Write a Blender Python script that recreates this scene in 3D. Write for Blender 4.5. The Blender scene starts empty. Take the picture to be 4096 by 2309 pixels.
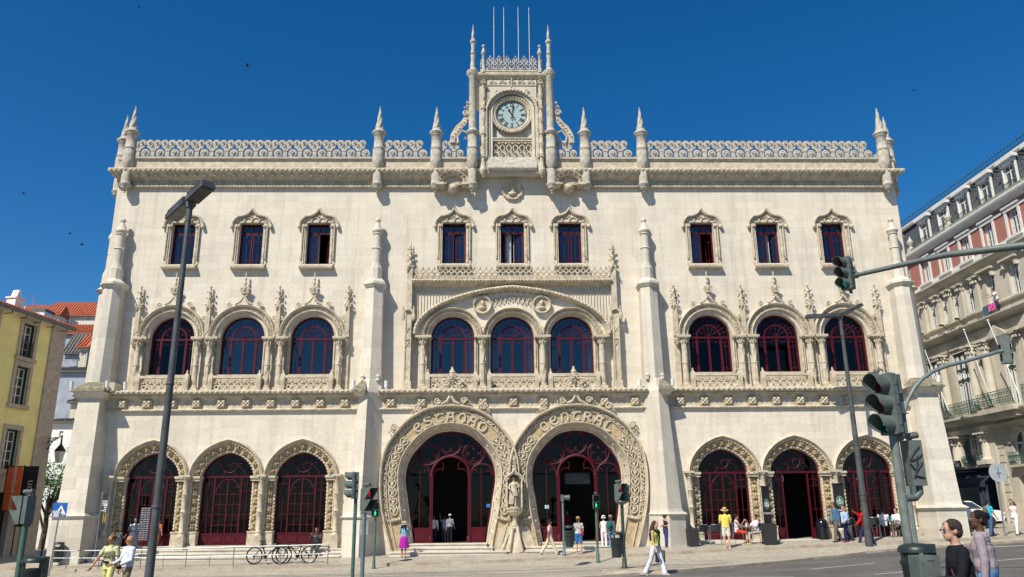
import bpy, bmesh, math, random
from math import sin, cos, pi, radians, sqrt, atan2
from mathutils import Vector, Matrix, noise
from mathutils.geometry import tessellate_polygon

# ------------------------------------------------------------------ camera, sky, sun
SC = bpy.context.scene
COL = SC.collection
FPX, W4, H4 = 3171.92, 4096.0, 2309.0
PITCH, YAW, ROLL = radians(16.04938), radians(1.44052), radians(-.55747)
CAM = Vector((-.94863, 0.0, 1.7))
FW = Vector((sin(YAW)*cos(PITCH), cos(YAW)*cos(PITCH), sin(PITCH)))
_r = Vector((cos(YAW), -sin(YAW), 0)); _u = _r.cross(FW)
RT = _r*cos(ROLL)+_u*sin(ROLL); UP = -_r*sin(ROLL)+_u*cos(ROLL)
cam = bpy.data.cameras.new('camera'); camo = bpy.data.objects.new('camera', cam); COL.objects.link(camo)
cam.sensor_width = 36; cam.lens = 36*FPX/W4; cam.clip_end = 3000; cam.clip_start = .1
camo.matrix_world = Matrix(((RT.x, UP.x, -FW.x, CAM.x), (RT.y, UP.y, -FW.y, CAM.y), (RT.z, UP.z, -FW.z, CAM.z), (0, 0, 0, 1)))
SC.camera = camo
SUN_AZ, SUN_EL = 37.0, 48.0      # degrees to the left of the facade's normal, height
sd = Vector((-sin(radians(SUN_AZ))*cos(radians(SUN_EL)), -cos(radians(SUN_AZ))*cos(radians(SUN_EL)), sin(radians(SUN_EL))))
wd = bpy.data.worlds.new('World'); SC.world = wd; wd.use_nodes = True
nt = wd.node_tree; bg = nt.nodes['Background']
sky = nt.nodes.new('ShaderNodeTexSky'); sky.sky_type = 'NISHITA'; sky.sun_disc = False
sky.sun_elevation = radians(SUN_EL); sky.sun_rotation = atan2(sd.x, sd.y)
sky.air_density = 1.0; sky.dust_density = 0.3; sky.ozone_density = 4.5; sky.altitude = 900
hs = nt.nodes.new('ShaderNodeHueSaturation'); hs.inputs['Saturation'].default_value = 1.33; nt.links.new(sky.outputs[0], hs.inputs['Color']); nt.links.new(hs.outputs[0], bg.inputs[0]); bg.inputs[1].default_value = .095
sun = bpy.data.lights.new('sun', 'SUN'); sun.energy = 5.0; sun.angle = radians(.53); sun.color = (1, .93, .80)
suno = bpy.data.objects.new('sun', sun); COL.objects.link(suno)
suno.rotation_euler = (-sd).to_track_quat('-Z', 'Y').to_euler()
SC.view_settings.view_transform = 'Standard'; SC.view_settings.look = 'None'
SC.view_settings.exposure = .28; SC.view_settings.gamma = 1

# ------------------------------------------------------------------ pixel helpers (measurements of the photo, in a 2576 px wide copy)
def ray(x, y):
    k = W4/2576
    return FW+RT*((x*k-W4/2)/FPX)+UP*((H4/2-y*k)/FPX)
def at(x, y, Y):
    v = ray(x, y); return CAM+v*((Y-CAM.y)/v.y)
def atx(x, y, X):
    v = ray(x, y); return CAM+v*((X-CAM.x)/v.x)
def ground_z(x, y):
    xx = max(-30, min(40, x))
    z = .16+(.010*xx if xx < 0 else .030*xx-.0001*xx*xx)
    return z-.10*max(0, min(3, 36-y))+.02*max(0, min(9, 31-y))+.03*max(0, min(1.5, y-36))
def foot(x, y, dz=0):
    """point of the ground seen at a pixel"""
    v = ray(x, y); t = 5.0
    while t < 200:
        p = CAM+v*t
        if p.z <= surf_z(p.x, p.y)+dz: break
        t += .05
    return p

# ------------------------------------------------------------------ materials
def srgb(r, g, b):
    f = lambda c: (c/255/12.92 if c <= 10 else ((c/255+.055)/1.055)**2.4)
    return (f(r), f(g), f(b), 1)
MATS = {}
def mat(name, col, rough=.7, metal=0, spec=.5, var=.12, scale=6, bump=0, bscale=40, emit=None, col2=None, rvar=0):
    if name in MATS: return MATS[name]
    m = bpy.data.materials.new(name); m.use_nodes = True; n = m.node_tree.nodes; l = m.node_tree.links
    b = n['Principled BSDF']; b.inputs['Roughness'].default_value = rough; b.inputs['Metallic'].default_value = metal
    b.inputs['Specular IOR Level'].default_value = spec
    c = tuple(col[:3])+(1,)
    if var > 0:
        tc = n.new('ShaderNodeTexCoord'); nz = n.new('ShaderNodeTexNoise'); nz.inputs['Scale'].default_value = scale
        nz.inputs['Detail'].default_value = 6; nz.inputs['Roughness'].default_value = .65
        l.new(tc.outputs['Object'], nz.inputs['Vector'])
        rp = n.new('ShaderNodeValToRGB'); rp.color_ramp.elements[0].position = .3; rp.color_ramp.elements[1].position = .72
        c2 = col2 or tuple(x*(1-2.2*var) for x in c[:3])
        rp.color_ramp.elements[0].color = tuple(c2[:3])+(1,)
        rp.color_ramp.elements[1].color = tuple(min(1, x*(1+.6*var)) for x in c[:3])+(1,)
        l.new(nz.outputs['Fac'], rp.inputs[0]); l.new(rp.outputs[0], b.inputs['Base Color'])
        if rvar:
            mr = n.new('ShaderNodeMapRange'); mr.inputs[3].default_value = rough-rvar; mr.inputs[4].default_value = rough+rvar
            l.new(nz.outputs['Fac'], mr.inputs[0]); l.new(mr.outputs[0], b.inputs['Roughness'])
    else: b.inputs['Base Color'].default_value = c
    if bump:
        tc = n.new('ShaderNodeTexCoord'); nb = n.new('ShaderNodeTexNoise'); nb.inputs['Scale'].default_value = bscale; nb.inputs['Detail'].default_value = 5
        l.new(tc.outputs['Object'], nb.inputs['Vector'])
        bp = n.new('ShaderNodeBump'); bp.inputs['Strength'].default_value = bump; bp.inputs['Distance'].default_value = .02
        l.new(nb.outputs['Fac'], bp.inputs['Height']); l.new(bp.outputs[0], b.inputs['Normal'])
    if emit:
        b.inputs['Emission Color'].default_value = tuple(emit[0][:3])+(1,); b.inputs['Emission Strength'].default_value = emit[1]
    MATS[name] = m; return m

def stone_mat(name, base, tint, joint=.75, bw=1.05, bh=.36, stain=.25, dirt=(.30, .27, .22)):
    """ashlar in courses: block tints, thin joints, streaky weathering"""
    m = bpy.data.materials.new(name); m.use_nodes = True; n = m.node_tree.nodes; l = m.node_tree.links
    b = n['Principled BSDF']; b.inputs['Roughness'].default_value = .85; b.inputs['Specular IOR Level'].default_value = .25
    tc = n.new('ShaderNodeTexCoord'); sp = n.new('ShaderNodeSeparateXYZ'); l.new(tc.outputs['Object'], sp.inputs[0])
    ma = n.new('ShaderNodeMath'); ma.operation = 'MULTIPLY_ADD'; l.new(sp.outputs['Y'], ma.inputs[0]); ma.inputs[1].default_value = .83; l.new(sp.outputs['X'], ma.inputs[2])
    cb = n.new('ShaderNodeCombineXYZ'); l.new(ma.outputs[0], cb.inputs[0]); l.new(sp.outputs['Z'], cb.inputs[1])
    br = n.new('ShaderNodeTexBrick'); br.inputs['Scale'].default_value = 1; br.inputs['Brick Width'].default_value = bw; br.inputs['Row Height'].default_value = bh
    br.inputs['Mortar Size'].default_value = .006; br.inputs['Mortar Smooth'].default_value = .4; br.inputs['Bias'].default_value = -.1
    br.offset = .43; br.squash = .8; br.squash_frequency = 3
    br.inputs['Color1'].default_value = (*base, 1); br.inputs['Color2'].default_value = (*tint, 1)
    br.inputs['Mortar'].default_value = tuple(c*joint for c in base)+(1,)
    l.new(cb.outputs[0], br.inputs['Vector'])
    nz = n.new('ShaderNodeTexNoise'); nz.inputs['Scale'].default_value = .55; nz.inputs['Detail'].default_value = 8; nz.inputs['Roughness'].default_value = .62
    mp = n.new('ShaderNodeMapping'); mp.inputs['Scale'].default_value = (1.4, 1.4, .55); l.new(tc.outputs['Object'], mp.inputs[0]); l.new(mp.outputs[0], nz.inputs['Vector'])
    rp = n.new('ShaderNodeValToRGB'); rp.color_ramp.elements[0].position = .42; rp.color_ramp.elements[0].color = (0, 0, 0, 1); rp.color_ramp.elements[1].position = .75
    l.new(nz.outputs['Fac'], rp.inputs[0])
    mm = n.new('ShaderNodeMath'); mm.operation = 'MULTIPLY'; mm.inputs[1].default_value = stain; l.new(rp.outputs[0], mm.inputs[0])
    mx = n.new('ShaderNodeMixRGB'); l.new(mm.outputs[0], mx.inputs[0]); l.new(br.outputs['Color'], mx.inputs[1]); mx.inputs[2].default_value = (*dirt, 1)
    n2 = n.new('ShaderNodeTexNoise'); n2.inputs['Scale'].default_value = 9; n2.inputs['Detail'].default_value = 6; l.new(tc.outputs['Object'], n2.inputs['Vector'])
    m2 = n.new('ShaderNodeMixRGB'); m2.blend_type = 'MULTIPLY'; m2.inputs[0].default_value = .35
    r2 = n.new('ShaderNodeValToRGB'); r2.color_ramp.elements[0].position = .3; r2.color_ramp.elements[0].color = (.72, .70, .66, 1); r2.color_ramp.elements[1].position = .6
    l.new(n2.outputs['Fac'], r2.inputs[0]); l.new(mx.outputs[0], m2.inputs[1]); l.new(r2.outputs[0], m2.inputs[2])
    mp3 = n.new('ShaderNodeMapping'); mp3.inputs['Scale'].default_value = (3.2, 3.2, .22); l.new(tc.outputs['Object'], mp3.inputs[0])
    n3 = n.new('ShaderNodeTexNoise'); n3.inputs['Scale'].default_value = 1; n3.inputs['Detail'].default_value = 7; n3.inputs['Roughness'].default_value = .7; l.new(mp3.outputs[0], n3.inputs['Vector'])
    r3 = n.new('ShaderNodeValToRGB'); r3.color_ramp.elements[0].position = .50; r3.color_ramp.elements[0].color = (1, 1, 1, 1); r3.color_ramp.elements[1].position = .72; r3.color_ramp.elements[1].color = (.60, .585, .56, 1); l.new(n3.outputs['Fac'], r3.inputs[0])
    m3 = n.new('ShaderNodeMixRGB'); m3.blend_type = 'MULTIPLY'; m3.inputs[0].default_value = .5; l.new(m2.outputs[0], m3.inputs[1]); l.new(r3.outputs[0], m3.inputs[2])
    l.new(m3.outputs[0], b.inputs['Base Color'])
    bp = n.new('ShaderNodeBump'); bp.inputs['Strength'].default_value = .35; bp.inputs['Distance'].default_value = .012
    ad = n.new('ShaderNodeMath'); ad.operation = 'MULTIPLY_ADD'; l.new(br.outputs['Fac'], ad.inputs[0]); ad.inputs[1].default_value = -1.0; l.new(n2.outputs['Fac'], ad.inputs[2])
    l.new(ad.outputs[0], bp.inputs['Height']); l.new(bp.outputs[0], b.inputs['Normal'])
    MATS[name] = m; return m

def glass_mat(name, tint, fac, rough=.02):
    m = bpy.data.materials.new(name); m.use_nodes = True; n = m.node_tree.nodes; l = m.node_tree.links
    n.remove(n['Principled BSDF']); o = n['Material Output']
    t = n.new('ShaderNodeBsdfTransparent'); t.inputs[0].default_value = (*tint, 1)
    g = n.new('ShaderNodeBsdfGlossy'); g.inputs['Roughness'].default_value = rough; g.inputs['Color'].default_value = (.9, .95, 1, 1)
    tc = n.new('ShaderNodeTexCoord'); nz = n.new('ShaderNodeTexNoise'); nz.inputs['Scale'].default_value = 1.2; nz.inputs['Detail'].default_value = 2
    l.new(tc.outputs['Object'], nz.inputs['Vector'])
    bp = n.new('ShaderNodeBump'); bp.inputs['Strength'].default_value = .25; bp.inputs['Distance'].default_value = .03; l.new(nz.outputs['Fac'], bp.inputs['Height']); l.new(bp.outputs[0], g.inputs['Normal'])
    fr = n.new('ShaderNodeFresnel'); fr.inputs[0].default_value = 1.5
    ma = n.new('ShaderNodeMath'); ma.operation = 'ADD'; ma.inputs[1].default_value = fac; ma.use_clamp = True; l.new(fr.outputs[0], ma.inputs[0])
    mx = n.new('ShaderNodeMixShader'); l.new(ma.outputs[0], mx.inputs[0]); l.new(t.outputs[0], mx.inputs[1]); l.new(g.outputs[0], mx.inputs[2]); l.new(mx.outputs[0], o.inputs[0])
    MATS[name] = m; return m

STONE = stone_mat('limestone_wall', (.73, .662, .552), (.655, .59, .485), joint=.82)
STONE2 = stone_mat('limestone_buttress', (.67, .62, .53), (.565, .52, .435), joint=.80, bw=1.4, bh=.5, stain=.35)
CARVE = mat('carved_limestone', (.61, .53, .40), .85, spec=.2, var=.2, scale=3.5, bump=.5, bscale=30)
CARVE2 = mat('weathered_limestone', (.54, .495, .41), .9, spec=.2, var=.20, scale=5, bump=.6, bscale=25)
RED = mat('dark_red_paint', (.078, .0035, .010), .5, spec=.25, var=.10, scale=4)
GLASS = glass_mat('window_glass', (.50, .58, .64), .025)
GLASSD = glass_mat('shop_glass', (.42, .44, .44), -.028)
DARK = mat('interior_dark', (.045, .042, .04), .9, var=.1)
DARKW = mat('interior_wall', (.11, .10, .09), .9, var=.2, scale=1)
CURT = mat('curtain_cloth', (.62, .64, .66), .9, var=.12, scale=8)
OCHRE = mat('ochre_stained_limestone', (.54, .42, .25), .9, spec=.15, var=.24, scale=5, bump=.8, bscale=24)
MOSS = mat('mossy_stone', (.30, .28, .20), .95, spec=.1, var=.35, scale=5, bump=.7, bscale=18)
METAL = mat('galvanised_steel', (.34, .35, .36), .45, metal=.7, var=.1)
WHITE = mat('white_paint', (.78, .78, .76), .5, var=.05)

# ------------------------------------------------------------------ mesh builder
class MB:
    def __init__(s): s.v = []; s.f = []; s.mi = []; s.cur = 0
    def add(s, vs, fs):
        o = len(s.v); s.v += [tuple(p) for p in vs]; s.f += [tuple(i+o for i in f) for f in fs]; s.mi += [s.cur]*len(fs)
    def box(s, x0, x1, y0, y1, z0, z1):
        v = [(x, y, z) for z in (z0, z1) for y in (y0, y1) for x in (x0, x1)]
        s.add(v, [(0, 2, 3, 1), (4, 5, 7, 6), (0, 1, 5, 4), (2, 6, 7, 3), (0, 4, 6, 2), (1, 3, 7, 5)])
    def cbox(s, c, h, M=None):
        v = [Vector((x*h[0], y*h[1], z*h[2])) for z in (-1, 1) for y in (-1, 1) for x in (-1, 1)]
        if M: v = [M@p for p in v]
        v = [p+Vector(c) for p in v]
        s.add(v, [(0, 2, 3, 1), (4, 5, 7, 6), (0, 1, 5, 4), (2, 6, 7, 3), (0, 4, 6, 2), (1, 3, 7, 5)])
    def taper(s, x0, x1, y0, y1, z0, X0, X1, Y0, Y1, z1):
        v = [(x0, y0, z0), (x1, y0, z0), (x1, y1, z0), (x0, y1, z0), (X0, Y0, z1), (X1, Y0, z1), (X1, Y1, z1), (X0, Y1, z1)]
        s.add(v, [(0, 3, 2, 1), (4, 5, 6, 7), (0, 1, 5, 4), (1, 2, 6, 5), (2, 3, 7, 6), (3, 0, 4, 7)])
    def poly(s, outer, holes, y0, y1, axis='y', caps=(1, 1)):
        """polygon in (x,z) with holes, extruded from y0 (front) to y1"""
        loops = [outer]+list(holes)
        flat = [p for lp in loops for p in lp]
        tris = tessellate_polygon([[Vector((p[0], p[1], 0)) for p in lp] for lp in loops])
        P = (lambda a, b, c: (a, c, b)) if axis == 'y' else (lambda a, b, c: (c, a, b)) if axis == 'x' else (lambda a, b, c: (a, b, c))
        if caps[0]: s.add([P(p[0], p[1], y0) for p in flat], [tuple(t) for t in tris])
        if caps[1]: s.add([P(p[0], p[1], y1) for p in flat], [tuple(t)[::-1] for t in tris])
        for lp in loops:
            n = len(lp); s.add([P(p[0], p[1], y0) for p in lp]+[P(p[0], p[1], y1) for p in lp], [(i, (i+1) % n, (i+1) % n+n, i+n) for i in range(n)])
    def loft(s, rows, closed=False, cap=False):
        n = len(rows[0]); vs = [p for r in rows for p in r]; fs = []
        for i in range(len(rows)-1):
            for j in range(n if closed else n-1):
                k = (j+1) % n; fs.append((i*n+j, i*n+k, (i+1)*n+k, (i+1)*n+j))
        if cap: fs.append(tuple(range(n))[::-1]); fs.append(tuple(range((len(rows)-1)*n, len(rows)*n)))
        s.add(vs, fs)
    def tube(s, pts, r, n=8, cap=True, closed=False, ry=None, ref=None, lobes=None, flat=1):
        pts = [Vector(p) for p in pts]; N = len(pts)
        rs = r if isinstance(r, (list, tuple)) else [r]*N
        rows = []; prev = None; L = 0
        for i, p in enumerate(pts):
            if closed: t = pts[(i+1) % N]-pts[i-1]
            else: t = pts[min(i+1, N-1)]-pts[max(i-1, 0)]
            if t.length < 1e-9: t = Vector((0, 0, 1))
            t.normalize()
            if i: L += (p-pts[i-1]).length
            if prev is None or ref is not None:
                a = Vector(ref) if ref is not None else (Vector((0, 1, 0)) if abs(t.y) < .9 else Vector((1, 0, 0)))
            else: a = prev
            a = (a-t*a.dot(t))
            if a.length < 1e-6: a = Vector((1, 0, 0))-t*t.x
            a.normalize(); b = t.cross(a); prev = a
            ra = rs[i]; rb = ra*flat
            if isinstance(ra, (tuple, list)): ra, rb = ra
            row = []
            for k in range(n):
                th = 2*pi*k/n; m = 1
                if lobes: m = 1+lobes[1]*cos(lobes[0]*th+lobes[2]*L)
                row.append(p+a*(ra*cos(th)*m)+b*(rb*sin(th)*m))
            rows.append(row)
        if closed: rows.append(rows[0])
        s.loft(rows, closed=True, cap=cap and not closed)
    def lathe(s, c, prof, n=16, lobes=None, cap=True, a0=0, M=None):
        """prof: (radius, z). lobes=(count, depth, twist per metre)"""
        rows = []
        for (r, z) in prof:
            row = []
            for k in range(n):
                th = a0+2*pi*k/n; m = 1
                if lobes: m = 1+lobes[1]*cos(lobes[0]*th+lobes[2]*z)
                q = Vector((r*m*cos(th), r*m*sin(th), z))
                if M: q = M@q
                row.append(q+Vector(c))
            rows.append(row)
        s.loft(rows, closed=True, cap=cap)
    def ball(s, c, r, seg=8, rings=5, M=None):
        if not isinstance(r, (tuple, list)): r = (r, r, r)
        vs = [Vector((0, 0, -1))]
        for i in range(1, rings):
            ph = -pi/2+pi*i/rings
            vs += [Vector((cos(ph)*cos(2*pi*k/seg), cos(ph)*sin(2*pi*k/seg), sin(ph))) for k in range(seg)]
        vs.append(Vector((0, 0, 1))); fs = [(0, 1+(k+1) % seg, 1+k) for k in range(seg)]
        for i in range(rings-2):
            a = 1+i*seg
            fs += [(a+k, a+(k+1) % seg, a+seg+(k+1) % seg, a+seg+k) for k in range(seg)]
        t = len(vs)-1; a = 1+(rings-2)*seg; fs += [(a+k, a+(k+1) % seg, t) for k in range(seg)]
        out = []
        for p in vs:
            q = Vector((p.x*r[0], p.y*r[1], p.z*r[2]))
            if M: q = M@q
            out.append(q+Vector(c))
        s.add(out, fs)
    def xform(s, M, start=0):
        s.v = s.v[:start]+[tuple(M@Vector(p)) for p in s.v[start:]]
    def merge(s, o, off=(0, 0, 0), sc=(1, 1, 1)):
        s.add([(p[0]*sc[0]+off[0], p[1]*sc[1]+off[1], p[2]*sc[2]+off[2]) for p in o.v], o.f)
    def mesh(s, name, mats, smooth=None):
        me = bpy.data.meshes.new(name); me.from_pydata(s.v, [], s.f)
        for m in (mats if isinstance(mats, (list, tuple)) else [mats]): me.materials.append(m)
        if any(s.mi): me.polygons.foreach_set('material_index', s.mi)
        b = bmesh.new(); b.from_mesh(me); bmesh.ops.recalc_face_normals(b, faces=b.faces); b.to_mesh(me); b.free()
        if smooth:
            me.shade_smooth() if hasattr(me, 'shade_smooth') else None
            me.set_sharp_from_angle(angle=radians(smooth))
        me.update(); return me
    def build(s, name, mats, parent=None, loc=None, smooth=None):
        o = bpy.data.objects.new(name, s.mesh(name, mats, smooth)); COL.objects.link(o)
        if loc is not None: o.location = loc
        if parent: o.parent = parent
        return o

def tag(o, label=None, cat=None, group=None, kind=None):
    if label: o['label'] = label
    if cat: o['category'] = cat
    if group: o['group'] = group
    if kind: o['kind'] = kind
    return o
def empty(name, loc=(0, 0, 0), rz=0, parent=None):
    o = bpy.data.objects.new(name, None); COL.objects.link(o); o.location = loc; o.rotation_euler = (0, 0, rz)
    o.empty_display_size = .2
    if parent: o.parent = parent
    return o
def copy_tree(o, parent=None, loc=None, mirror=False):
    c = o.copy(); COL.objects.link(c); c.parent = parent
    if loc is not None: c.location = loc
    for ch in list(o.children): copy_tree(ch, c)
    return c

# ------------------------------------------------------------------ 2-D helpers
def semi(r, z0, n=24, zb=None, sx=1.0):
    p = [(-r*cos(pi*i/n)*sx, z0+r*sin(pi*i/n)) for i in range(n+1)]
    if zb is not None: p = [(-r*sx, zb)]+p+[(r*sx, zb)]
    return p
def ogive(w, h, z0, n=20, zb=None, k=.16):
    p = []
    for i in range(-n, n+1):
        t = pi/2*(1-abs(i)/n); x = w*cos(t)
        p.append(((x if i > 0 else -x), z0+h*((1-k)*sin(t)+k*(1-x/w))))
    if zb is not None: p = [(-w, zb)]+p+[(w, zb)]
    return p
def resample(p, n):
    d = [0]
    for a, b in zip(p, p[1:]): d.append(d[-1]+math.dist(a, b))
    out = []; j = 0
    for i in range(n+1):
        s = d[-1]*i/n
        while j < len(p)-2 and d[j+1] < s: j += 1
        t = (s-d[j])/max(1e-9, d[j+1]-d[j]); t = max(0, min(1, t))
        out.append(tuple(a+(b-a)*t for a, b in zip(p[j], p[j+1])))
    return out
def spline(pts, n=6):
    out = []; P = [pts[0]]+list(pts)+[pts[-1]]
    for i in range(1, len(P)-2):
        for k in range(n):
            t = k/n; a, b, c, d = P[i-1], P[i], P[i+1], P[i+2]
            out.append(tuple(.5*((2*b[q])+(-a[q]+c[q])*t+(2*a[q]-5*b[q]+4*c[q]-d[q])*t*t+(-a[q]+3*b[q]-3*c[q]+d[q])*t**3) for q in range(len(b))))
    out.append(tuple(pts[-1])); return out
def lerp2(A, B, t): return [(a[0]+(b[0]-a[0])*t, a[1]+(b[1]-a[1])*t) for a, b in zip(A, B)]
def xz(path, y, dx=0): return [(p[0]+dx, y, p[1]) for p in path]
def rope(mb, path, r, pitch=.13, n=8, depth=.2):
    L = sum(math.dist(a, b) for a, b in zip(path, path[1:]))
    pts = resample(path, max(4, int(L/pitch*4))); mb.tube(pts, r, n, lobes=(2, depth, 2*pi/pitch))
def scroll(mb, c, r, d=1, tr=.03, turns=1.25, a0=0.0, y=None, tail=None):
    """a spiral volute in the x-z plane"""
    pts = []; N = 16
    for i in range(N+1):
        t = i/N; a = a0+d*2*pi*turns*t; rr = r*(1-.72*t)
        pts.append((c[0]+rr*cos(a), c[1]-.02*t, c[2]+rr*sin(a)))
    if tail: pts = [tail]+pts
    mb.tube(pts, [tr*(1-.3*i/len(pts)) for i in range(len(pts))], 6); mb.ball(c, r*.33, 6, 4)
RNG = random.Random(7)
def leafband(mb, path3, w, step=.09, size=.035, seed=1, out=(0, -1, 0), dens=2):
    rg = random.Random(seed); L = sum(math.dist(a, b) for a, b in zip(path3, path3[1:]))
    pts = resample(path3, max(2, int(L/step)))
    for i in range(len(pts)-1):
        p = Vector(pts[i]); t = (Vector(pts[i+1])-p).normalized(); s = t.cross(Vector(out))
        for k in range(dens):
            q = p+s*(w*(rg.random()-.5))+t*(step*rg.random())
            a = rg.random()*pi; M = Matrix.Rotation(a, 3, 'Y')
            mb.ball(q, (size*rg.uniform(.8, 1.5), size*.8, size*rg.uniform(.5, .9)), 5, 4, M)
def leafclump(mb, c, r, n=9, seed=1, flat=.5):
    rg = random.Random(seed)
    for i in range(n):
        a = rg.random()*2*pi; d = r*sqrt(rg.random())*.8
        M = Matrix.Rotation(rg.random()*pi, 3, 'Y')
        mb.ball((c[0]+d*cos(a), c[1]-r*flat*(1-d/r)*.6, c[2]+d*sin(a)), (r*.34, r*.3, r*.18), 5, 4, M)
def sweep_xy(mb, path, prof, closed=False):
    """profile (out, z) carried along a plan path with mitred corners; out is to the right of travel"""
    P = [Vector((p[0], p[1])) for p in path]; N = len(P); rows = []
    for i, p in enumerate(P):
        d1 = (P[i]-P[i-1]).normalized() if i else None
        d2 = (P[i+1]-P[i]).normalized() if i < N-1 else None
        n1 = Vector((d1.y, -d1.x)) if d1 else None; n2 = Vector((d2.y, -d2.x)) if d2 else None
        if n1 is None: m = n2
        elif n2 is None: m = n1
        else: m = (n1+n2); m = m/max(.2, m.dot(n1))
        rows.append([(p.x+m.x*o, p.y+m.y*o, z) for o, z in prof])
    n = len(prof); mb.loft(rows, closed=False, cap=False)
    mb.add(rows[0], [tuple(range(n))]); mb.add(rows[-1], [tuple(range(n))[::-1]])
# ================================================================== GROUND
def kerb_y(x):
    """far pavement's edge"""
    P = [(-40, 36.2), (-22, 35.5), (-19, 34.6), (-16, 34.2), (-8, 34.2), (-2, 34.2), (0, 34.5), (2, 34.6), (5, 34.6), (9, 34.9), (13, 35.0), (18, 35.15), (22, 35.3), (40, 35.8)]
    for a, b in zip(P, P[1:]):
        if a[0] <= x <= b[0]: return a[1]+(b[1]-a[1])*(x-a[0])/(b[0]-a[0])
    return P[0][1] if x < P[0][0] else P[-1][1]
def road_y(x):
    """where the cobbled apron meets the asphalt"""
    P = [(-60, 27), (-22, 26.0), (-14, 25.6), (-9, 25.2), (-4, 25.0), (1, 25.3), (4.7, 27.1), (7.5, 29.0), (11.2, 31.8), (14, 33.5), (16, 34.0), (18.5, 34.4), (22, 34.9), (40, 35.5)]
    for a, b in zip(P, P[1:]):
        if a[0] <= x <= b[0]: return a[1]+(b[1]-a[1])*(x-a[0])/(b[0]-a[0])
    return 26
def surf_z(x, y):
    if y > kerb_y(x): return ground_z(x, y)
    if y > road_y(x): return ground_z(x, y)-.11
    return ground_z(x, y)-.19

def road_mat():
    m = bpy.data.materials.new('asphalt'); m.use_nodes = True; n = m.node_tree.nodes; l = m.node_tree.links; b = n['Principled BSDF']
    tc = n.new('ShaderNodeTexCoord'); a = n.new('ShaderNodeTexNoise'); a.inputs['Scale'].default_value = .35; a.inputs['Detail'].default_value = 8; a.inputs['Roughness'].default_value = .7
    c = n.new('ShaderNodeTexVoronoi'); c.inputs['Scale'].default_value = 22
    l.new(tc.outputs['Object'], a.inputs[0]); l.new(tc.outputs['Object'], c.inputs['Vector'])
    r = n.new('ShaderNodeValToRGB'); r.color_ramp.elements[0].position = .3; r.color_ramp.elements[0].color = (.055, .054, .052, 1); r.color_ramp.elements[1].position = .7; r.color_ramp.elements[1].color = (.14, .135, .128, 1)
    l.new(a.outputs['Fac'], r.inputs[0])
    r2 = n.new('ShaderNodeValToRGB'); r2.color_ramp.elements[0].color = (.55, .55, .55, 1); r2.color_ramp.elements[1].position = .6; r2.color_ramp.elements[1].color = (1.25, 1.22, 1.18, 1); l.new(c.outputs['Color'], r2.inputs[0])
    x = n.new('ShaderNodeMixRGB'); x.blend_type = 'MULTIPLY'; x.inputs[0].default_value = .8; l.new(r.outputs[0], x.inputs[1]); l.new(r2.outputs[0], x.inputs[2]); l.new(x.outputs[0], b.inputs['Base Color'])
    b.inputs['Roughness'].default_value = .85
    bp = n.new('ShaderNodeBump'); bp.inputs['Strength'].default_value = .5; bp.inputs['Distance'].default_value = .01; l.new(c.outputs['Distance'], bp.inputs['Height']); l.new(bp.outputs[0], b.inputs['Normal'])
    return m
def cobble_mat(name, c1, c2, joint, scale=11, patch=.5):
    m = bpy.data.materials.new(name); m.use_nodes = True; n = m.node_tree.nodes; l = m.node_tree.links; b = n['Principled BSDF']
    tc = n.new('ShaderNodeTexCoord'); v = n.new('ShaderNodeTexVoronoi'); v.inputs['Scale'].default_value = scale; v.inputs['Randomness'].default_value = .6
    v2 = n.new('ShaderNodeTexVoronoi'); v2.feature = 'DISTANCE_TO_EDGE'; v2.inputs['Scale'].default_value = scale; v2.inputs['Randomness'].default_value = .6
    l.new(tc.outputs['Object'], v.inputs['Vector']); l.new(tc.outputs['Object'], v2.inputs['Vector'])
    r = n.new('ShaderNodeValToRGB'); r.color_ramp.elements[0].color = (*c1, 1); r.color_ramp.elements[1].color = (*c2, 1)
    sp = n.new('ShaderNodeSeparateXYZ'); l.new(v.outputs['Color'], sp.inputs[0]); l.new(sp.outputs[0], r.inputs[0])
    nz = n.new('ShaderNodeTexNoise'); nz.inputs['Scale'].default_value = .6; nz.inputs['Detail'].default_value = 7; l.new(tc.outputs['Object'], nz.inputs['Vector'])
    r3 = n.new('ShaderNodeValToRGB'); r3.color_ramp.elements[0].position = .35; r3.color_ramp.elements[0].color = (.74, .72, .70, 1); r3.color_ramp.elements[1].position = .65; l.new(nz.outputs['Fac'], r3.inputs[0])
    mu = n.new('ShaderNodeMixRGB'); mu.blend_type = 'MULTIPLY'; mu.inputs[0].default_value = patch; l.new(r.outputs[0], mu.inputs[1]); l.new(r3.outputs[0], mu.inputs[2])
    e = n.new('ShaderNodeValToRGB'); e.color_ramp.elements[0].position = .0; e.color_ramp.elements[1].position = .07; l.new(v2.outputs['Distance'], e.inputs[0])
    mx = n.new('ShaderNodeMixRGB'); l.new(e.outputs[0], mx.inputs[0]); mx.inputs[1].default_value = (*joint, 1); l.new(mu.outputs[0], mx.inputs[2]); l.new(mx.outputs[0], b.inputs['Base Color'])
    b.inputs['Roughness'].default_value = .7
    bp = n.new('ShaderNodeBump'); bp.inputs['Strength'].default_value = .4; bp.inputs['Distance'].default_value = .01; l.new(e.outputs[0], bp.inputs['Height']); l.new(bp.outputs[0], b.inputs['Normal'])
    return m
ROAD = road_mat(); COB = cobble_mat('limestone_setts', (.34, .305, .245), (.50, .455, .375), (.20, .18, .145)); COBG = cobble_mat('grey_setts', (.16, .155, .145), (.30, .285, .26), (.08, .075, .07), 8)
KERB = mat('kerb_limestone', (.42, .37, .29), .75, var=.25, scale=1.5, col2=(.26, .19, .13))
WLINE = mat('worn_road_paint', (.62, .61, .56), .7, var=.3, scale=14, col2=(.25, .25, .23))
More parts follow.
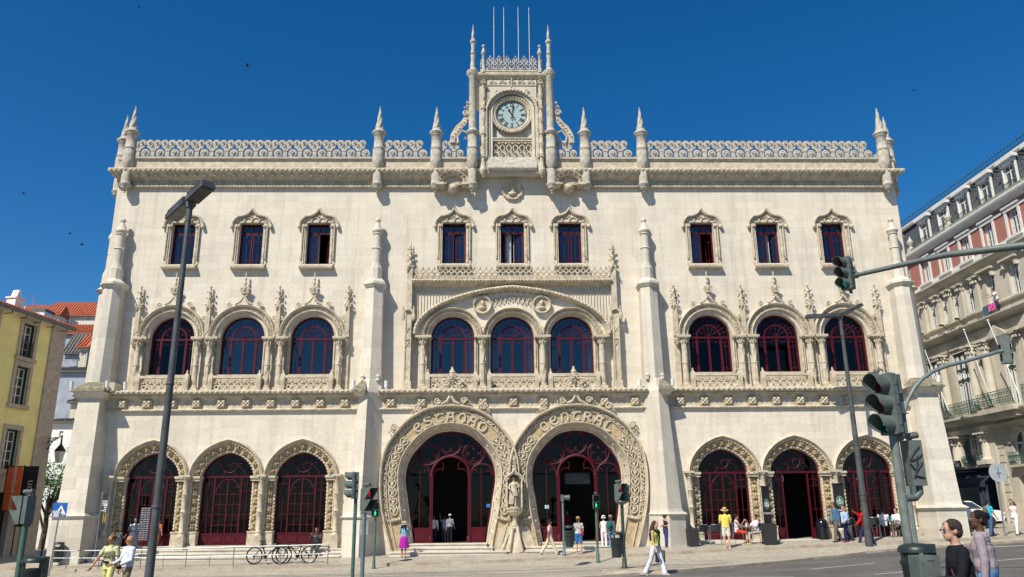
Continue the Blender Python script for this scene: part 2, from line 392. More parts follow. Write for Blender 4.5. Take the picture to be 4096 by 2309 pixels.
def sheet(name, fa, fb, m, dz, x0=-60, x1=60, nx=120, ny=8, kind='structure'):
    b = MB(); rows = []
    for j in range(ny+1):
        t = j/ny; row = []
        for i in range(nx+1):
            x = x0+(x1-x0)*i/nx; y = fa(x)*(1-t)+fb(x)*t; row.append((x, y, ground_z(x, y)+dz))
        rows.append(row)
    b.loft(rows); o = b.build(name, m); tag(o, kind=kind); return o
# base sheet reaching the horizon, lying just under everything
b = MB(); rows = []
xs = [-1500, -300, -120]+[-60+3*i for i in range(41)]+[120, 300, 1500]; ys = [-1500, -300, -60]+[-20+2.5*i for i in range(49)]+[140, 300, 1500]
for y in ys: rows.append([(x, y, ground_z(x, y)-.30) for x in xs])
b.loft(rows); tag(b.build('ground', COBG), kind='structure')
sheet('road', lambda x: -20, road_y, ROAD, -.19, ny=40)
sheet('cobbled_apron', road_y, kerb_y, COB, -.11, ny=6)
sheet('pavement', kerb_y, lambda x: 62, COB, 0, ny=20)
def kerb_strip(name, f, w, top, bot, x0=-60, x1=60, n=160):
    b = MB(); rows = [[], [], [], []]
    for i in range(n+1):
        x = x0+(x1-x0)*i/n; y = f(x)
        for k, (dy, dz) in enumerate(((-.02, bot), (-.02, top+.008), (w, top+.008), (w, bot))): rows[k].append((x, y+dy, ground_z(x, y)+dz))
    b.loft(rows); tag(b.build(name, KERB), kind='structure')
kerb_strip('kerb', kerb_y, .28, 0, -.3); kerb_strip('kerb', road_y, .22, -.11, -.4)
# darker bands of setts and lines in the apron
for k, (d, w) in enumerate(((1.0, .10), (2.6, .30), (3.6, .55), (5.0, .45), (6.2, .12))):
    f = lambda x, d=d: kerb_y(-8)-d-.02*(x+8)-.006*max(0, x)**2
    b = MB(); rows = []
    for dy in (0, w): rows.append([(x, f(x)+dy, ground_z(x, f(x)+dy)-.1065) for x in [-14+.5*i for i in range(45)] if f(x) > road_y(x)+.6])
    if len(rows[0]) > 2: b.loft(rows); tag(b.build('sett_band', COBG), kind='structure')
# road paint
def stripe(p, q, w, name='lane_marking', dz=-.186):
    a, c = Vector(p), Vector(q); d = (c-a).normalized(); nrm = Vector((-d.y, d.x))*w/2; N = max(1, int((c-a).length)); b = MB(); rows = [[], []]
    for i in range(N+1):
        s_ = a.lerp(c, i/N)
        for k, e in enumerate((-1, 1)): v = s_+nrm*e; rows[k].append((v.x, v.y, ground_z(v.x, v.y)+dz))
    b.loft(rows); tag(b.build(name, WLINE), kind='structure')
stripe((9.0, 26.1), (11.9, 28.0), .13); stripe((9.3, 22.4), (10.6, 23.1), .13); stripe((14.9, 26.3), (18.4, 28.3), .13)
stripe((19.2, 33.9), (23, 34.0), .10)
stripe((4.1, 24.9), (5.3, 24.1), .16); stripe((5.6, 23.8), (7.2, 22.7), .18)
# ================================================================== THE STATION
ST = empty('railway_station', (0, 37, 0))
tag(ST, 'long pale limestone station palace with horseshoe doors, spiral pinnacles and a clock tower', 'station')
ST.location = (0, 0, 0)
WU, WL, YG, YGL = 38.0, 37.25, 38.28, 37.85      # wall planes and glass planes
BAYS = (9.75, 13.13, 16.52)
def part(mb, name, m=STONE, parent=ST, smooth=None, loc=None): return mb.build(name, m, parent, loc, smooth)
def circ(r, n=20, c=(0, 0)): return [(c[0]+r*cos(2*pi*i/n), c[1]+r*sin(2*pi*i/n)) for i in range(n)]

# --- walls with their openings
def rect(x0, x1, z0, z1): return [(x0, z0), (x1, z0), (x1, z1), (x0, z1)]
upw = []
for x in BAYS: upw += [x, -x]
holes = [rect(x-.6, x+.6, 13.93, 16.15) for x in upw]+[rect(x-.6, x+.6, 13.95, 16.18) for x in (-2.9, .05, 2.98)]
holes += [[(x+p[0], p[1]) for p in semi(1.12, 10.2, 20, 8.0)] for x in upw]
holes += [[(x+p[0], p[1]) for p in semi(1.12, 10.18, 20, 8.0)] for x in (-2.92, 0, 2.92)]
m = MB(); m.poly(rect(-20.12, 20.12, 7.2, 18.8), holes, WU, WU+.7); part(m, 'upper_wall')
# lower wall
HS_IN = [(0, 5.59), (.54, 5.52), (1.02, 5.30), (1.61, 4.72), (1.96, 4.15), (2.07, 3.57), (2.04, 3.05), (1.95, 2.55), (1.83, 1.7), (1.70, 1.0), (1.62, .3)]
HS_OUT = [(0, 6.77), (.54, 6.74), (1.08, 6.62), (1.65, 6.36), (2.13, 6.0), (2.85, 5.10), (3.14, 4.27), (3.21, 3.5), (3.2, 2.9), (3.12, 2.2), (2.96, 1.5), (2.78, .9), (2.56, .2)]
def sym(half, n=36):
    h = resample(spline(half, 5), n); return [(-p[0], p[1]) for p in h[::-1]]+h[1:]
HI, HO = sym(HS_IN), sym(HS_OUT)
holes = []
for sx in (-1, 1):
    q = lerp2(HI, HO, .22); q = [(p[0]+sx*2.93, p[1]) for p in q]; q = [(q[0][0], .28)]+q[1:-1]+[(q[-1][0], .28)]; holes.append(q)
GI = ogive(1.17, 1.08, 3.57, 14, .3); GO = ogive(1.70, 1.72, 3.57, 14, .3)
for x in (9.7, 13.08, 16.46):
    for s in (-1, 1):
        q = lerp2(GI, GO, .74); holes.append([(p[0]+s*x, p[1]) for p in q])
m = MB(); m.poly(rect(-20.0, 20.0, -1.2, 7.2), holes, WL, WL+.75); part(m, 'lower_wall')
# ends, back, roof, floors
m = MB()
for s in (-1, 1):
    x0, x1 = sorted((s*19.7, s*20.12)); m.box(x0, x1, WU+.7, 53, 7.2, 18.8)
    x0, x1 = sorted((s*19.7, s*20.0)); m.box(x0, x1, WL+.75, 53, -1.2, 7.2)
m.box(-20.0, 20.0, 52.4, 53, -1.2, 18.8); part(m, 'side_wall', STONE2)
m = MB(); m.box(-19.7, 19.7, 38.7, 52.4, 18.2, 18.5); part(m, 'roof', CARVE2)
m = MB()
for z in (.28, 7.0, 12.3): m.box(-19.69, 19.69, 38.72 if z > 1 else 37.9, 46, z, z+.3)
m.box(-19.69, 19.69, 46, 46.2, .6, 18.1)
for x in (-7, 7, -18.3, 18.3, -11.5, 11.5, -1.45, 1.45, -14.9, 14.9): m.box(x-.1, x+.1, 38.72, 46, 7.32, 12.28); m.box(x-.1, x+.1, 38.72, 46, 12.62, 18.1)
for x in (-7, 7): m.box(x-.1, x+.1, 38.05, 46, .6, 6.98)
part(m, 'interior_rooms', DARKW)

# --- top cornice, parapet, balustrade
U_ = [(-20.25, 53), (-20.25, WU), (20.25, WU), (20.25, 53)]
def usweep(prof, name, mt, deco=None, y=None):
    m = MB(); sweep_xy(m, U_, prof); return m
m = MB(); m2 = MB()
prof = [(-.05, 18.02), (.09, 18.02), (.14, 18.08), (.09, 18.13), (.09, 18.38), (.16, 18.40), (.18, 18.46), (.27, 18.50), (.36, 18.56), (.42, 18.66), (.57, 18.74), (.60, 18.88), (.55, 18.93), (.3, 18.96), (-.05, 18.96)]
for pth in ([(-19.87, 53), (-19.87, WU), (-1.66, WU)], [(1.82, WU), (19.87, WU), (19.87, 53)]): sweep_xy(m, pth, prof)
for i in range(166):
    x = -20.3+i*.2462
    if -1.95 < x < 2.1: continue
    m.ball((x, WU-.60, 18.81), (.075, .06, .07), 6, 4)
for i in range(83):
    x = -19.95+i*.487
    if -1.95 < x < 2.1: continue
    m.box(x-.08, x+.08, WU-.42, WU-.30, 18.51, 18.66)
    for dx, dz in ((-.035, .03), (.035, .03), (-.035, -.03), (.035, -.03)): m.ball((x+dx, WU-.43, 18.585+dz), (.035, .03, .03), 5, 3)
for i in range(294):
    x = -19.7+i*.1345
    if -1.95 < x < 2.1: continue
    m.box(x-.036, x+.036, WU-.135, WU-.07, 18.15, 18.375)
rope(m, [(-19.7, WU-.13, 18.07), (-1.95, WU-.13, 18.07)], .055, .16, 6); rope(m, [(2.1, WU-.13, 18.07), (19.7, WU-.13, 18.07)], .055, .16, 6)
for s in (-1, 1):
    for i in range(14):
        y = WU+.1+i*.2436; m.ball((s*20.48, y, 18.81), (.06, .075, .07), 6, 4)
        if i % 2: m.box(s*20.1-.1, s*20.1+.1, y-.08, y+.08, 18.51, 18.66)
part(m, 'cornice', CARVE)
m = MB(); PR = [(.0, 18.9), (.33, 18.9), (.33, 19.44), (.38, 19.46), (.38, 19.52), (.12, 19.52), (.1, 18.9)]
for pth in ([(-19.75, 53), (-19.75, WU), (-1.6, WU)], [(1.76, WU), (19.75, WU), (19.75, 53)]): sweep_xy(m, pth, PR)
part(m, 'parapet', CARVE)
def bal_unit():
    u = MB()
    for s in (-1, 1): u.taper(s*.38-.14 if s < 0 else .24, s*.38+.14 if s < 0 else .52, 0, .14, .0, s*.38-.1, s*.38+.1, .0, .14, .10)
    u.box(-.48, -.28, 0, .14, .09, .42); u.box(-.51, -.25, -.02, .16, .40, .46)
    # lidded heart urn between two piers
    u.lathe((0, .07, .06), [(.07, 0), (.09, .04), (.06, .06)], 8); u.tube([(.155*sin(a), .07, .30-.165*cos(a)) for a in [.2+(2*pi-.4)*q/12 for q in range(13)]], .05, 6, flat=1.5); u.ball((0, .03, .24), (.05, .08, .09), 6, 4)
    u.ball((-.045, .01, .33), (.065, .07, .07), 6, 4); u.ball((.045, .01, .33), (.065, .07, .07), 6, 4)
    # diagonal arms to the volutes
    for s in (-1, 1):
        x0 = -.38
        u.tube([(x0+s*.06, .07, .46), (x0+s*.14, .07, .58), (x0+s*.30, .07, .66)], [.06, .06, .05], 5, flat=1.3)
    for cx in (-.38-.19, -.38+.19):
        u.tube([(cx+.125*cos(a), .07, .86+.125*sin(a)) for a in [2*pi*k/12 for k in range(12)]], .052, 6, closed=True, flat=1.5)
        u.ball((cx, .02, .86), (.06, .09, .06), 6, 4)
        s = 1 if cx > -.38 else -1
        u.tube([(cx-s*.12, .07, .84), (cx-s*.10, .07, .68), (cx, .07, .60)], .05, 5, flat=1.3)
    u.tube([(-.38, .07, .48), (-.38, .05, .66)], [.07, .02], 4)
    u.ball((-.38, .07, .88), .05, 5, 3)
    return u
BU = bal_unit()
def bal_run(x0, x1, n, name='balustrade'):
    m = MB(); p = (x1-x0)/n
    for i in range(n): m.merge(BU, (x0+p*(i+.5), WU-.42, 19.52), (p/.76, 1, 1))
    m.box(x0, x1, WU-.44, WU-.26, 19.50, 19.60)
    return part(m, name, CARVE2, smooth=40)
bal_run(7.12, 19.15, 16); bal_run(-19.15, -7.12, 16); bal_run(4.15, 6.5, 3); bal_run(-6.5, -4.15, 3); bal_run(2.3, 3.58, 2); bal_run(-3.58, -2.3, 2)
for s in (-1, 1):
    m = MB()
    for i in range(3):
        k = len(m.v); m.merge(BU); m.xform(Matrix.Translation((s*20.05, 39.5+i*.76, 19.52))@Matrix.Rotation(s*pi/2, 4, 'Z'), k)
    m.box(s*20.0-.1, s*20.0+.1, 38.9, 53, 19.5, 19.6)
    for i in range(14): m.ball((s*20.0, 42+i*.76, 20.0), (.12, .2, .5), 6, 5)
    part(m, 'balustrade', CARVE2, smooth=40)

# --- spiral pinnacles on the cornice
def pinnacle(x, y, name='pinnacle'):
    m = MB(); c = (0, 0, 0)
    m.lathe(c, [(.02, 17.46), (.06, 17.50), (.03, 17.56), (.09, 17.58), (.10, 17.64), (.13, 17.66), (.21, 17.72), (.21, 17.78), (.28, 17.84), (.29, 17.93), (.24, 17.97), (.235, 18.12)], 16)
    m.lathe(c, [(.25, 18.1), (.235, 18.62), (.16, 18.78), (.12, 19.0)], 8, a0=pi/8)
    m.lathe(c, [(.2, 18.8), (.31, 19.05), (.31, 19.2), (.30, 19.8), (.27, 19.88)], 8, a0=pi/8)
    m.lathe(c, [(.30, 19.85), (.31, 19.92), (.26, 19.97), (.255, 20.62), (.30, 20.66), (.28, 20.70), (.37, 20.80), (.375, 20.84), (.30, 20.92), (.23, 20.98), (.21, 21.06)], 16)
    m.lathe(c, [(.195*(1-t)+.022*t, 21.06+t*1.26) for t in [i/60 for i in range(61)]], 24, lobes=(4, .14, -11))
    m.ball((0, 0, 22.33), .035, 6, 4)
    return part(m, name, CARVE2, smooth=50, loc=(x, y, 0))
p0 = pinnacle(6.84, 37.62); p0.location.z = .15
for x, y in ((-6.84, 37.62), (3.87, 37.62), (-3.87, 37.62), (19.56, 37.62), (-19.56, 37.62), (20.45, 38.7), (-20.45, 38.7)): copy_tree(p0, ST, (x, y, (.2 if y > 38 else .15)))

# --- arches on the cornice between the pinnacles, each over a stone ball
for s in (-1, 1):
    m = MB(); A = ogive(.5, .3, 18.22, 10, 18.05, .25); B = ogive(.74, .55, 18.22, 10, 18.05, .25)
    X0 = s*2.96
    rows = []
    for t, y in ((0, 37.95), (0, 37.40), (.25, 37.34), (.35, 37.42), (.75, 37.40), (.8, 37.30), (1, 37.28), (1.02, 37.9)):
        rows.append([(X0+p[0], y, p[1]) for p in lerp2(A, B, t)])
    m.loft(rows)
    for k in range(7):
        q = lerp2(A, B, .55)[2+k*3]; m.ball((X0+q[0], 37.36, q[1]), .05, 5, 4)
    m.box(X0-.86, X0-.44, 37.2, 37.95, 17.93, 18.05); m.box(X0+.44, X0+.86, 37.2, 37.95, 17.93, 18.05)
    m.box(X0-.74, X0+.74, 37.6, 37.98, 18.05, 18.7)
    for e in (-1, 1): m.tube([(X0+e*.48, 37.5, 18.08), (X0+e*.36, 37.45, 18.06), (X0+e*.32, 37.45, 18.12)], .045, 5)
    part(m, 'cornice_arch', CARVE, smooth=40)
    m = MB(); m.ball((X0, 37.72, 17.86), .27, 14, 9)
    for a in (-.5, 0, .5):
        M = Matrix.Rotation(a, 3, 'Y'); m.tube([Vector((X0, 37.72, 17.86))+M@Vector((.285*cos(t), -.285*sin(t), .02)) for t in [pi*i/12 for i in range(13)]], .03, 5)
    m.tube([(X0+.28*cos(t)*.7, 37.72-.28*sin(t), 17.86+.2*cos(t)) for t in [pi*i/12 for i in range(13)]], .035, 5)
    m.lathe((X0, 37.72, 17.5), [(.03, 0), (.08, .06), (.12, .12)], 8)
    part(m, 'armillary_ball', CARVE, smooth=50)

# ------------------------------------------------------------------ clock tower
TX = .08
m = MB()
m.poly([(TX-1.3, 18.56), (TX+1.3, 18.56), (TX+1.3, 24.0), (TX-1.3, 24.0)], [[(TX+p[0], p[1]) for p in semi(1.02, 22.15, 22, 19.52)]], 37.4, 37.7)
m.box(TX-1.3, TX+1.3, 37.7, 38.0, 18.92, 24.3)
m.box(TX-1.72, TX-1.3, 37.55, 41, 18.92, 24.3); m.box(TX+1.3, TX+1.72, 37.55, 41, 18.92, 24.3); m.box(TX-1.3, TX+1.3, 40.8, 41, 18.92, 24.3)
m.box(TX-1.70, TX+1.70, 38.0, 40.8, 24.0, 24.29)
m.box(TX-1.76, TX+1.76, 37.52, 38.8, 18.64, 18.9); m.box(TX-1.9, TX+1.9, 37.70, 38.79, 18.62, 19.5)
CT = part(m, 'clock_tower', STONE2)
m = MB(); sq = [(TX-1.72, 41), (TX-1.72, 37.5), (TX+1.72, 37.5), (TX+1.72, 41), (TX-1.72, 41)]
sweep_xy(m, sq, [(0, 23.98), (.04, 24.0), (.1, 24.08), (.26, 24.2), (.28, 24.3), (.24, 24.36), (0, 24.4), (-.3, 24.4), (-.3, 24.0)])
for i in range(12): m.ball((TX-1.3+i*.236, 37.36, 24.07), .045, 5, 4)
part(m, 'tower_cornice', CARVE, CT)
# sloping base under the clock panel
m = MB()
m.poly([(37.38, 19.52), (37.18, 18.92), (37.16, 18.82), (37.22, 18.72), (37.32, 18.70), (37.96, 18.66), (37.9, 19.52)], [], TX-1.25, TX+1.25, axis='x')
m.box(TX-1.42, TX-1.2, 37.3, 37.95, 18.58, 19.5); m.box(TX+1.2, TX+1.42, 37.3, 37.95, 18.58, 19.5)
part(m, 'sloped_base', CARVE2, CT)
# panel of interlace under the clock
m = MB()
m.box(TX-1.0, TX+1.0, 37.42, 37.55, 20.44, 20.62); m.box(TX-1.02, TX+1.02, 37.38, 37.5, 20.56, 20.62)
for i in range(6):
    x = TX-.85+i*.34
    for s in (-1, 1):
        m.tube([(x-.17*s, 37.58, 19.56), (x-.12*s, 37.56, 19.75), (x+.10*s, 37.55, 19.98), (x+.13*s, 37.56, 20.15), (x, 37.57, 20.3), (x-.1*s, 37.58, 20.42)], .042, 5)
    m.ball((x, 37.6, 19.66), .05, 5, 4); m.ball((x, 37.6, 20.36), .05, 5, 4)
part(m, 'interlace_panel', CARVE, CT, smooth=45)
# face surround
m = MB(); CZ0 = 22.03
for r, y, w in ((1.02, 37.5, .07), (.90, 37.52, .045)):
    rope(m, [(TX+r*cos(a), y, CZ0-.02+r*sin(a)) for a in [2*pi*i/40 for i in range(41)]], w, .16, 6)
m.loft([[(TX+r*cos(a), y, CZ0+r*sin(a)) for a in [2*pi*i/40 for i in range(41)]] for r, y in ((1.0, 37.69), (.98, 37.5), (.88, 37.52), (.80, 37.60), (.79, 37.69))])
for i in range(12):
    a = 2*pi*i/12+.26; m.ball((TX+.93*cos(a), 37.5, CZ0+.93*sin(a)), .035, 5, 4)
A = semi(1.16, 22.2, 22, 19.5); B = semi(1.36, 22.2, 22, 19.5)
m.loft([[(TX+p[0], y, p[1]) for p in lerp2(A, B, t)] for t, y in ((-.7, 37.66), (0, 37.42), (.0, 37.34), (.3, 37.40))])
rope(m, [(TX+p[0], 37.30, p[1]) for p in semi(1.34, 22.0, 22, 19.4)], .075, .2, 8, .22)
for a in (-1.05, -.55, .55, 1.05):
    c = (TX+1.47*sin(a), 37.34, 22.0+1.47*cos(a)); scroll(m, c, .13, 1 if a > 0 else -1, .04); leafclump(m, (c[0]+.05*(1 if a > 0 else -1), 37.38, c[2]-.16), .11, 6)
m.tube([(TX-.3, 37.36, 23.3), (TX-.1, 37.34, 23.38), (TX, 37.32, 23.62)], [.06, .06, .03], 6); m.tube([(TX+.3, 37.36, 23.3), (TX+.1, 37.34, 23.38), (TX, 37.32, 23.62)], [.06, .06, .03], 6)
for s in (-1, 1):
    for k in range(3): m.box(TX+s*(1.28+k*.09)-.02, TX+s*(1.28+k*.09)+.02, 37.36, 37.42, 22.75, 23.2)
part(m, 'clock_surround', CARVE, CT, smooth=45)
# rope posts, side pinnacles
m = MB()
for s in (-1, 1):
    x = TX+s*1.50
    m.tube([(x, 37.26, 18.9+i*.05) for i in range(95)], .1, 10, lobes=(3, .16, 9))
    for z in (19.45, 20.75, 22.2, 23.62): m.lathe((x, 37.26, z), [(.11, -.05), (.15, 0), (.11, .05)], 10)
    m.box(x-.14, x+.14, 37.12, 37.5, 23.66, 23.72)
    m.lathe((x, 37.3, 18.3), [(.02, .0), (.05, .04), (.03, .08), (.13, .18), (.15, .28), (.2, .36), (.2, .5), (.14, .56), (.13, .8)], 8)
    leafclump(m, (x, 37.3, 23.85), .14, 10, 3); leafclump(m, (x, 37.3, 24.1), .1, 8, 5)
part(m, 'rope_post', CARVE, CT, smooth=45)
m = MB()   # frieze of leaves over the arch
m.box(TX-1.3, TX+1.3, 37.36, 37.42, 23.64, 23.70)
for i in range(5):
    x = TX-1.0+i*.5
    scroll(m, (x-.1, 37.38, 23.84), .09, 1, .03); scroll(m, (x+.12, 37.38, 23.84), .09, -1, .03); leafclump(m, (x, 37.38, 23.98), .07, 6, i)
m.tube([(TX, 37.34, 23.6), (TX, 37.34, 24.1)], [.05, .03], 6)
part(m, 'leaf_frieze', CARVE, CT, smooth=45)
# dial, numerals, hands
m = MB(); m.lathe((TX, 37.66, CZ0), [(.01, 0), (.80, 0), (.80, .05), (.01, .05)], 40, M=Matrix.Rotation(pi/2, 3, 'X'))
DIAL = mat('clock_dial_enamel', (.36, .46, .45), .35, var=.06)
BLK = mat('black_iron', (.012, .014, .018), .4, metal=.3, var=.1)
part(m, 'clock_dial', DIAL, CT)
m = MB()
def bar2(m, cx, cz, dx, dz, ang, w, L, y=37.60):
    """a bar lying on the dial: centre offset (dx,dz) in the numeral's own frame"""
    ca, sa = cos(ang), sin(ang)
    def T(u, v): return (cx+u*ca+v*sa, cz-u*sa+v*ca)
    q = [T(dx-w/2, dz-L/2), T(dx+w/2, dz-L/2), T(dx+w/2, dz+L/2), T(dx-w/2, dz+L/2)]
    m.poly(q, [], y, y+.02)
def slant(m, cx, cz, x0, x1, ang, w, L, y=37.60):
    ca, sa = cos(ang), sin(ang)
    def T(u, v): return (cx+u*ca+v*sa, cz-u*sa+v*ca)
    m.poly([T(x0-w/2, -L/2), T(x0+w/2, -L/2), T(x1+w/2, L/2), T(x1-w/2, L/2)], [], y, y+.02)
NUM = ['XII', 'I', 'II', 'III', 'IIII', 'V', 'VI', 'VII', 'VIII', 'IX', 'X', 'XI']
for i, s_ in enumerate(NUM):
    a = 2*pi*i/12; cx, cz = TX+.60*sin(a), CZ0+.60*cos(a)
    wd_ = {'I': .042, 'V': .09, 'X': .095}; wd_ = {q: v*1.12 for q, v in wd_.items()}; tot = sum(wd_[c] for c in s_); x = -tot/2; L = .20
    for c in s_:
        w = wd_[c]; u = x+w/2
        if c == 'I': bar2(m, cx, cz, u, 0, a, .024, L)
        elif c == 'V': slant(m, cx, cz, u, u-.03, a, .024, L); slant(m, cx, cz, u, u+.03, a, .016, L, 37.598)
        else: slant(m, cx, cz, u-.03, u+.03, a, .024, L); slant(m, cx, cz, u+.03, u-.03, a, .016, L, 37.598)
        x += w
    bar2(m, cx, cz, 0, L/2+.006, a, tot, .018, 37.596); bar2(m, cx, cz, 0, -L/2-.006, a, tot, .018, 37.596)
for i in range(60):
    a = 2*pi*i/60; bar2(m, TX+.735*sin(a), CZ0+.735*cos(a), 0, 0, a, .012, .03)
m.loft([[(TX+r*cos(a), 37.605, CZ0+r*sin(a)) for a in [2*pi*i/40 for i in range(41)]] for r in (.765, .80)])
part(m, 'clock_numerals', BLK, CT)
def hand(ang, L, w, name):
    m = MB(); ca, sa = cos(ang), sin(ang)
    def T(u, v): return (TX+u*ca+v*sa, CZ0-u*sa+v*ca)
    m.poly([T(-w*.5, -.12), T(w*.5, -.12), T(w*.6, L*.55), T(w*1.6, L*.68), T(w*.4, L*.8), T(0, L), T(-w*.4, L*.8), T(-w*1.6, L*.68), T(-w*.6, L*.55)], [], 37.54 if L > .6 else 37.56, 37.555 if L > .6 else 37.575)
    k = T(0, -.2); m.poly(circ(.05, 10, k), [], 37.54, 37.55); part(m, name, BLK, CT)
hand(radians(-30), .46, .045, 'hour_hand'); hand(radians(8), .68, .035, 'minute_hand')
# corner shafts and spires
def spire():
    m = MB(); c = (0, 0, 0)
    m.lathe(c, [(.02, 17.38), (.06, 17.42), (.03, 17.5), (.09, 17.52), (.10, 17.62), (.21, 17.70), (.21, 17.78), (.29, 17.86), (.29, 17.95), (.24, 18.0)], 16)
    m.lathe(c, [(.25, 18.0), (.24, 18.62), (.17, 18.8), (.14, 19.0)], 8, a0=pi/8)
    m.lathe(c, [(.2, 18.8), (.31, 19.05), (.30, 19.8), (.28, 19.88)], 8, a0=pi/8)
    m.lathe(c, [(.30, 19.86), (.31, 19.92), (.25, 19.98), (.25, 20.66), (.30, 20.70), (.37, 20.80), (.375, 20.84), (.27, 20.92), (.22, 20.98), (.20, 21.1), (.195, 24.0), (.26, 24.1), (.27, 24.18), (.33, 24.26), (.34, 24.38), (.27, 24.44), (.19, 24.5), (.14, 24.62), (.13, 24.7)], 16)
    for k in range(6): m.ball((.3*cos(pi/3*k), .3*sin(pi/3*k), 24.2), .04, 5, 4)
    m.lathe(c, [(.13-.02*t, 24.7+.75*t) for t in [i/10 for i in range(11)]], 12, lobes=(3, .14, 9))
    m.lathe(c, [(.11, 25.42), (.16, 25.48), (.11, 25.54)], 12)
    m.lathe(c, [(.11-.01*t, 25.54+.58*t) for t in [i/10 for i in range(11)]], 12, lobes=(3, .14, 9))
    m.lathe(c, [(.10, 26.1), (.17, 26.18), (.175, 26.24), (.12, 26.32), (.1, 26.36)], 12)
    m.lathe(c, [(.095*(1-t)+.012*t, 26.36+t*.94) for t in [i/18 for i in range(19)]], 12, lobes=(3, .14, -10))
    return m
for s in (-1, 1): part(spire(), 'corner_spire', CARVE2, CT, smooth=50, loc=(TX-.03+s*2.03, 37.42, .08))
def small_post(x, y):
    m = MB(); m.lathe((x, y, 24.35), [(.12, 0), (.12, .12), (.08, .16), (.08, 1.1), (.12, 1.14), (.14, 1.2), (.09, 1.3), (.05, 1.48), (.03, 1.52)], 10); m.ball((x, y, 25.96), .09, 8, 6); return m
for x, y in ((TX-1.5, 37.3), (TX+1.5, 37.3), (TX-1.6, 40.9), (TX+1.6, 40.9)): part(small_post(x, y), 'roof_post', CARVE2, CT, smooth=50)
# openwork crown
def crown_run(m, x0, x1, y, n, ax='x'):
    p = (x1-x0)/n; k = len(m.v)
    for i in range(n):
        x = x0+p*(i+.5)
        for s in (-1, 1):
            m.tube([(x-s*p*.5, 0, 0.0), (x-s*p*.45, 0, .1), (x, 0, .32), (x+s*p*.4, 0, .5), (x+s*p*.33, 0, .64)], .045, 5)
            m.tube([(x-s*p*.5, 0, .3), (x-s*p*.2, 0, .45), (x-s*p*.06, 0, .62), (x-s*p*.16, 0, .76), (x-s*p*.30, 0, .70)], .04, 5)
            m.ball((x-s*p*.25, 0, .1), .05, 5, 4)
        m.ball((x, 0, .84), .06, 6, 4); m.ball((x, 0, .12), .06, 5, 4)
    m.box(x0, x1, -.05, .05, -.06, .03)
    return k
m = MB(); crown_run(m, TX-1.36, TX+1.36, 0, 6); m.xform(Matrix.Translation((0, 37.34, 24.5)))
k = len(m.v); crown_run(m, -1.6, 1.6, 0, 7); m.xform(Matrix.Translation((TX-1.62, 39.1, 24.5))@Matrix.Rotation(pi/2, 4, 'Z'), k)
k = len(m.v); crown_run(m, -1.6, 1.6, 0, 7); m.xform(Matrix.Translation((TX+1.62, 39.1, 24.5))@Matrix.Rotation(pi/2, 4, 'Z'), k)
part(m, 'openwork_crown', CARVE2, CT, smooth=45)
# side wings of the tower
for s in (-1, 1):
    m = MB(); X = lambda v: TX+s*v
    m.tube([(X(3.05), 37.55, 20.4), (X(3.03), 37.55, 20.75), (X(2.8), 37.55, 21.15), (X(2.5), 37.55, 21.45), (X(2.3), 37.55, 21.85), (X(2.25), 37.55, 22.5)], .05, 6, flat=2)
    m.tube([(X(3.18), 37.55, 20.4), (X(3.16), 37.55, 20.8), (X(2.92), 37.55, 21.28), (X(2.62), 37.55, 21.58), (X(2.42), 37.55, 21.9)], .035, 6, flat=2)
    for k in range(7): m.ball((X(3.1-.12*k), 37.5, 20.75+.16*k-.0*k), .05, 5, 4)
    m.tube([(X(2.8), 37.55, 20.4), (X(2.85), 37.55, 20.75), (X(2.6), 37.55, 21.1), (X(2.35), 37.55, 20.95), (X(2.3), 37.55, 20.6)], .055, 6)
    m.ball((X(2.78), 37.55, 21.22), .09, 6, 5); m.ball((X(2.45), 37.55, 21.6), .07, 6, 5)
    scroll(m, (X(2.42), 37.5, 22.1), .17, s, .06); leafclump(m, (X(2.38), 37.5, 22.4), .16, 10, 3); m.ball((X(2.33), 37.5, 22.68), .09, 6, 5); leafclump(m, (X(2.45), 37.5, 20.62), .12, 8, 4)
    part(m, 'tower_scroll', CARVE, CT, smooth=45)
# flagpoles and vent
for x, y in ((TX-.93, 38.2), (TX-.38, 38.2), (TX+.42, 38.2), (TX+1.02, 38.2)):
    m = MB(); m.tube([(0, 0, 24.2), (0, 0, 27.4), (0, 0, 29.0)], [.035, .03, .018], 8); m.ball((0, 0, 29.03), .035, 6, 4)
    part(m, 'flagpole', MATS['galvanised_steel'], smooth=50, loc=(x, y, 0))
m = MB(); m.tube([(TX-.56, 39, 24.2), (TX-.56, 39, 26.25)], .05, 8); m.lathe((TX-.56, 39, 26.25), [(.09, 0), (.11, .06), (.04, .14)], 10); part(m, 'vent_pipe', mat('rusty_pipe', (.25, .17, .12), .8, var=.3))

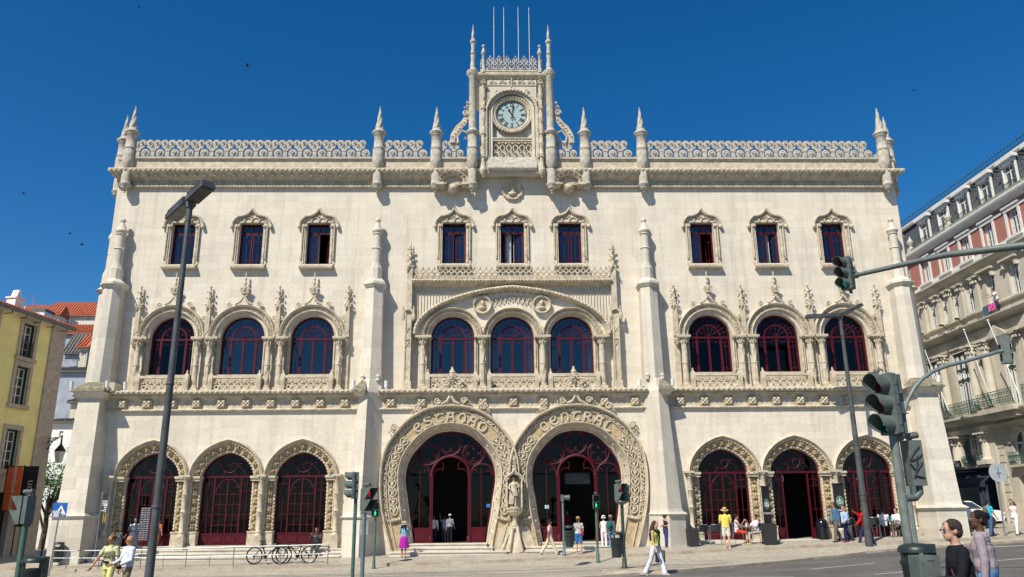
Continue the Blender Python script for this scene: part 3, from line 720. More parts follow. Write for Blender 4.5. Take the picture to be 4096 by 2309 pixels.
# --- medallions
def medallion(cx, y, cz, R, face=1):
    m = MB()
    m.loft([[(cx+r*cos(a), yy, cz+r*sin(a)) for a in [2*pi*i/28 for i in range(29)]] for r, yy in ((R, y+.1), (R, y-.06), (R*.92, y-.1), (R*.84, y-.06), (R*.76, y+.0), (R*.7, y+.02), (.01, y+.03))])
    if face == 1: leafband(m, [(cx+R*.92*cos(a), y-.08, cz+R*.92*sin(a)) for a in [2*pi*i/28 for i in range(29)]], R*.14, .09, .035, 3)
    else: rope(m, [(cx+R*.93*cos(a), y-.07, cz+R*.93*sin(a)) for a in [2*pi*i/28 for i in range(29)]], R*.09, .1, 6)
    s = 1 if face >= 0 else -1; h = R*.36
    m.ball((cx+s*h*.1, y-.05, cz+h*.45), (h*.62, .12, h*.85), 10, 7)
    m.ball((cx+s*h*.55, y-.05, cz+h*.35), (h*.22, .07, h*.16), 6, 4)
    m.ball((cx+s*h*.35, y-.06, cz-h*.15), (h*.35, .08, h*.42), 8, 5)
    m.ball((cx-s*h*.1, y-.05, cz+h*.95), (h*.6, .1, h*.4), 8, 5)
    m.ball((cx, y-.02, cz-h*.95), (h*1.15, .12, h*.6), 10, 6); m.ball((cx, y-.03, cz-h*.45), (h*.4, .1, h*.6), 8, 5)
    return part(m, 'medallion', CARVE, smooth=50)
medallion(.08, WU-.05, 17.90, .56)
for s in (-1, 1): medallion(s*1.47, WU-.12, 11.76, .46, 0 if s < 0 else -2)

# ------------------------------------------------------------------ square-headed windows
def leaf_mesh():
    """one casement, hinged at x=0, 0.52 wide"""
    m = MB(); w, h = .52, 1.62
    m.box(0, .055, 0, .05, 0, h); m.box(w-.055, w, 0, .05, 0, h); m.box(.055, w-.055, 0, .05, 0, .06); m.box(.055, w-.055, 0, .05, h-.06, h)
    m.box(w/2-.01, w/2+.01, .005, .035, .06, h-.06)
    for z in (.28, 1.25): m.box(.055, w-.055, .008, .032, z-.01, z+.01); m.tube([(w/2+.05*cos(a), .01, z+.05*sin(a)) for a in [2*pi*i/8 for i in range(8)]], .01, 4, closed=True)
    m.cur = 1; m.box(.05, w-.05, .018, .026, .05, h-.05)
    return m
LEAF = leaf_mesh().mesh('casement', [RED, GLASS])
def mirror_mesh(me, name):
    n = me.copy(); n.name = name
    for v in n.vertices: v.co.x = -v.co.x
    b = bmesh.new(); b.from_mesh(n); bmesh.ops.reverse_faces(b, faces=b.faces); b.to_mesh(n); b.free(); return n
LEAFR = mirror_mesh(LEAF, 'casement_right')
def curtain_mesh(w, h, seed=0):
    m = MB(); N = 26; rg = random.Random(seed); ph = rg.random()*6
    m.loft([[(w*i/N, .04*sin(i*1.45+ph)+.02*sin(i*.7), z+0*i) for i in range(N+1)] for z in (0, h*.5, h)]); return m.mesh('curtain', CURT, 60)
CURTM = curtain_mesh(.52, 2.1, 1)
def win_frame():
    m = MB()
    m.box(-.6, -.545, 0, .09, 0, 2.2); m.box(.545, .6, 0, .09, 0, 2.2); m.box(-.545, .545, 0, .09, 0, .05); m.box(-.545, .545, 0, .09, 2.14, 2.2)
    m.box(-.545, .545, 0, .09, 1.67, 1.75); m.box(-.03, .03, .003, .087, 1.75, 2.14)
    for x in (-.29, .29): m.box(x-.009, x+.009, .03, .05, 1.75, 2.14)
    m.box(-.545, -.03, .03, .05, 1.93, 1.948); m.box(.03, .545, .03, .05, 1.93, 1.948)
    m.cur = 1; m.box(-.545, -.03, .05, .058, 1.75, 2.14); m.box(.03, .545, .05, .058, 1.75, 2.14)
    return m
def hood():
    """rope label over the window with cusped fringe, jamb shafts"""
    m = MB()
    half = [(0, 2.92), (.10, 2.76), (.28, 2.60), (.50, 2.53), (.68, 2.50), (.82, 2.38), (.92, 2.20), (.97, 2.02)]
    R = [(x, z) for x, z in half]; L = [(-x, z) for x, z in half[::-1]]; full = spline(L+R[1:], 4)
    rope(m, xz(full, -.14), .062, .13, 8)
    inner = [(x*.88, 1.0*z-.10) for x, z in full]
    m.loft([xz(full, -.11), xz(lerp2(full, inner, .6), -.10), xz(inner, -.02), xz([(x*.80, min(z-.12, 2.36)) for x, z in inner], -.03)])
    # solid head behind the cusps
    head = [(x*.84, z-.13) for x, z in full if z > 2.3]
    m.poly(head+[(.62, 2.2), (-.62, 2.2)], [], -.045, .02)
    for k in range(4):
        cx = (-.54, -.19, .19, .54)[k]; r = .19
        z0 = 2.27 if abs(cx) < .3 else 2.22
        m.tube([(cx+r*cos(a), -.07, z0+r*.95*sin(a)) for a in [pi*i/10 for i in range(11)]], .035, 6)
    for x in (-.37, 0, .37): m.ball((x, -.09, 2.25), (.045, .05, .06), 6, 5)
    m.lathe((0, -.05, 2.55), [(.09, -.07), (.01, .08)], 4)
    for s in (-1, 1):
        m.ball((s*.97, -.13, 1.96), (.1, .1, .12), 8, 6); m.ball((s*.66, -.12, 1.98), (.10, .07, .06), 6, 5); m.ball((s*.75, -.1, 2.02), (.05, .06, .1), 6, 5)
        m.tube([(s*.80, -.08, 2.1), (s*.80, -.08, .26)], .045, 8); m.tube([(s*.70, -.05, 2.1), (s*.70, -.05, .0)], .035, 8)
        m.lathe((s*.80, -.08, .26), [(.02, -.05), (.06, 0), (.04, .04), (.06, .08)], 8)
        m.box(min(s*.6, s*.86), max(s*.6, s*.86), -.035, .02, 0, 2.15)
    return m
def sill():
    m = MB(); m.poly([(-.30, -.20), (-.28, -.27), (-.05, -.33), (.03, -.33), (.28, -.02), (.28, .0), (-.02, .0), (-.3, -.15)], [], -.83, .83, axis='x'); return m
WF = win_frame().mesh('window', [RED, GLASS]); HD = hood().mesh('hood_moulding', CARVE, 45); SL = sill().mesh('sill', CARVE)
def obj(name, me, parent, loc=(0, 0, 0), rz=0):
    o = bpy.data.objects.new(name, me); COL.objects.link(o); o.parent = parent; o.location = loc; o.rotation_euler = (0, 0, rz); return o
def square_window(x, z, la=0, ra=0, curt=(1, 1)):
    w = obj('window', WF, ST, (x, YG, z-.02))
    obj('hood_moulding', HD, w, (0, WU-YG, .0)); obj('sill', SL, w, (0, WU-YG, .0))
    obj('casement', LEAF, w, (-.54, .01, .05), radians(la)); obj('casement', LEAFR, w, (.54, .01, .05), -radians(ra))
    if curt[0]: obj('curtain', CURTM, w, (-.56, .28, .03))
    if curt[1]: obj('curtain', CURTM, w, (.06, .30, .03))
for i, x in enumerate((-16.52, -13.13, -9.75)): square_window(x, 13.95, 0, (0, 0, 62)[i], ((0, 0), (0, 0), (1, 0))[i])
for x, o in ((-2.9, (0, 12)), (.05, (48, 28)), (2.98, (0, 0))): square_window(x, 13.97, o[0], o[1], (1, 1))
for i, x in enumerate(BAYS): square_window(x, 13.95, 0, (64, 40, 0)[i], ((1, 0), (1, 1), (0, 1))[i])

# ------------------------------------------------------------------ round-arched windows
def arched_frame():
    """origin at the foot of the opening: 2.08 wide, springing at 1.85"""
    m = MB(); W, S = 1.06, 1.83
    o = semi(W, S, 24, 0); i_ = semi(W-.09, S, 24, .06)
    m.loft([xz(o, 0), xz(i_, 0), xz(i_, .1), xz(o, .1), xz(o, 0)])
    m.box(-W+.05, W-.05, 0, .1, 0, .07); m.box(-W+.05, W-.05, -.01, .1, S-.10, S)
    for x, w in ((-.60, .055), (.60, .055), (0, .05)): m.box(x-w, x+w, .003, .095, .07, S-.1)
    a = semi(.62, S, 18); b = semi(.55, S, 18); m.loft([xz(a, .01), xz(b, .01), xz(b, .08), xz(a, .08), xz(a, .01)])
    for k in range(1, 12):
        t = pi*k/12; m.tube([(.61*cos(t), .04, S+.61*sin(t)), ((W-.09)*cos(t), .04, S+(W-.09)*sin(t))], .011, 4)
    m.tube(xz(semi(.80, S, 18), .04), .010, 4)
    for k in range(5):
        t = pi*(k+1)/6; m.tube([(.04*cos(t), .04, S+.04*sin(t)), (.46*cos(t), .04, S+.46*sin(t))], .011, 4)
        m.tube([(.46*cos(t)+.07*cos(u), .04, S+.46*sin(t)+.07*sin(u)) for u in [2*pi*q/7 for q in range(7)]], .009, 4, closed=True)
    for s in (-1, 1):
        m.box(s*.81-.009, s*.81+.009, .03, .05, .07, S-.1)
        for z in (.25, 1.35, 1.55): m.box(s*.81-.15, s*.81+.15, .03, .05, z-.009, z+.009); m.tube([(s*.81+.05*cos(u), .04, z+.05*sin(u)) for u in [2*pi*q/8 for q in range(8)]], .009, 4, closed=True)
        m.tube([(s*.52, .04, 1.5), (s*.42, .04, 1.6), (s*.3, .04, 1.52), (s*.18, .04, 1.62), (s*.06, .04, 1.6)], .010, 4)
    return m
AF = arched_frame().mesh('arched_window', RED)
m = MB(); m.poly(semi(1.0, 1.83, 20, .03), [], .045, .053); AP = m.mesh('pane', GLASS)
m = MB(); m.poly(semi(1.0, 1.83, 20, .03), [], .045, .053); APD = m.mesh('pane', GLASSD)
def archivolt(R0, R1, wing=True):
    """origin at springing centre on the wall face"""
    m = MB(); A = semi(R0, 0, 26, -1.83); A2 = semi(R0, 0, 26); B2 = semi(R1, 0, 26)
    prof = [(0, .28), (0, .02), (.08, -.02), (.14, .0), (.2, .02), (.32, -.06), (.36, -.14), (.42, -.16), (.46, -.12), (.52, -.08), (.74, -.08), (.78, -.12), (.80, -.20), (.92, -.25), (1, -.20), (1.03, .03)]
    m.loft([xz(lerp2(A2, B2, t), y) for t, y in prof])
    # plain jambs below the springing
    for s in (-1, 1):
        x0 = s*R0; x1 = s*(R0+.18)
        m.box(min(x0, x1), max(x0, x1), -.05, .28, -1.83, 0); m.tube([(s*(R0+.06), -.08, -1.75), (s*(R0+.06), -.08, -.05)], .035, 6); m.tube([(s*(R0+.15), -.08, -1.75), (s*(R0+.15), -.08, -.05)], .03, 6)
    leafband(m, xz(lerp2(A2, B2, .63), -.10), (R1-R0)*.22, .075, .034, 5)
    if wing:
        # ogee foot of the finial and crockets
        for s in (-1, 1): m.tube([(s*.42, -.24, R1-.02), (s*.18, -.25, R1+.10), (s*.04, -.26, R1+.32), (0, -.26, R1+.40)], [.05, .06, .05, .04], 6)
        for a in (.42, 1.02):
            for s in (-1, 1):
                c = ((R1+.16)*sin(a)*s, -.14, (R1+.16)*cos(a)); scroll(m, c, .12, s, .04); leafclump(m, (c[0]+s*.10, -.12, c[2]-.14), .10, 6, 2)
    return m
def finial():
    m = MB()
    m.lathe((0, -.24, 0), [(.03, -.02), (.05, .02), (.11, .06), (.13, .12), (.10, .16)], 10)
    for s in (-1, 1): scroll(m, (s*.12, -.26, .32), .12, s, .04); scroll(m, (s*.11, -.26, .18), .09, -s, .03); m.ball((s*.07, -.24, .42), .06, 6, 4)
    m.ball((0, -.27, .3), (.07, .1, .14), 8, 5)
    m.lathe((0, -.22, .48), [(.05, 0), (.04, .1), (.08, .14), (.05, .2), (.035, .3), (.07, .36), (.04, .42), (.03, .56), (.05, .62), (.01, .74)], 8)
    return m
AVW = archivolt(1.06, 1.62).mesh('archivolt', CARVE, 45); AVC = archivolt(1.06, 1.44, False).mesh('archivolt', CARVE, 45); FIN = finial().mesh('finial', CARVE, 50)
def column(r=.135, h=2.55, kind=0):
    """foot at origin"""
    m = MB(); m.box(-r*1.5, r*1.5, -r*1.5, r*1.5, 0, .12); m.lathe((0, 0, .12), [(r*1.35, 0), (r*1.4, .05), (r*1.1, .1), (r*1.0, .14)], 12)
    L = {0: (3, .10, 6), 1: (6, .10, 0), 2: (4, .12, -8)}[kind]
    z1 = h*.47; m.lathe((0, 0, .2), [(r, (z1-.2)*i/14) for i in range(15)], 16, lobes=L)
    m.lathe((0, 0, z1), [(r, -.04), (r*1.2, 0), (r*1.2, .03), (r, .07)], 12)
    L2 = {0: (6, .10, 9), 1: (4, .12, -8), 2: (3, .10, 6)}[kind]
    m.lathe((0, 0, z1+.05), [(r*.96, (h-.45-z1)*i/14) for i in range(15)], 16, lobes=L2)
    for k in range(8):
        a = 2*pi*k/8; m.ball((r*1.15*cos(a), r*1.15*sin(a), h-.26), (.05, .05, .09), 5, 4); m.ball((r*1.45*cos(a+.3), r*1.45*sin(a+.3), h-.13), .045, 5, 4)
    m.lathe((0, 0, h-.4), [(r, 0), (r*1.2, .02), (r, .05), (r*1.1, .2), (r*1.5, .32)], 12); m.box(-r*1.7, r*1.7, -r*1.7, r*1.7, h-.1, h-.02)
    return m
COLM = [column(kind=k).mesh('column', CARVE, 45) for k in range(3)]
def canopy_pin():
    """crocketed pinnacle, foot at 0, 2.6 tall"""
    m = MB(); m.taper(-.11, .11, -.2, .02, 0, -.095, .095, -.18, .02, 1.5)
    for s in (-1, 1): m.tube([(s*.10, -.22, 1.35), (s*.05, -.24, 1.48), (0, -.24, 1.62)], .03, 5)
    m.tube([(-.08, -.21, .1), (.08, -.21, .3)], .018, 4); m.tube([(.08, -.21, .1), (-.08, -.21, .3)], .018, 4)
    m.box(-.15, .15, -.24, .03, 1.5, 1.56)
    for s in (-1, 1): m.ball((s*.15, -.2, 1.62), .05, 5, 4)
    m.lathe((0, -.09, 1.5), [(.12, 0), (.09, .3), (.11, .34), (.06, .4), (.07, .7), (.09, .74), (.05, .78), (.04, 1.0), (.07, 1.03), (.01, 1.16)], 6)
    for z in (1.68, 1.98, 2.3):
        for s in (-1, 1): m.ball((s*(.17-.03*(z-1.6)), -.1, z), (.055, .06, .045), 5, 4)
    m.ball((0, -.2, 1.95), .05, 5, 4); m.ball((0, -.18, 2.26), .045, 5, 4)
    return m
CPIN = canopy_pin().mesh('crocketed_pinnacle', CARVE, 45)
def railing():
    m = MB(); W = 1.02
    m.box(-W-.02, W+.02, -.10, .10, .60, .72); m.box(-W, W, -.06, .06, 0, .07)
    for i in range(6):
        x = -.84+i*.336
        m.tube([(x+.10*cos(a), 0, .18+.095*sin(a)) for a in [2*pi*k/10 for k in range(10)]], .026, 5, closed=True, flat=1.6)
        m.tube([(x-.168, 0, .12), (x-.13, 0, .34), (x, 0, .48), (x+.13, 0, .34), (x+.168, 0, .12)], .028, 5, flat=1.6)
        m.ball((x, -.03, .36), .045, 5, 4); m.ball((x-.168, -.02, .50), .045, 5, 4)
    for s in (-1, 1):
        m.box(s*1.13-.10, s*1.13+.10, -.12, .12, 0, .66); m.box(s*1.13-.045, s*1.13+.045, -.135, -.11, .1, .55)
        m.lathe((s*1.13, 0, .66), [(.15, 0), (.15, .05), (.10, .14), (.04, .2), (.055, .26), (.01, .34)], 4, a0=pi/4)
        m.box(s*1.13-.08, s*1.13+.08, .1, .6, 0, .62)
    return m
RAILM = railing().mesh('balcony_railing', CARVE, 45)
for s in (-1, 1):
    for i, x in enumerate(BAYS):
        X = s*x; f = obj('arched_window', AF, ST, (X, YG, 8.37)); obj('pane', AP if s < 0 and i < 2 else APD, f)
        av = obj('archivolt', AVW, ST, (X, WU, 10.2)); obj('finial', FIN, av, (0, 0, 1.62+.42))
        for e in (-1, 1): obj('column', COLM[(i+(e > 0)) % 3], ST, (X+e*1.40, WU-.34, 7.55))
        obj('balcony_railing', RAILM, ST, (X, WU-.55, 7.5))
        for e in (-1, 1):
            m = MB(); m.box(X+e*1.39-.33, X+e*1.39+.33, WU-.42, WU+.01, 10.05, 10.16); m.box(X+e*1.40-.30, X+e*1.40+.30, WU-.36, WU+.005, 9.98, 10.06); part(m, 'impost', CARVE)
        m = MB(); m.box(X-1.05, X+1.05, WU-.1, WU+.3, 8.0, 8.36); part(m, 'window_sill', CARVE)
    for k in range(4):
        X = s*(8.06+3.38*k); obj('crocketed_pinnacle', CPIN, ST, (X, WU-.05, 10.16))
        m = MB(); m.box(X-.13, X+.13, WU-.12, WU+.01, 7.5, 10.05); m.lathe((X, WU-.22, 9.62), [(.03, 0), (.1, .1), (.08, .14), (.16, .3), (.17, .42)], 8); leafclump(m, (X, WU-.36, 9.86), .12, 8, k)
        m.box(X-.34, X+.34, WU-.55, WU, 7.44, 7.56)
        part(m, 'pilaster', CARVE, smooth=45)
# --- central loggia
for i, X in enumerate((-2.92, 0, 2.92)):
    f = obj('arched_window', AF, ST, (X, YG, 8.35)); obj('pane', AP, f); obj('archivolt', AVC, ST, (X, WU, 10.18)); obj('balcony_railing', RAILM, ST, (X, WU-.55, 7.5))
    for e in (-1, 1): obj('curtain', CURTM, f, (e*.82-.26, .3, .05))
    m = MB(); m.box(X-1.05, X+1.05, WU-.1, WU+.3, 8.0, 8.34); part(m, 'window_sill', CARVE)
for i, X in enumerate((-4.32, -1.46, 1.46, 4.32)):
    obj('column', COLM[i % 3], ST, (X, WU-.42, 7.55))
    m = MB(); m.box(X-.40, X+.40, WU-.50, WU+.01, 10.06, 10.17); leafclump(m, (X, WU-.26, 10.35), .13, 9, i); leafclump(m, (X, WU-.26, 10.6), .09, 6, i+4); part(m, 'impost', CARVE, smooth=45)
for s in (-1, 1):
    X = s*5.06; m = MB()
    m.box(X-.24, X+.24, WU-.52, WU, 7.44, 7.62); m.box(X-.20, X+.20, WU-.47, WU, 7.62, 7.95); m.box(X-.16, X+.16, WU-.40, WU, 7.95, 11.2)
    for e in (-1, 1): m.box(X+e*.13-.025, X+e*.13+.025, WU-.44, WU-.39, 8.0, 11.2)
    m.box(X-.18, X+.18, WU-.45, WU-.38, 9.95, 10.02)
    for z in (9.6, 10.3): m.tube([(X-.11, WU-.42, z), (X+.11, WU-.42, z+.3)], .02, 4); m.tube([(X+.11, WU-.42, z), (X-.11, WU-.42, z+.3)], .02, 4)
    m.tube([(X+.25*cos(a), WU-.42, 11.2+.25*sin(a)) for a in [pi*k/8 for k in range(9)]], .06, 6)
    for e in (-1, 1): m.lathe((X+e*.25, WU-.42, 10.9), [(.02, 0), (.1, .12), (.1, .3), (.04, .42), (.07, .5), (.02, .75)], 6)
    m.box(X-.13, X+.13, WU-.34, WU, 11.2, 13.7)
    m.lathe((X, WU-.18, 13.6), [(.20, 0), (.21, .06), (.15, .14), (.12, .2), (.10, .6), (.13, .64), (.07, .7), (.06, 1.0), (.09, 1.04), (.04, 1.12), (.02, 1.5)], 6)
    for z in (13.75, 14.05, 14.35, 14.65):
        for e in (-1, 1): m.ball((X+e*(.17-.05*(z-13.7)), WU-.2, z), .055, 5, 4)
        m.ball((X, WU-.33+.05*(z-13.7), z+.1), .05, 5, 4)
    for e in (-1, 1): m.tube([(X+e*.17, WU-.4, 13.45), (X+e*.1, WU-.42, 13.62), (X, WU-.43, 13.82)], .035, 5)
    part(m, 'loggia_pier', CARVE, smooth=45)
# big flattened arch, tympanum, panelled field, cresting
BA = []
for i in range(-24, 25):
    t = i/24; x = 4.78*t if abs(t) < .999 else 4.78*t
    a = pi/2*(1-abs(t)**1.0)
    x = 4.8*cos(a)*(1 if t > 0 else -1); BA.append((x, 10.25+2.42*(.86*sin(a)**.9+.14*(1-abs(x)/4.8))))
m = MB(); inner = [(x*.955, 10.25+(z-10.25)*.93) for x, z in BA]
m.loft([xz(lerp2(BA, inner, t), y) for t, y in ((0, WU), (0, WU-.30), (.4, WU-.34), (.6, WU-.26), (.8, WU-.22), (1, WU-.12), (1.05, WU))])
rope(m, xz(lerp2(BA, inner, .18), WU-.34), .075, .19, 8)
for x, z in inner[8:-8:3]: m.ball((x*.99, WU-.2, z-.03), .035, 5, 4)
part(m, 'great_arch', CARVE, smooth=45)
m = MB()
def ba_z(x):
    for a, b in zip(BA, BA[1:]):
        if a[0] <= x <= b[0]: return a[1]+(b[1]-a[1])*(x-a[0])/(b[0]-a[0]+1e-9)
    return 10.3
for i in range(66):
    x = -4.8+i*.148
    z0 = ba_z(x)+.06
    if z0 < 12.55: m.box(x-.018, x+.018, WU-.045, WU, z0, 12.72)
    if i % 2 and z0 < 12.4: m.tube([(x-.07, WU-.03, 12.5), (x, WU-.04, 12.6), (x+.07, WU-.03, 12.5)], .015, 4)
part(m, 'panelled_field', CARVE)
m = MB()
for i in range(17):
    x = -1.76+i*.22
    z = ba_z(x)-.35-.25*abs(x)/1.8
    if abs(abs(x)-1.47) < .5: continue
    for s in (-1, 1): m.tube([(x-.11*s, WU-.05, z-.28), (x-.07*s, WU-.06, z-.08), (x, WU-.07, z)], .028, 5)
    m.ball((x, WU-.08, z-.3), .045, 5, 4)
for i in range(11):
    x = -1.5+i*.3; m.ball((x, WU-.03, ba_z(x)-.22), (.08, .04, .03), 6, 4)
part(m, 'tympanum_carving', CARVE, smooth=45)
m = MB()
m.poly([(WU, 12.72), (WU-.12, 12.74), (WU-.34, 12.86), (WU-.44, 12.90), (WU-.44, 12.98), (WU-.3, 13.02), (WU, 13.04)], [], -4.92, 4.92, axis='x')
rope(m, [(-4.95, WU-.42, 12.95), (4.95, WU-.42, 12.95)], .065, .17, 6)
for i in range(33): m.ball((-4.75+i*.297, WU-.26, 12.80), .035, 5, 4)
part(m, 'cresting_ledge', CARVE, smooth=45)
m = MB(); N = 34; p = 9.7/N
for i in range(N):
    x = -4.85+p*(i+.5)
    for s in (-1, 1):
        m.tube([(x-s*p*.5, WU-.30, 13.02), (x-s*p*.35, WU-.30, 13.14), (x, WU-.31, 13.3), (x+s*p*.5, WU-.30, 13.46)], .032, 5, flat=1.3)
        m.tube([(x-s*p*.5, WU-.3, 13.22), (x, WU-.3, 13.06)], .028, 4)
        m.tube([(x-s*p*.5, WU-.3, 13.42), (x, WU-.3, 13.60)], .028, 4)
    m.ball((x, WU-.33, 13.33), .045, 5, 4); m.ball((x, WU-.3, 13.65), .045, 5, 4)
part(m, 'cresting', CARVE, smooth=45)
# carved vases on the ledge
for s in (-1, 1):
    m = MB(); X = s*2.88; y = 37.28
    m.box(X-.28, X+.28, y-.15, y+.15, 7.44, 7.54)
    m.lathe((X, y, 7.5), [(.1, 0), (.06, .1), (.14, .3), (.2, .45), (.1, .55), (.16, .68), (.13, .78), (.16, .80), (.07, .92), (.05, 1.06)], 10)
    for e in (-1, 1): scroll(m, (X+e*.32, y-.05, 7.82), .2, e, .07); scroll(m, (X+e*.3, y-.05, 7.6), .12, -e, .05); scroll(m, (X+e*.15, y-.1, 8.12), .1, e, .04)
    leafclump(m, (X, y-.15, 7.95), .2, 10, 3)
    part(m, 'carved_vase', CARVE, smooth=50)

# --- the ledge between the storeys
LP = [(-.1, 6.50), (.06, 6.52), (.12, 6.57), (.06, 6.62), (.02, 6.66), (.02, 7.06), (.08, 7.10), (.10, 7.16), (.18, 7.20), (.23, 7.28), (.32, 7.33), (.36, 7.42), (.32, 7.46), (-.9, 7.47)]
for x0, x1 in ((-6.3, 6.3), (7.2, 18.75), (-18.75, -7.2)):
    m = MB(); m.poly([(WL-o, z) for o, z in LP]+[(WL+.7, 6.5)], [], x0, x1, axis='x')
    if x0 < -6.2 and x1 > 6.2:
        for a, b in ((-6.3, -4.35), (-1.5, 1.5), (4.35, 6.3)): rope(m, [(a, WL-.11, 6.57), (b, WL-.11, 6.57)], .05, .14, 6)
    else: rope(m, [(x0, WL-.11, 6.57), (x1, WL-.11, 6.57)], .05, .14, 6)
    rope(m, [(x0, WL-.35, 7.38), (x1, WL-.35, 7.38)], .075, .24, 8, .28); rope(m, [(x0, WL-.20, 7.22), (x1, WL-.20, 7.22)], .045, .13, 6, .25)
    part(m, 'ledge', CARVE)
def rosette():
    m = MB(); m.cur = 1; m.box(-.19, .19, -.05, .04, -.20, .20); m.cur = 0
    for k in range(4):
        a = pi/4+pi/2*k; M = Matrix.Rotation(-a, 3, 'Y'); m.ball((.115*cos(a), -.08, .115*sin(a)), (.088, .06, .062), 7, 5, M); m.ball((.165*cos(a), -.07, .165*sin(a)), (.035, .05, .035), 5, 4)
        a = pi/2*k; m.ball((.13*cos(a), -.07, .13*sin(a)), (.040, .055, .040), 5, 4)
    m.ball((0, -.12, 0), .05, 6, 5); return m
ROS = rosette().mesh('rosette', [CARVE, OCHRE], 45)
RX = [0, 1.43, -1.43, 4.29, -4.29, 5.72, -5.72]+[s*(7.86+1.14*k) for k in range(10) for s in (-1, 1)]
for x in RX: obj('rosette', ROS, ST, (x, WL-.06, 6.85)).scale = (1.1, 1.1, 1.1)

# ------------------------------------------------------------------ the two horseshoe portals
PPROF = [(0, 37.87), (.0, 37.74), (.03, 37.70), (.05, 37.60), (.08, 37.62), (.22, 37.24), (.235, 37.20), (.265, 37.12), (.295, 37.12), (.31, 37.20), (.70, 37.20), (.715, 37.12), (.745, 37.12), (.76, 37.18), (.865, 37.18), (.88, 37.06), (.92, 36.93), (.96, 36.92), (.99, 37.0), (1.0, 37.16), (1.0, 37.4)]
GLY = {  # uncial strokes in a box 1 wide, 1 high
 'E': [[(.8, .92), (.5, 1), (.2, .8), (.12, .5), (.2, .2), (.5, 0), (.82, .1)], [(.14, .52), (.7, .52)], [(.8, .92), (.78, .7), (.6, .56)]],
 'S': [[(.85, .8), (.7, .97), (.4, 1), (.18, .8), (.28, .6), (.6, .48), (.82, .3), (.7, .05), (.4, 0), (.12, .18)]],
 'T': [[(.08, .78), (.2, .96), (.92, .96), (.95, .82)], [(.62, .95), (.3, .75), (.2, .4), (.35, .08), (.62, .0), (.88, .18)]],
 'A': [[(.12, .0), (.3, .9), (.5, 1), (.75, .92)], [(.86, 0), (.72, .92)], [(.2, .45), (.8, .45)], [(.05, .95), (.95, .95)]],
 'C': [[(.82, .8), (.62, .98), (.3, .9), (.14, .5), (.3, .1), (.62, 0), (.85, .2)], [(.82, .8), (.80, .2)]],
 'c': [[(.82, .8), (.62, .98), (.3, .9), (.14, .5), (.3, .1), (.62, 0), (.85, .2)], [(.82, .85), (.84, .1)], [(.55, 0), (.62, -.14), (.5, -.24)]],
 'O': [[(.5, 1), (.2, .85), (.1, .5), (.25, .1), (.5, 0), (.78, .12), (.9, .5), (.8, .85), (.5, 1), (.42, 1.12)]],
 'N': [[(.15, 0), (.18, .95)], [(.15, .8), (.45, 1), (.75, .9), (.85, .5), (.75, 0)]],
 'R': [[(.18, 0), (.18, 1)], [(.1, .98), (.6, 1), (.8, .78), (.6, .55), (.2, .5)], [(.45, .5), (.7, .2), (.9, 0)]],
 'L': [[(.2, 1), (.22, .1), (.3, 0), (.75, 0), (.92, .2)], [(.1, 1), (.4, 1)]]}
def glyph(m, ch, c, tdir, ndir, w, h, y):
    for st in GLY[ch]:
        pts = []
        for u, v in (spline(st, 3) if len(st) > 2 else st):
            a = (u-.5)*w; b = (v-.5)*h; pts.append((c[0]+tdir[0]*a+ndir[0]*b, y, c[1]+tdir[1]*a+ndir[1]*b))
        m.tube(pts, .04, 6, ref=(0, 1, 0), flat=1.25)
def heart(m, c, tdir, ndir, w, h, y, up=1):
    def T(u, v): v *= up; return (c[0]+tdir[0]*u*h+ndir[0]*v*w, y, c[1]+tdir[1]*u*h+ndir[1]*v*w)
    for s in (-1, 1):
        m.tube([T(-.48, 0), T(-.3, s*.28), T(0, s*.44), T(.25, s*.42), T(.36, s*.25), T(.25, s*.1), T(.14, s*.2)], [.036]*5+[.03, .026], 6)
        m.tube([T(.36, s*.25), T(.47, s*.32), T(.5, s*.42)], .028, 5)
    m.ball(T(.02, 0), (.075, .05, .075), 7, 5); m.ball(T(-.16, 0), (.05, .045, .05), 6, 4); m.ball(T(.4, 0), (.05, .04, .04), 6, 4)
def path_frame(path, s):
    """point, unit tangent and outward normal at fraction s of the arc length"""
    d = [0]
    for a, b in zip(path, path[1:]): d.append(d[-1]+math.dist(a, b))
    L = d[-1]*s; j = 0
    while j < len(path)-2 and d[j+1] < L: j += 1
    t = (L-d[j])/(d[j+1]-d[j]); a, b = path[j], path[j+1]
    T = ((b[0]-a[0])/(d[j+1]-d[j]), (b[1]-a[1])/(d[j+1]-d[j]))
    return (a[0]+(b[0]-a[0])*t, a[1]+(b[1]-a[1])*t), T, (-T[1], T[0]), d[-1]
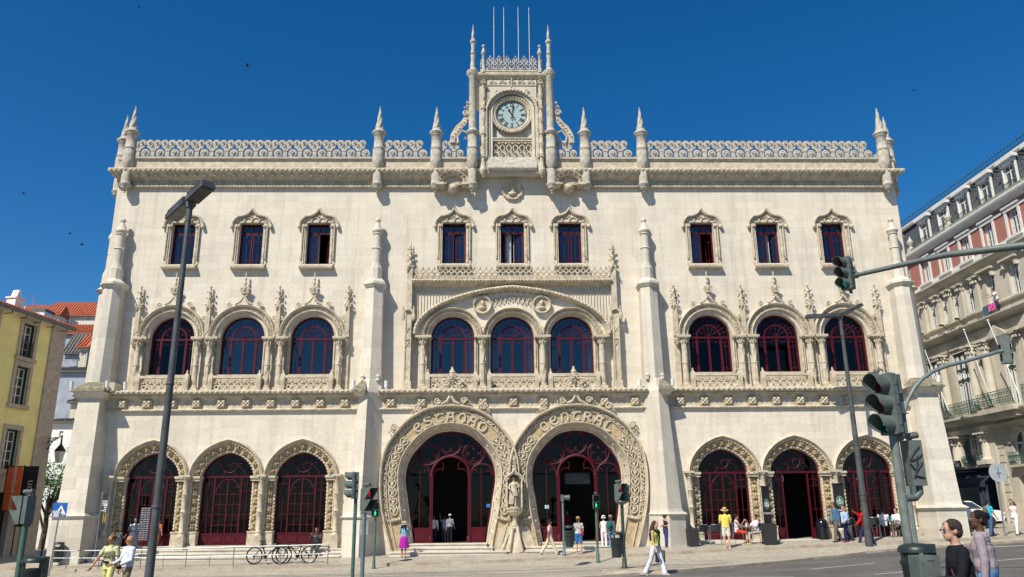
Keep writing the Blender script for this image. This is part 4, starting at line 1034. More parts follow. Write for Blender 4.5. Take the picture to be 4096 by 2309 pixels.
for sx, word in ((-1, 'ESTAcAO'), (1, 'CENTRAL')):
    X0 = sx*2.93; dy = .004 if sx > 0 else 0
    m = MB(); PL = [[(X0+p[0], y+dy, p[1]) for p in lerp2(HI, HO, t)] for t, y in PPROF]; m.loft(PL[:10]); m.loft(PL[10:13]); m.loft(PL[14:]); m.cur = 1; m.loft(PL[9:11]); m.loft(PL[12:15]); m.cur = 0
    mid = lerp2(HI, HO, .505); leaf = lerp2(HI, HO, .81); stud = lerp2(HI, HO, .14)
    mid = [(X0+p[0], p[1]) for p in mid]; leaf = [(X0+p[0], 37.12, p[1]) for p in leaf if p[1] > 1.35 and not (abs(X0+p[0]) < .16 or (X0+p[0])*sx < 0)]
    l1 = [p for p in leaf if p[0]*sx > 2.93]; l2 = [p for p in leaf if p[0]*sx <= 2.93]
    for q in (l1, l2): leafband(m, q, .13, .07, .045, 11)
    N = 27
    for i in range(N):
        (cx, cz), T, Nn, L = path_frame(stud, (i+.5)/N)
        m.ball((X0+cx, 37.40, cz), (.05, .055, .05), 6, 4)
    # hearts up the sides
    for side in (0, 1):
        N = 9; s0, s1 = .105, .345
        for i in range(N):
            s = s0+(s1-s0)*(i+.5)/N; s = s if side == 0 else 1-s
            (cx, cz), T, Nn, L = path_frame(mid, s)
            if abs(cx) < .12 or cx*sx < 0: continue
            tt = T if side == 0 else (-T[0], -T[1]); heart(m, (cx, cz), tt, Nn, .40, L*(s1-s0)/N, 37.15)
        (cx, cz), T, Nn, L = path_frame(mid, s0-.012 if side == 0 else 1-s0+.012)
        for k in range(7): q = -.2+k*.066; m.ball((cx+q*Nn[0], 37.12, cz+q*Nn[1]), (.04, .08, .08), 5, 4)
    # crockets along the extrados
    for a, rr in ((-.98, 1), (-.50, 1), (.50, 1), (.98, 1)) if True else ():
        (cx, cz), T, Nn, L = path_frame([(X0+p[0], p[1]) for p in HO], .5+a*.19 if abs(a) < .9 else .5+a*.185)
        pass
    for s_ in (.335, .412, .588, .665):
        (cx, cz), T, Nn, L = path_frame([(X0+p[0], p[1]) for p in HO], s_)
        if abs(cx) < 1.0 and s_ in (.335, .665): continue
        d = 1 if s_ > .5 else -1
        c = (cx+Nn[0]*.2, 37.12, cz+Nn[1]*.2); scroll(m, c, .17, d, .055); leafclump(m, (c[0]+d*.2*abs(T[0])+0*T[0], 37.14, c[2]-.24), .15, 9, 3)
    for e in (-1, 1):
        m.tube([(X0+e*.42, 36.98, 6.76), (X0+e*.16, 36.93, 6.88), (X0+e*.03, 36.90, 7.12)], [.06, .075, .06], 6)
        c = (X0+e*.62, 37.06, 6.93); scroll(m, c, .16, e, .05); leafclump(m, (c[0]+e*.26, 37.1, 6.82), .13, 8, 4)
    P_ = part(m, 'portal', [CARVE, OCHRE], smooth=45)
    m = MB()
    n = len(word); s0, s1 = .375, .625
    for i, ch in enumerate(word):
        s = s0+(s1-s0)*(i+.5)/n; (cx, cz), T, Nn, L = path_frame(mid, s)
        h = .40; w = L*(s1-s0)/n*.80; glyph(m, ch, (cx, cz), T, Nn, w, h, 37.16)
    part(m, 'carved_lettering', CARVE, P_, smooth=45)
    # iron door frame
    m = MB(); g = [(X0+p[0]*1.0, p[1]) for p in HI]; g2 = [(X0+p[0]*.965, 3.4+(p[1]-3.4)*.965) for p in HI]
    m.loft([xz(g, 37.80), xz(g2, 37.80), xz(g2, 37.9), xz(g, 37.9), xz(g, 37.80)])
    for e in (-1, 1):
        x = X0+e*.875; m.box(x-.075, x+.075, 37.76, 37.92, .58, 3.56); m.tube([(x, 37.76, .62+i*.08) for i in range(37)], .022, 5)
        m.lathe((x, 37.84, .58), [(.13, 0), (.13, .22), (.1, .28)], 8); m.lathe((x, 37.84, 3.5), [(.09, 0), (.12, .05), (.09, .1)], 8)
    rope(m, [(X0+.875*cos(a), 37.80, 3.56+.875*sin(a)) for a in [pi*i/24 for i in range(25)]], .065, .08, 8, .15)
    def ring(cx, cz, r, t=.028): m.tube([(cx+r*cos(a), 37.84, cz+r*sin(a)) for a in [2*pi*i/20 for i in range(20)]], t, 6, closed=True)
    def quatre(cx, cz, r):
        ring(cx, cz, r, .035)
        for k in range(4):
            a = pi/4+pi/2*k; b = r*.48; ox, oz = cx+b*cos(a)*.98, cz+b*sin(a)*.98
            m.tube([(ox+r*.42*cos(t), 37.84, oz+r*.42*sin(t)) for t in [a-2.2+4.4*i/10 for i in range(11)]], .02, 5)
            a2 = pi/2*k; m.ball((cx+r*.42*cos(a2), 37.84, cz+r*.42*sin(a2)), .035, 5, 4)
    quatre(X0, 5.02, .52); quatre(X0-1.06, 4.55, .50); quatre(X0+1.06, 4.55, .50)
    for e in (-1, 1):
        m.tube(spline([(X0+e*.9, 37.84, 3.6), (X0+e*1.08, 37.84, 3.95), (X0+e*1.45, 37.84, 4.08), (X0+e*1.82, 37.84, 3.95), (X0+e*1.98, 37.84, 3.6)], 4), .035, 6)
        m.tube(spline([(X0+e*.95, 37.84, 3.55), (X0+e*1.02, 37.84, 3.78), (X0+e*1.15, 37.84, 3.84), (X0+e*1.25, 37.84, 3.70)], 4), .02, 5); m.tube([(X0+e*1.95, 37.84, 3.55), (X0+e*1.75, 37.84, 3.82), (X0+e*1.65, 37.84, 3.70)], .02, 5)
        m.tube(spline([(X0+e*.80, 37.84, 3.62), (X0+e*.68, 37.84, 3.80), (X0+e*.52, 37.84, 3.86), (X0+e*.36, 37.84, 3.82)], 4), .02, 5); m.tube(spline([(X0+e*.36, 37.84, 3.84), (X0+e*.34, 37.84, 4.02), (X0+e*.40, 37.84, 4.16), (X0+e*.52, 37.84, 4.24)], 4), .02, 5)
        m.ball((X0+e*.36, 37.84, 3.84), .04, 5, 4)
        m.box(min(X0+e*1.40, X0+e*1.43), max(X0+e*1.40, X0+e*1.43), 37.83, 37.86, 1.2, 3.9)
        # lower panels
        q = [(X0+e*.95, .58), (X0+e*1.62, .58), (X0+e*1.74, 1.22), (X0+e*.95, 1.22)]
        m.poly(q, [], 37.80, 37.9); m.box(min(X0+e*1.0, X0+e*1.5), max(X0+e*1.0, X0+e*1.5), 37.775, 37.81, .68, 1.1)
        m.box(min(X0+e*.95, X0+e*1.8), max(X0+e*.95, X0+e*1.8), 37.785, 37.91, 1.18, 1.25)
    part(m, 'iron_door_frame', RED, P_, smooth=40)
    m = MB()
    m.poly([(X0+p[0]*.965, 3.4+(p[1]-3.4)*.965) for p in HI if p[1] > 3.58]+[(X0+.86, 3.58)]+[(X0+.86*cos(a), 3.58+.86*sin(a)) for a in [pi*i/16 for i in range(1, 16)]]+[(X0-.86, 3.58)], [], 37.855, 37.865)
    for e in (-1, 1): m.poly([(X0+e*.95, 1.25), (X0+e*1.72, 1.25), (X0+e*1.93, 2.5), (X0+e*1.98, 3.575), (X0+e*.95, 3.575)], [], 37.855, 37.865)
    part(m, 'pane', GLASSD, P_)
# stone foot and rolls between the portals, corbel with niche
m = MB()
m.poly([(-.60, 1.28), (-.98, .27), (.98, .27), (.60, 1.28)], [], 37.12, 37.24)
for e in (-1, 1):
    m.tube([(e*.10, 36.80, 1.32), (e*.14, 36.76, 1.0), (e*.28, 36.62, .2)], [.07, .08, .11], 8)
    m.tube([(e*.04, 36.95, 1.2), (e*.30, 36.98, .9), (e*.62, 36.9, .2)], [.05, .06, .08], 7)
m.taper(-.3, .3, 36.62, 37.2, .05, -.10, .10, 36.86, 37.2, 1.2)
m.lathe((0, 36.82, 1.12), [(.05, 0), (.11, .04), (.14, .1), (.10, .16), (.13, .2), (.09, .24), (.09, .56), (.13, .6)], 12, lobes=(3, .1, 10))
m.lathe((0, 36.85, 1.72), [(.12, 0), (.2, .06), (.3, .14), (.36, .22), (.38, .28), (.40, .30), (.40, .36), (.01, .37)], 14)
for k in range(10):
    a = pi+pi*k/9; m.ball((.31*cos(a), 36.85+.31*sin(a), 1.92), .06, 5, 4)
part(m, 'niche_corbel', CARVE, smooth=45)
m = MB()
m.box(-.30, .30, 37.05, 37.15, 2.08, 3.4)
for e in (-1, 1):
    m.box(e*.33-.045, e*.33+.045, 36.78, 37.12, 2.08, 3.32); m.tube([(e*.33, 36.74, 2.1), (e*.33, 36.74, 3.25)], .035, 6)
    m.lathe((e*.36, 36.72, 3.2), [(.02, 0), (.07, .1), (.07, .2), (.03, .26)], 6)
    m.tube([(e*.42, 36.70, 3.34), (e*.3, 36.66, 3.46), (e*.08, 36.62, 3.60), (0, 36.62, 3.78)], [.05, .055, .055, .04], 6)
m.poly([(-.40, 3.32), (-.28, 3.48), (0, 3.66), (.28, 3.48), (.40, 3.32), (.27, 3.32), (.2, 3.44), (0, 3.54), (-.2, 3.44), (-.27, 3.32)], [], 36.66, 37.12)
m.lathe((0, 36.9, 3.65), [(.12, 0), (.08, .2), (.12, .24), (.06, .3), (.05, .5), (.08, .54), (.01, .75)], 6)
for z in (3.8, 4.05): leafclump(m, (0, 36.85, z), .11, 7, 2)
leafband(m, [(0, 37.1, 3.75), (0, 37.1, 4.65)], .18, .1, .045, 4)
part(m, 'statue_niche', CARVE, smooth=45)
# steps to the portals
for sx in (-1, 1):
    m = MB(); X0 = sx*2.93; k = 1 if sx < 0 else .0
    for a_, b_, y_, z_ in ((X0-2.5, X0+2.55, 36.1, .27), (X0-2.45 if sx > 0 else X0-2.0, X0+1.95, 36.5, .425), (X0-1.68, X0+1.68, 36.85, .58)): m.box(a_, b_, y_, 37.9 if z_ < .5 else 38.8, -.5+z_/3, z_-.045); m.box(a_-.02, b_+.02, y_-.04, 37.72 if z_ < .5 else 38.79, z_-.045, z_)
    part(m, 'portal_steps', STONE2)
# ------------------------------------------------------------------ pointed shop arches
def shop_arch():
    m = MB(); A, B = ogive(1.17, 1.08, 0, 14), ogive(1.70, 1.72, 0, 14)
    prof = [(0, .42), (0, .34), (.06, .26), (.13, .24), (.17, .21), (.72, .03)]; prof2 = [(.72, .03), (.75, .07), (.77, -.02), (.81, -.10), (.89, -.15), (.96, -.12), (1.0, -.04), (1.0, .05)]
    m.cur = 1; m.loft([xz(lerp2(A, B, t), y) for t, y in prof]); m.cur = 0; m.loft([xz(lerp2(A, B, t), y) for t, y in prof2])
    rope(m, xz(lerp2(A, B, .12), .20), .06, .16, 8, .35)
    rope(m, xz(lerp2(A, B, .71), .01), .05, .16, 8, .35); m.cur = 1
    mid = lerp2(A, B, .43)
    for i in range(11):
        (cx, cz), T, Nn, L = path_frame(mid, (i+.6)/11.2)
        M = Matrix(((T[0], 0, Nn[0]), (0, 1, 0), (T[1], 0, Nn[1])))
        m.cbox((cx, .115, cz), (.115, .035, .115), M)
        for dx, dz in ((-.05, .04), (.05, .04), (0, -.05)): m.ball(Vector((cx, .05, cz))+M@Vector((dx, 0, dz)), (.055, .06, .05), 5, 4)
    return m
def shop_jamb():
    """right jamb of an opening; origin at springing level on the wall face, going down 3.3"""
    m = MB(); x0, x1 = 1.17, 1.70
    # splayed panel with rosettes
    m.add([(1.17, .42, 0), (1.17, .32, 0), (1.20, .24, 0), (1.54, .04, 0), (1.70, .03, 0), (1.17, .42, -3.4), (1.17, .32, -3.4), (1.20, .24, -3.4), (1.54, .04, -3.4), (1.70, .03, -3.4)], [(0, 5, 6, 1), (1, 6, 7, 2), (2, 7, 8, 3), (3, 8, 9, 4)]); m.mi[-4:] = [1]*4
    rope(m, [(1.21, .20, -.1), (1.21, .20, -2.3)], .06, .16, 8, .35); rope(m, [(1.54, .02, -.1), (1.54, .02, -2.3)], .055, .16, 8, .35)
    Mr = Matrix.Rotation(radians(-31), 3, 'Z')
    for k in range(6):
        m.cur = 1; z = -.36-k*.36; m.cbox((1.37, .12, z), (.11, .035, .12), Mr)
        for dx, dz in ((-.05, .06), (.05, .06), (.05, -.06), (-.05, -.06), (0, 0)): m.ball(Vector((1.35, .06, z))+Mr@Vector((dx, 0, dz)), (.048, .055, .048), 5, 4)
    m.cur = 0
    m.taper(1.12, 1.56, .0, .42, -3.4, 1.14, 1.54, .02, .42, -2.42); m.box(1.12, 1.56, -.01, .42, -2.45, -2.38)
    m.box(1.12, 1.86, -.16, .42, -.08, .02); m.box(1.15, 1.82, -.1, .42, -.2, -.08)
    return m
SA = shop_arch().mesh('shop_arch', [CARVE, OCHRE], 45); SJ = shop_jamb().mesh('arch_jamb', [CARVE, OCHRE], 45); SJM = mirror_mesh(SJ, 'arch_jamb_m')
def round_col():
    m = MB(); c = (0, 0, 0)
    m.box(-.17, .17, -.17, .17, -3.6, -2.62)
    m.lathe(c, [(.17, -2.62), (.15, -2.56), (.10, -2.5), (.13, -2.44), (.10, -2.40), (.10, -1.6), (.13, -1.57), (.10, -1.53), (.10, -.85), (.13, -.82), (.10, -.78), (.10, -.28), (.12, -.25), (.11, -.2), (.16, -.1), (.18, -.05)], 14)
    m.box(-.21, .21, -.2, .2, -.06, .03)
    for k in range(8):
        a = 2*pi*k/8; m.ball((.14*cos(a), .14*sin(a), -.13), .05, 5, 4)
    return m
RC = round_col().mesh('shaft', CARVE, 45)
def shop_frame(door):
    m = MB(); A = ogive(1.17, 1.08, 2.97, 14, 0); B = ogive(1.09, 1.0, 2.97, 14, .05)
    m.loft([xz(A, 0), xz(B, 0), xz(B, .1), xz(A, .1), xz(A, 0)])
    m.box(-1.12, 1.12, -.02, .12, 2.93, 3.02)
    # tracery of the fanlight
    m.tube([(.36*cos(a), .05, 3.52+.36*sin(a)) for a in [2*pi*i/18 for i in range(18)]], .02, 6, closed=True)
    for e in (-1, 1):
        m.tube([(e*.36, .05, 3.5), (e*.62, .05, 3.3), (e*.78, .05, 3.02)], .016, 5); m.tube([(e*.36, .05, 3.55), (e*.7, .05, 3.6), (e*.85, .05, 3.5)], .014, 5); m.tube([(e*.2, .05, 3.22), (e*.28, .05, 3.02)], .02, 5)
        m.tube([(e*.17+.17*cos(t), .05, 3.42+.17*sin(t)) for t in [pi*.1+pi*1.4*i/10 for i in range(11)]], .014, 4)
    for x in (-.6, .6): m.box(x-.034, x+.034, -.01, .11, 0, 2.95)
    if not door:
        m.box(-.03, .03, -.008, .108, 0, 2.95)
        for z in (.85, 1.3, 1.75, 2.2): m.box(-.56, .56, .01, .08, z-.013, z+.013)
        for x in (-.30, .30): m.box(x-.014, x+.014, .02, .07, .5, 2.2)
        for x in (-.30, .30):
            for z in (.85, 1.3, 1.75, 2.2): m.ball((x, .0, z), (.035, .02, .035), 6, 4)
        for e in (-1, 1): m.tube([(e*.56, .04, 2.2), (e*.5, .04, 2.55), (e*.25, .04, 2.82), (e*.05, .04, 2.88)], .028, 5); m.tube([(e*.5, .04, 2.5), (e*.36, .04, 2.55), (e*.3, .04, 2.45)], .018, 5)
    for e in (-1, 1):
        for z in (1.3, 2.35, 2.65): m.box(min(e*.62, e*1.1), max(e*.62, e*1.1), .02, .07, z-.013, z+.013)
        m.box(e*.86-.013, e*.86+.013, .02, .07, .5, 2.95)
        for z in (1.3, 2.65): m.ball((e*.86, .0, z), (.035, .02, .035), 6, 4)
    for x0, x1 in ((-1.13, -.64), (.64, 1.13))+(() if door else ((-.56, -.04), (.04, .56))):
        m.box(x0, x1, -.0, .1, 0, .46); m.box(x0+.07, x1-.07, -.025, .0, .1, .36); m.box(x0, x1, -.02, .11, .44, .5)
    return m
SF = shop_frame(False).mesh('shop_window', RED, 40); SFD = shop_frame(True).mesh('shop_door', RED, 40)
m = MB(); m.poly(ogive(1.1, 1.0, 2.97, 12, .5), [], .055, .065); SP = m.mesh('pane', GLASSD)
m = MB(); m.poly(ogive(1.1, 1.0, 0, 12, .0), [], .055, .065)
for e in (-1, 1): m.box(min(e*.6, e*1.1), max(e*.6, e*1.1), .055, .065, -2.47, 0)
m.xform(Matrix.Translation((0, 0, 2.97))); SPD = m.mesh('pane', GLASSD)
for s in (-1, 1):
    for i, x in enumerate((9.7, 13.08, 16.46)):
        X = s*x; a = obj('shop_arch', SA, ST, (X, WL, 3.57)); door = (s > 0 and i == 1)
        obj('arch_jamb', SJ, a); obj('arch_jamb', SJM, a)
        f = obj('shop_door' if door else 'shop_window', SFD if door else SF, ST, (X, WL+.40, .60)); obj('pane', SPD if door else SP, f)
    for k in range(4):
        for e in (-1, 1):
            if (k == 0 and e*s == -1*s*1 and False): continue
        xx = 9.7-1.69+3.38*k
        obj('shaft', RC, ST, (s*xx, WL-.20, 3.60))
# shop steps
m = MB()
for k in range(4):
    zt_ = .14+.148*k if k < 3 else .58; m.box(-18.3, -7.6, 36.15+.32*k, 37.9, -.6, zt_-.045); m.box(-18.32, -7.58, 36.11+.32*k, 37.7, zt_-.045, zt_)
part(m, 'shop_steps', STONE2)
m = MB(); m.box(7.6, 18.3, 36.95, 37.9, -.2, .6); part(m, 'shop_steps', STONE2)

# ------------------------------------------------------------------ buttresses
def octo(cx, cy, hw, dp, ch, back):
    """half-octagon plan in front of the wall, from the wall (back) round the front"""
    return [(cx-hw, back), (cx-hw, cy-dp+ch), (cx-hw+ch, cy-dp), (cx+hw-ch, cy-dp), (cx+hw, cy-dp+ch), (cx+hw, back)]
def frust(m, a, z0, b, z1):
    n = len(a); m.add([(p[0], p[1], z0) for p in a]+[(p[0], p[1], z1) for p in b], [(i, (i+1) % n, (i+1) % n+n, i+n) for i in range(n)]+[tuple(range(n)), tuple(range(2*n-1, n-1, -1))])
def upper_shaft(m, x, y0, back, wide=.42, hexa=True):
    def pl(w, d):
        if hexa: return [(x-w, back), (x-w, y0-d+w*.56), (x, y0-d), (x+w, y0-d+w*.56), (x+w, back)]
        return octo(x, y0, w, d, w*.62, back)
    frust(m, pl(wide+.05, .98), 7.4, pl(wide-.02, .84), 12.50)
    frust(m, pl(wide, .88), 12.50, pl(wide+.11, 1.02), 12.66)
    frust(m, pl(wide+.11, 1.02), 12.66, pl(wide+.09, 1.0), 12.78); frust(m, pl(wide+.09, 1.0), 12.78, pl(.30, .66), 13.02)
    c = (x, y0-.36, 0)
    m.lathe(c, [(.33, 12.9), (.31, 13.55), (.26, 13.66), (.22, 13.8)], 8, a0=pi/8)
    m.lathe(c, [(.24, 13.7), (.21, 13.85), (.205, 14.55), (.25, 14.6), (.20, 14.65), (.19, 15.3), (.24, 15.36), (.22, 15.4), (.28, 15.5), (.285, 15.56), (.2, 15.7), (.12, 15.9), (.08, 16.02)], 16)
    m.ball((x, y0-.36, 16.11), .14, 10, 7)
def buttress(s):
    """between the bays; plan turned so that one arris faces the square"""
    m = MB(); mo = MB()
    def P(xe, ye, xo, yo, xi): return [(s*px, py) for px, py in [(xi, 37.3), (xe, ye), (xo, yo), (xo, 37.3)]]
    frust(m, P(6.74, 35.95, 7.60, 36.42, 5.98), -1.0, P(6.74, 35.98, 7.56, 36.43, 5.98), 1.68)
    frust(m, P(6.74, 35.98, 7.56, 36.43, 5.98), 1.68, P(6.73, 35.86, 7.67, 36.37, 5.93), 1.74); frust(m, P(6.73, 35.86, 7.67, 36.37, 5.93), 1.74, P(6.74, 35.98, 7.56, 36.43, 6.0), 1.84)
    frust(m, P(6.74, 36.02, 7.50, 36.45, 6.0), 1.84, P(6.74, 36.06, 7.44, 36.46, 6.02), 1.98)
    frust(m, P(6.74, 36.06, 7.44, 36.46, 6.02), 1.98, P(6.72, 36.55, 7.16, 36.82, 6.08), 7.3)
    frust(m, P(6.72, 36.55, 7.16, 36.82, 6.08), 7.3, P(6.72, 36.98, 7.08, 37.14, 6.2), 7.95)
    # weathered shoulder on the outer side at ledge level
    def S(a, b, yf): return [(s*px, py) for px, py in [(a, 37.3), (a, yf), (b, yf+.1), (b, 37.3)]]
    frust(m, S(6.86, 7.26, 36.52), 7.10, S(6.80, 7.42, 36.34), 7.27); frust(mo, S(6.76, 7.46, 36.28), 7.27, S(6.76, 7.46, 36.28), 7.36); frust(mo, S(6.78, 7.44, 36.3), 7.36, S(6.9, 7.14, 36.95), 7.86)
    m.box(s*6.68-.48, s*6.68+.48, 37.2, 38.05, 7.2, 7.93)
    upper_shaft(m, s*6.72, 37.98, 38.05)
    for e in (-1, 1): m.lathe((s*6.72+e*.36, 37.12, 7.9), [(.1, 0), (.09, .12), (.12, .2), (.03, .3)], 6)
    bt = part(m, 'buttress', STONE2); part(mo, 'buttress_cap', MOSS, bt); return bt
buttress(1); buttress(-1)
def corner(s):
    m = MB(); mo = MB()
    def P(a, b, yf): return [(s*px, py) for px, py in [(a, 37.3), (a, yf), (b, yf), (b+.06, yf+.5), (b+.06, 37.3)]]
    def fr(a, b, yf, z0, A, B, YF, z1): frust(m, P(a, b, yf), z0, P(A, B, YF), z1)
    fr(18.40, 19.80, 35.6, -1.2, 18.44, 19.78, 35.66, 1.82)
    fr(18.44, 19.78, 35.66, 1.82, 18.34, 19.88, 35.54, 1.90); fr(18.34, 19.88, 35.54, 1.9, 18.46, 19.76, 35.72, 2.02)
    fr(18.50, 19.74, 35.76, 2.02, 18.52, 19.72, 35.80, 2.14)
    fr(18.52, 19.72, 35.80, 2.14, 18.84, 19.8, 36.5, 7.05)
    fr(18.84, 19.8, 36.5, 7.05, 18.66, 19.95, 36.3, 7.2); fr(18.66, 19.95, 36.3, 7.2, 18.58, 20.0, 36.2, 7.32); frust(mo, P(18.54, 20.04, 36.14), 7.32, P(18.54, 20.04, 36.14), 7.40)
    frust(mo, P(18.56, 20.0, 36.18), 7.40, P(18.98, 19.85, 37.0), 7.88)
    m.box(s*19.4-.6, s*19.4+.8, 37.2, 38.05, 7.2, 7.9)
    upper_shaft(m, s*19.42, 37.98, 38.05, .46, False)
    def Q(xo, ya, yb, ch): return [(s*px, py) for px, py in [(19.8, ya), (xo-ch, ya), (xo, ya+ch), (xo, yb-ch), (xo-ch, yb), (19.8, yb)]]
    for z0, a, z1, b in ((-1.2, (20.80, 37.2, 39.9, .3), 1.82, (20.76, 37.25, 39.85, .3)), (1.82, (20.86, 37.15, 39.95, .3), 2.0, (20.72, 37.3, 39.8, .3)), (2.0, (20.70, 37.3, 39.8, .3), 7.05, (20.26, 37.6, 39.6, .2)), (7.05, (20.35, 37.5, 39.7, .3), 7.38, (20.76, 37.3, 39.8, .3)), (7.38, (20.76, 37.3, 39.8, .3), 7.9, (20.5, 37.8, 39.4, .2)),
                        (7.4, (20.56, 38.05, 39.1, .25), 12.52, (20.50, 38.15, 38.95, .22)), (12.52, (20.50, 38.1, 39.0, .25), 12.66, (20.70, 38.0, 39.1, .3)), (12.66, (20.70, 38.0, 39.1, .3), 12.95, (20.4, 38.2, 38.9, .2))):
        frust(m, Q(*a), z0, Q(*b), z1)
    c = (s*20.22, 38.55, 0); m.lathe(c, [(.32, 12.85), (.30, 13.55), (.24, 13.7), (.21, 13.85), (.205, 14.55), (.25, 14.6), (.20, 14.65), (.19, 15.3), (.28, 15.5), (.2, 15.7), (.08, 16.02)], 12); m.ball((s*20.22, 38.55, 16.1), .13, 8, 6)
    bt = part(m, 'corner_buttress', STONE2); part(mo, 'buttress_cap', MOSS, bt); return bt
corner(1); corner(-1)
for x, y in ((-18.0, 37.0), (-18.65, 36.62), (-7.45, 36.95), (-5.95, 37.05), (5.95, 37.05), (7.5, 36.95), (18.1, 37.0), (19.9, 36.4), (-20.3, 36.7)):
    m = MB(); m.box(-.05, .05, -.05, .05, 0, .12); m.tube([(0, 0, .1), (.0, -.05, .42)], .085, 10); part(m, 'floodlight', WHITE, loc=(x, y, 7.46), smooth=40)
# notice in the door glass, wall cabinet
m = MB(); m.box(-1.27, -1.06, 37.84, 37.85, 2.12, 2.27); part(m, 'blue_notice', mat('blue_print', (.03, .14, .5), .5, var=0))
m = MB(); m.box(1.42, 1.60, 37.84, 37.85, 2.04, 2.2); part(m, 'white_notice', mat('pale_print', (.45, .6, .68), .5, var=0))
m = MB(); m.box(-6.72, -6.36, 35.93, 36.02, 1.0, 1.62); part(m, 'wall_cabinet', mat('grey_green_metal', (.28, .31, .29), .5, var=.15))
# ================================================================== HOTEL ON THE RIGHT (faces the side street)
HX = 29.0
HOT = empty('hotel_building', (0, 0, 0)); tag(HOT, 'stone hotel with terracotta top storey, slate mansard and green iron balconies beside the station', 'building')
HST = stone_mat('hotel_stone', (.60, .555, .465), (.53, .49, .40), joint=.8, bw=1.6, bh=.55, stain=.45, dirt=(.16, .15, .13))
TERRA = mat('terracotta_render', (.40, .165, .13), .9, var=.06, scale=2)
SLATE = mat('slate_tiles', (.075, .085, .10), .6, var=.25, scale=9)
HWHITE = mat('white_stone_trim', (.72, .71, .67), .7, var=.06)
GREENI = mat('green_iron', (.02, .07, .055), .5, var=.1)
GPANE = mat('window_pane_dark', (.04, .055, .06), .08, spec=.9, var=.15, scale=2)
CREAM = mat('cream_curtain', (.62, .63, .58), .8, var=.15, scale=12)
def hp(mb, name, m=HST, parent=HOT, smooth=None): return mb.build(name, m, parent, None, smooth)
def hpoly(mb, outer, holes, x0, x1): mb.poly(outer, holes, x0, x1, axis='x')
HY0, HY1 = 31.0, 54.7
def hrect(y0, y1, z0, z1): return [(y0, z0), (y1, z0), (y1, z1), (y0, z1)]
# window positions
DY = [51.3-2.36*k for k in range(9)]; RY = [51.7-2.41*k for k in range(9)]
SY = [51.7, 50.1, 48.9, 47.4, 45.2, 42.95, 40.7, 38.5, 36.2, 34]; BY = [52.6, 49.45, 46.95, 44.75, 42.1, 39.6, 37.1, 34.6]
m = MB()
holes = [hrect(y-.5, y+.5, 16.95, 18.45) for y in RY]
hpoly(m, hrect(HY0, HY1, 16.6, 19.1), holes, HX, HX+.4); hp(m, 'terracotta_wall', TERRA)
m = MB()
holes = [hrect(y-.45, y+.45, 13.7, 15.65) for y in SY]+[hrect(y-(.85 if y > 48 else .5), y+(.85 if y > 48 else .5), 7.5, 11.55) for y in BY]
hpoly(m, hrect(HY0, HY1, 7.1, 16.6), holes, HX, HX+.45)
holes = [hrect(47.75, 54.3, .0, 4.35), hrect(47.85, 54.4, 4.75, 6.75)]
for y in (45.1, 42.2, 39.3, 36.4, 33.5): holes.append([(y+p[0], p[1]) for p in semi(.72, 5.5, 12, 4.3)]); holes.append(hrect(y-.7, y+.7, .7, 3.7))
hpoly(m, hrect(HY0, HY1, -1, 7.1), holes, HX, HX+.45)
m.box(HX+.45, HX+12, HY0, HY0+.4, -1, 19.2); m.box(HX+.45, HX+12, HY1+6, HY1+6.4, -1, 19.2); m.box(HX+11.6, HX+12, HY0+.4, HY1+6, -1, 19.2)
# return wing looking towards the square
m.box(24.5, HX+.0, HY1+.3, HY1+.7, -1, 16.6)
hp(m, 'stone_wall')
m = MB(); m.box(24.5, HX, HY1+.28, HY1+.7, 16.6, 19.1); m.box(HX, HX+.4, HY1, HY1+.7, 16.6, 19.1); hp(m, 'terracotta_wall', TERRA)
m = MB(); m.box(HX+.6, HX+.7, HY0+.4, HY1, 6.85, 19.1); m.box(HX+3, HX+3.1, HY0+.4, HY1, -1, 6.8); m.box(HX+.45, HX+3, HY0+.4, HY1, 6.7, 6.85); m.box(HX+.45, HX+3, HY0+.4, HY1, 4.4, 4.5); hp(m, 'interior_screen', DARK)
# mouldings along the front
def hmould(prof, name, m_=HST, y0=HY0-.2, y1=HY1+.0):
    b = MB(); b.poly([(HX-o, z) for o, z in prof]+[(HX+.1, prof[-1][1]), (HX+.1, prof[0][1])], [], y0, y1); 
    b.v = [(p[0], p[1], p[2]) for p in b.v]
    return hp(b, name, m_)
hmould([(0, 18.95), (.08, 19.0), (.12, 19.1), (.38, 19.2), (.42, 19.3), (.42, 19.42), (.1, 19.46)], 'eaves_cornice', HWHITE)
hmould([(.05, 19.46), (.28, 19.47), (.28, 19.66), (.05, 19.68)], 'gutter', mat('lichen_stone', (.33, .33, .22), .9, var=.25, scale=6))
hmould([(0, 16.52), (.10, 16.54), (.10, 16.92), (0, 16.95)], 'white_band', HWHITE)
hmould([(0, 15.95), (.05, 15.98), (.08, 16.1), (.40, 16.25), (.46, 16.35), (.46, 16.45), (.1, 16.52)], 'cornice')
hmould([(0, 15.68), (.06, 15.7), (.06, 15.95), (0, 15.95)], 'frieze')
hmould([(0, 13.48), (.14, 13.5), (.16, 13.58), (.12, 13.68), (0, 13.7)], 'sill_band')
hmould([(0, 12.45), (.06, 12.48), (.1, 12.6), (.55, 12.72), (.6, 12.82), (.6, 12.9), (.1, 12.98)], 'cornice')
hmould([(0, 11.78), (.1, 11.8), (.12, 12.1), (.16, 12.12), (.16, 12.4), (0, 12.45)], 'entablature')
hmould([(0, 7.02), (.1, 7.0), (.2, 7.08), (.7, 7.22), (.75, 7.3), (.75, 7.42), (0, 7.44)], 'balcony_slab')
hmould([(0, 6.4), (.08, 6.42), (.1, 6.6), (.16, 6.66), (.16, 6.74), (0, 6.78)], 'string_course')
hmould([(0, 4.3), (.35, 4.32), (.38, 4.42), (0, 4.46)], 'string_course', y0=47.6)
b = MB()   # same bands on the return wing
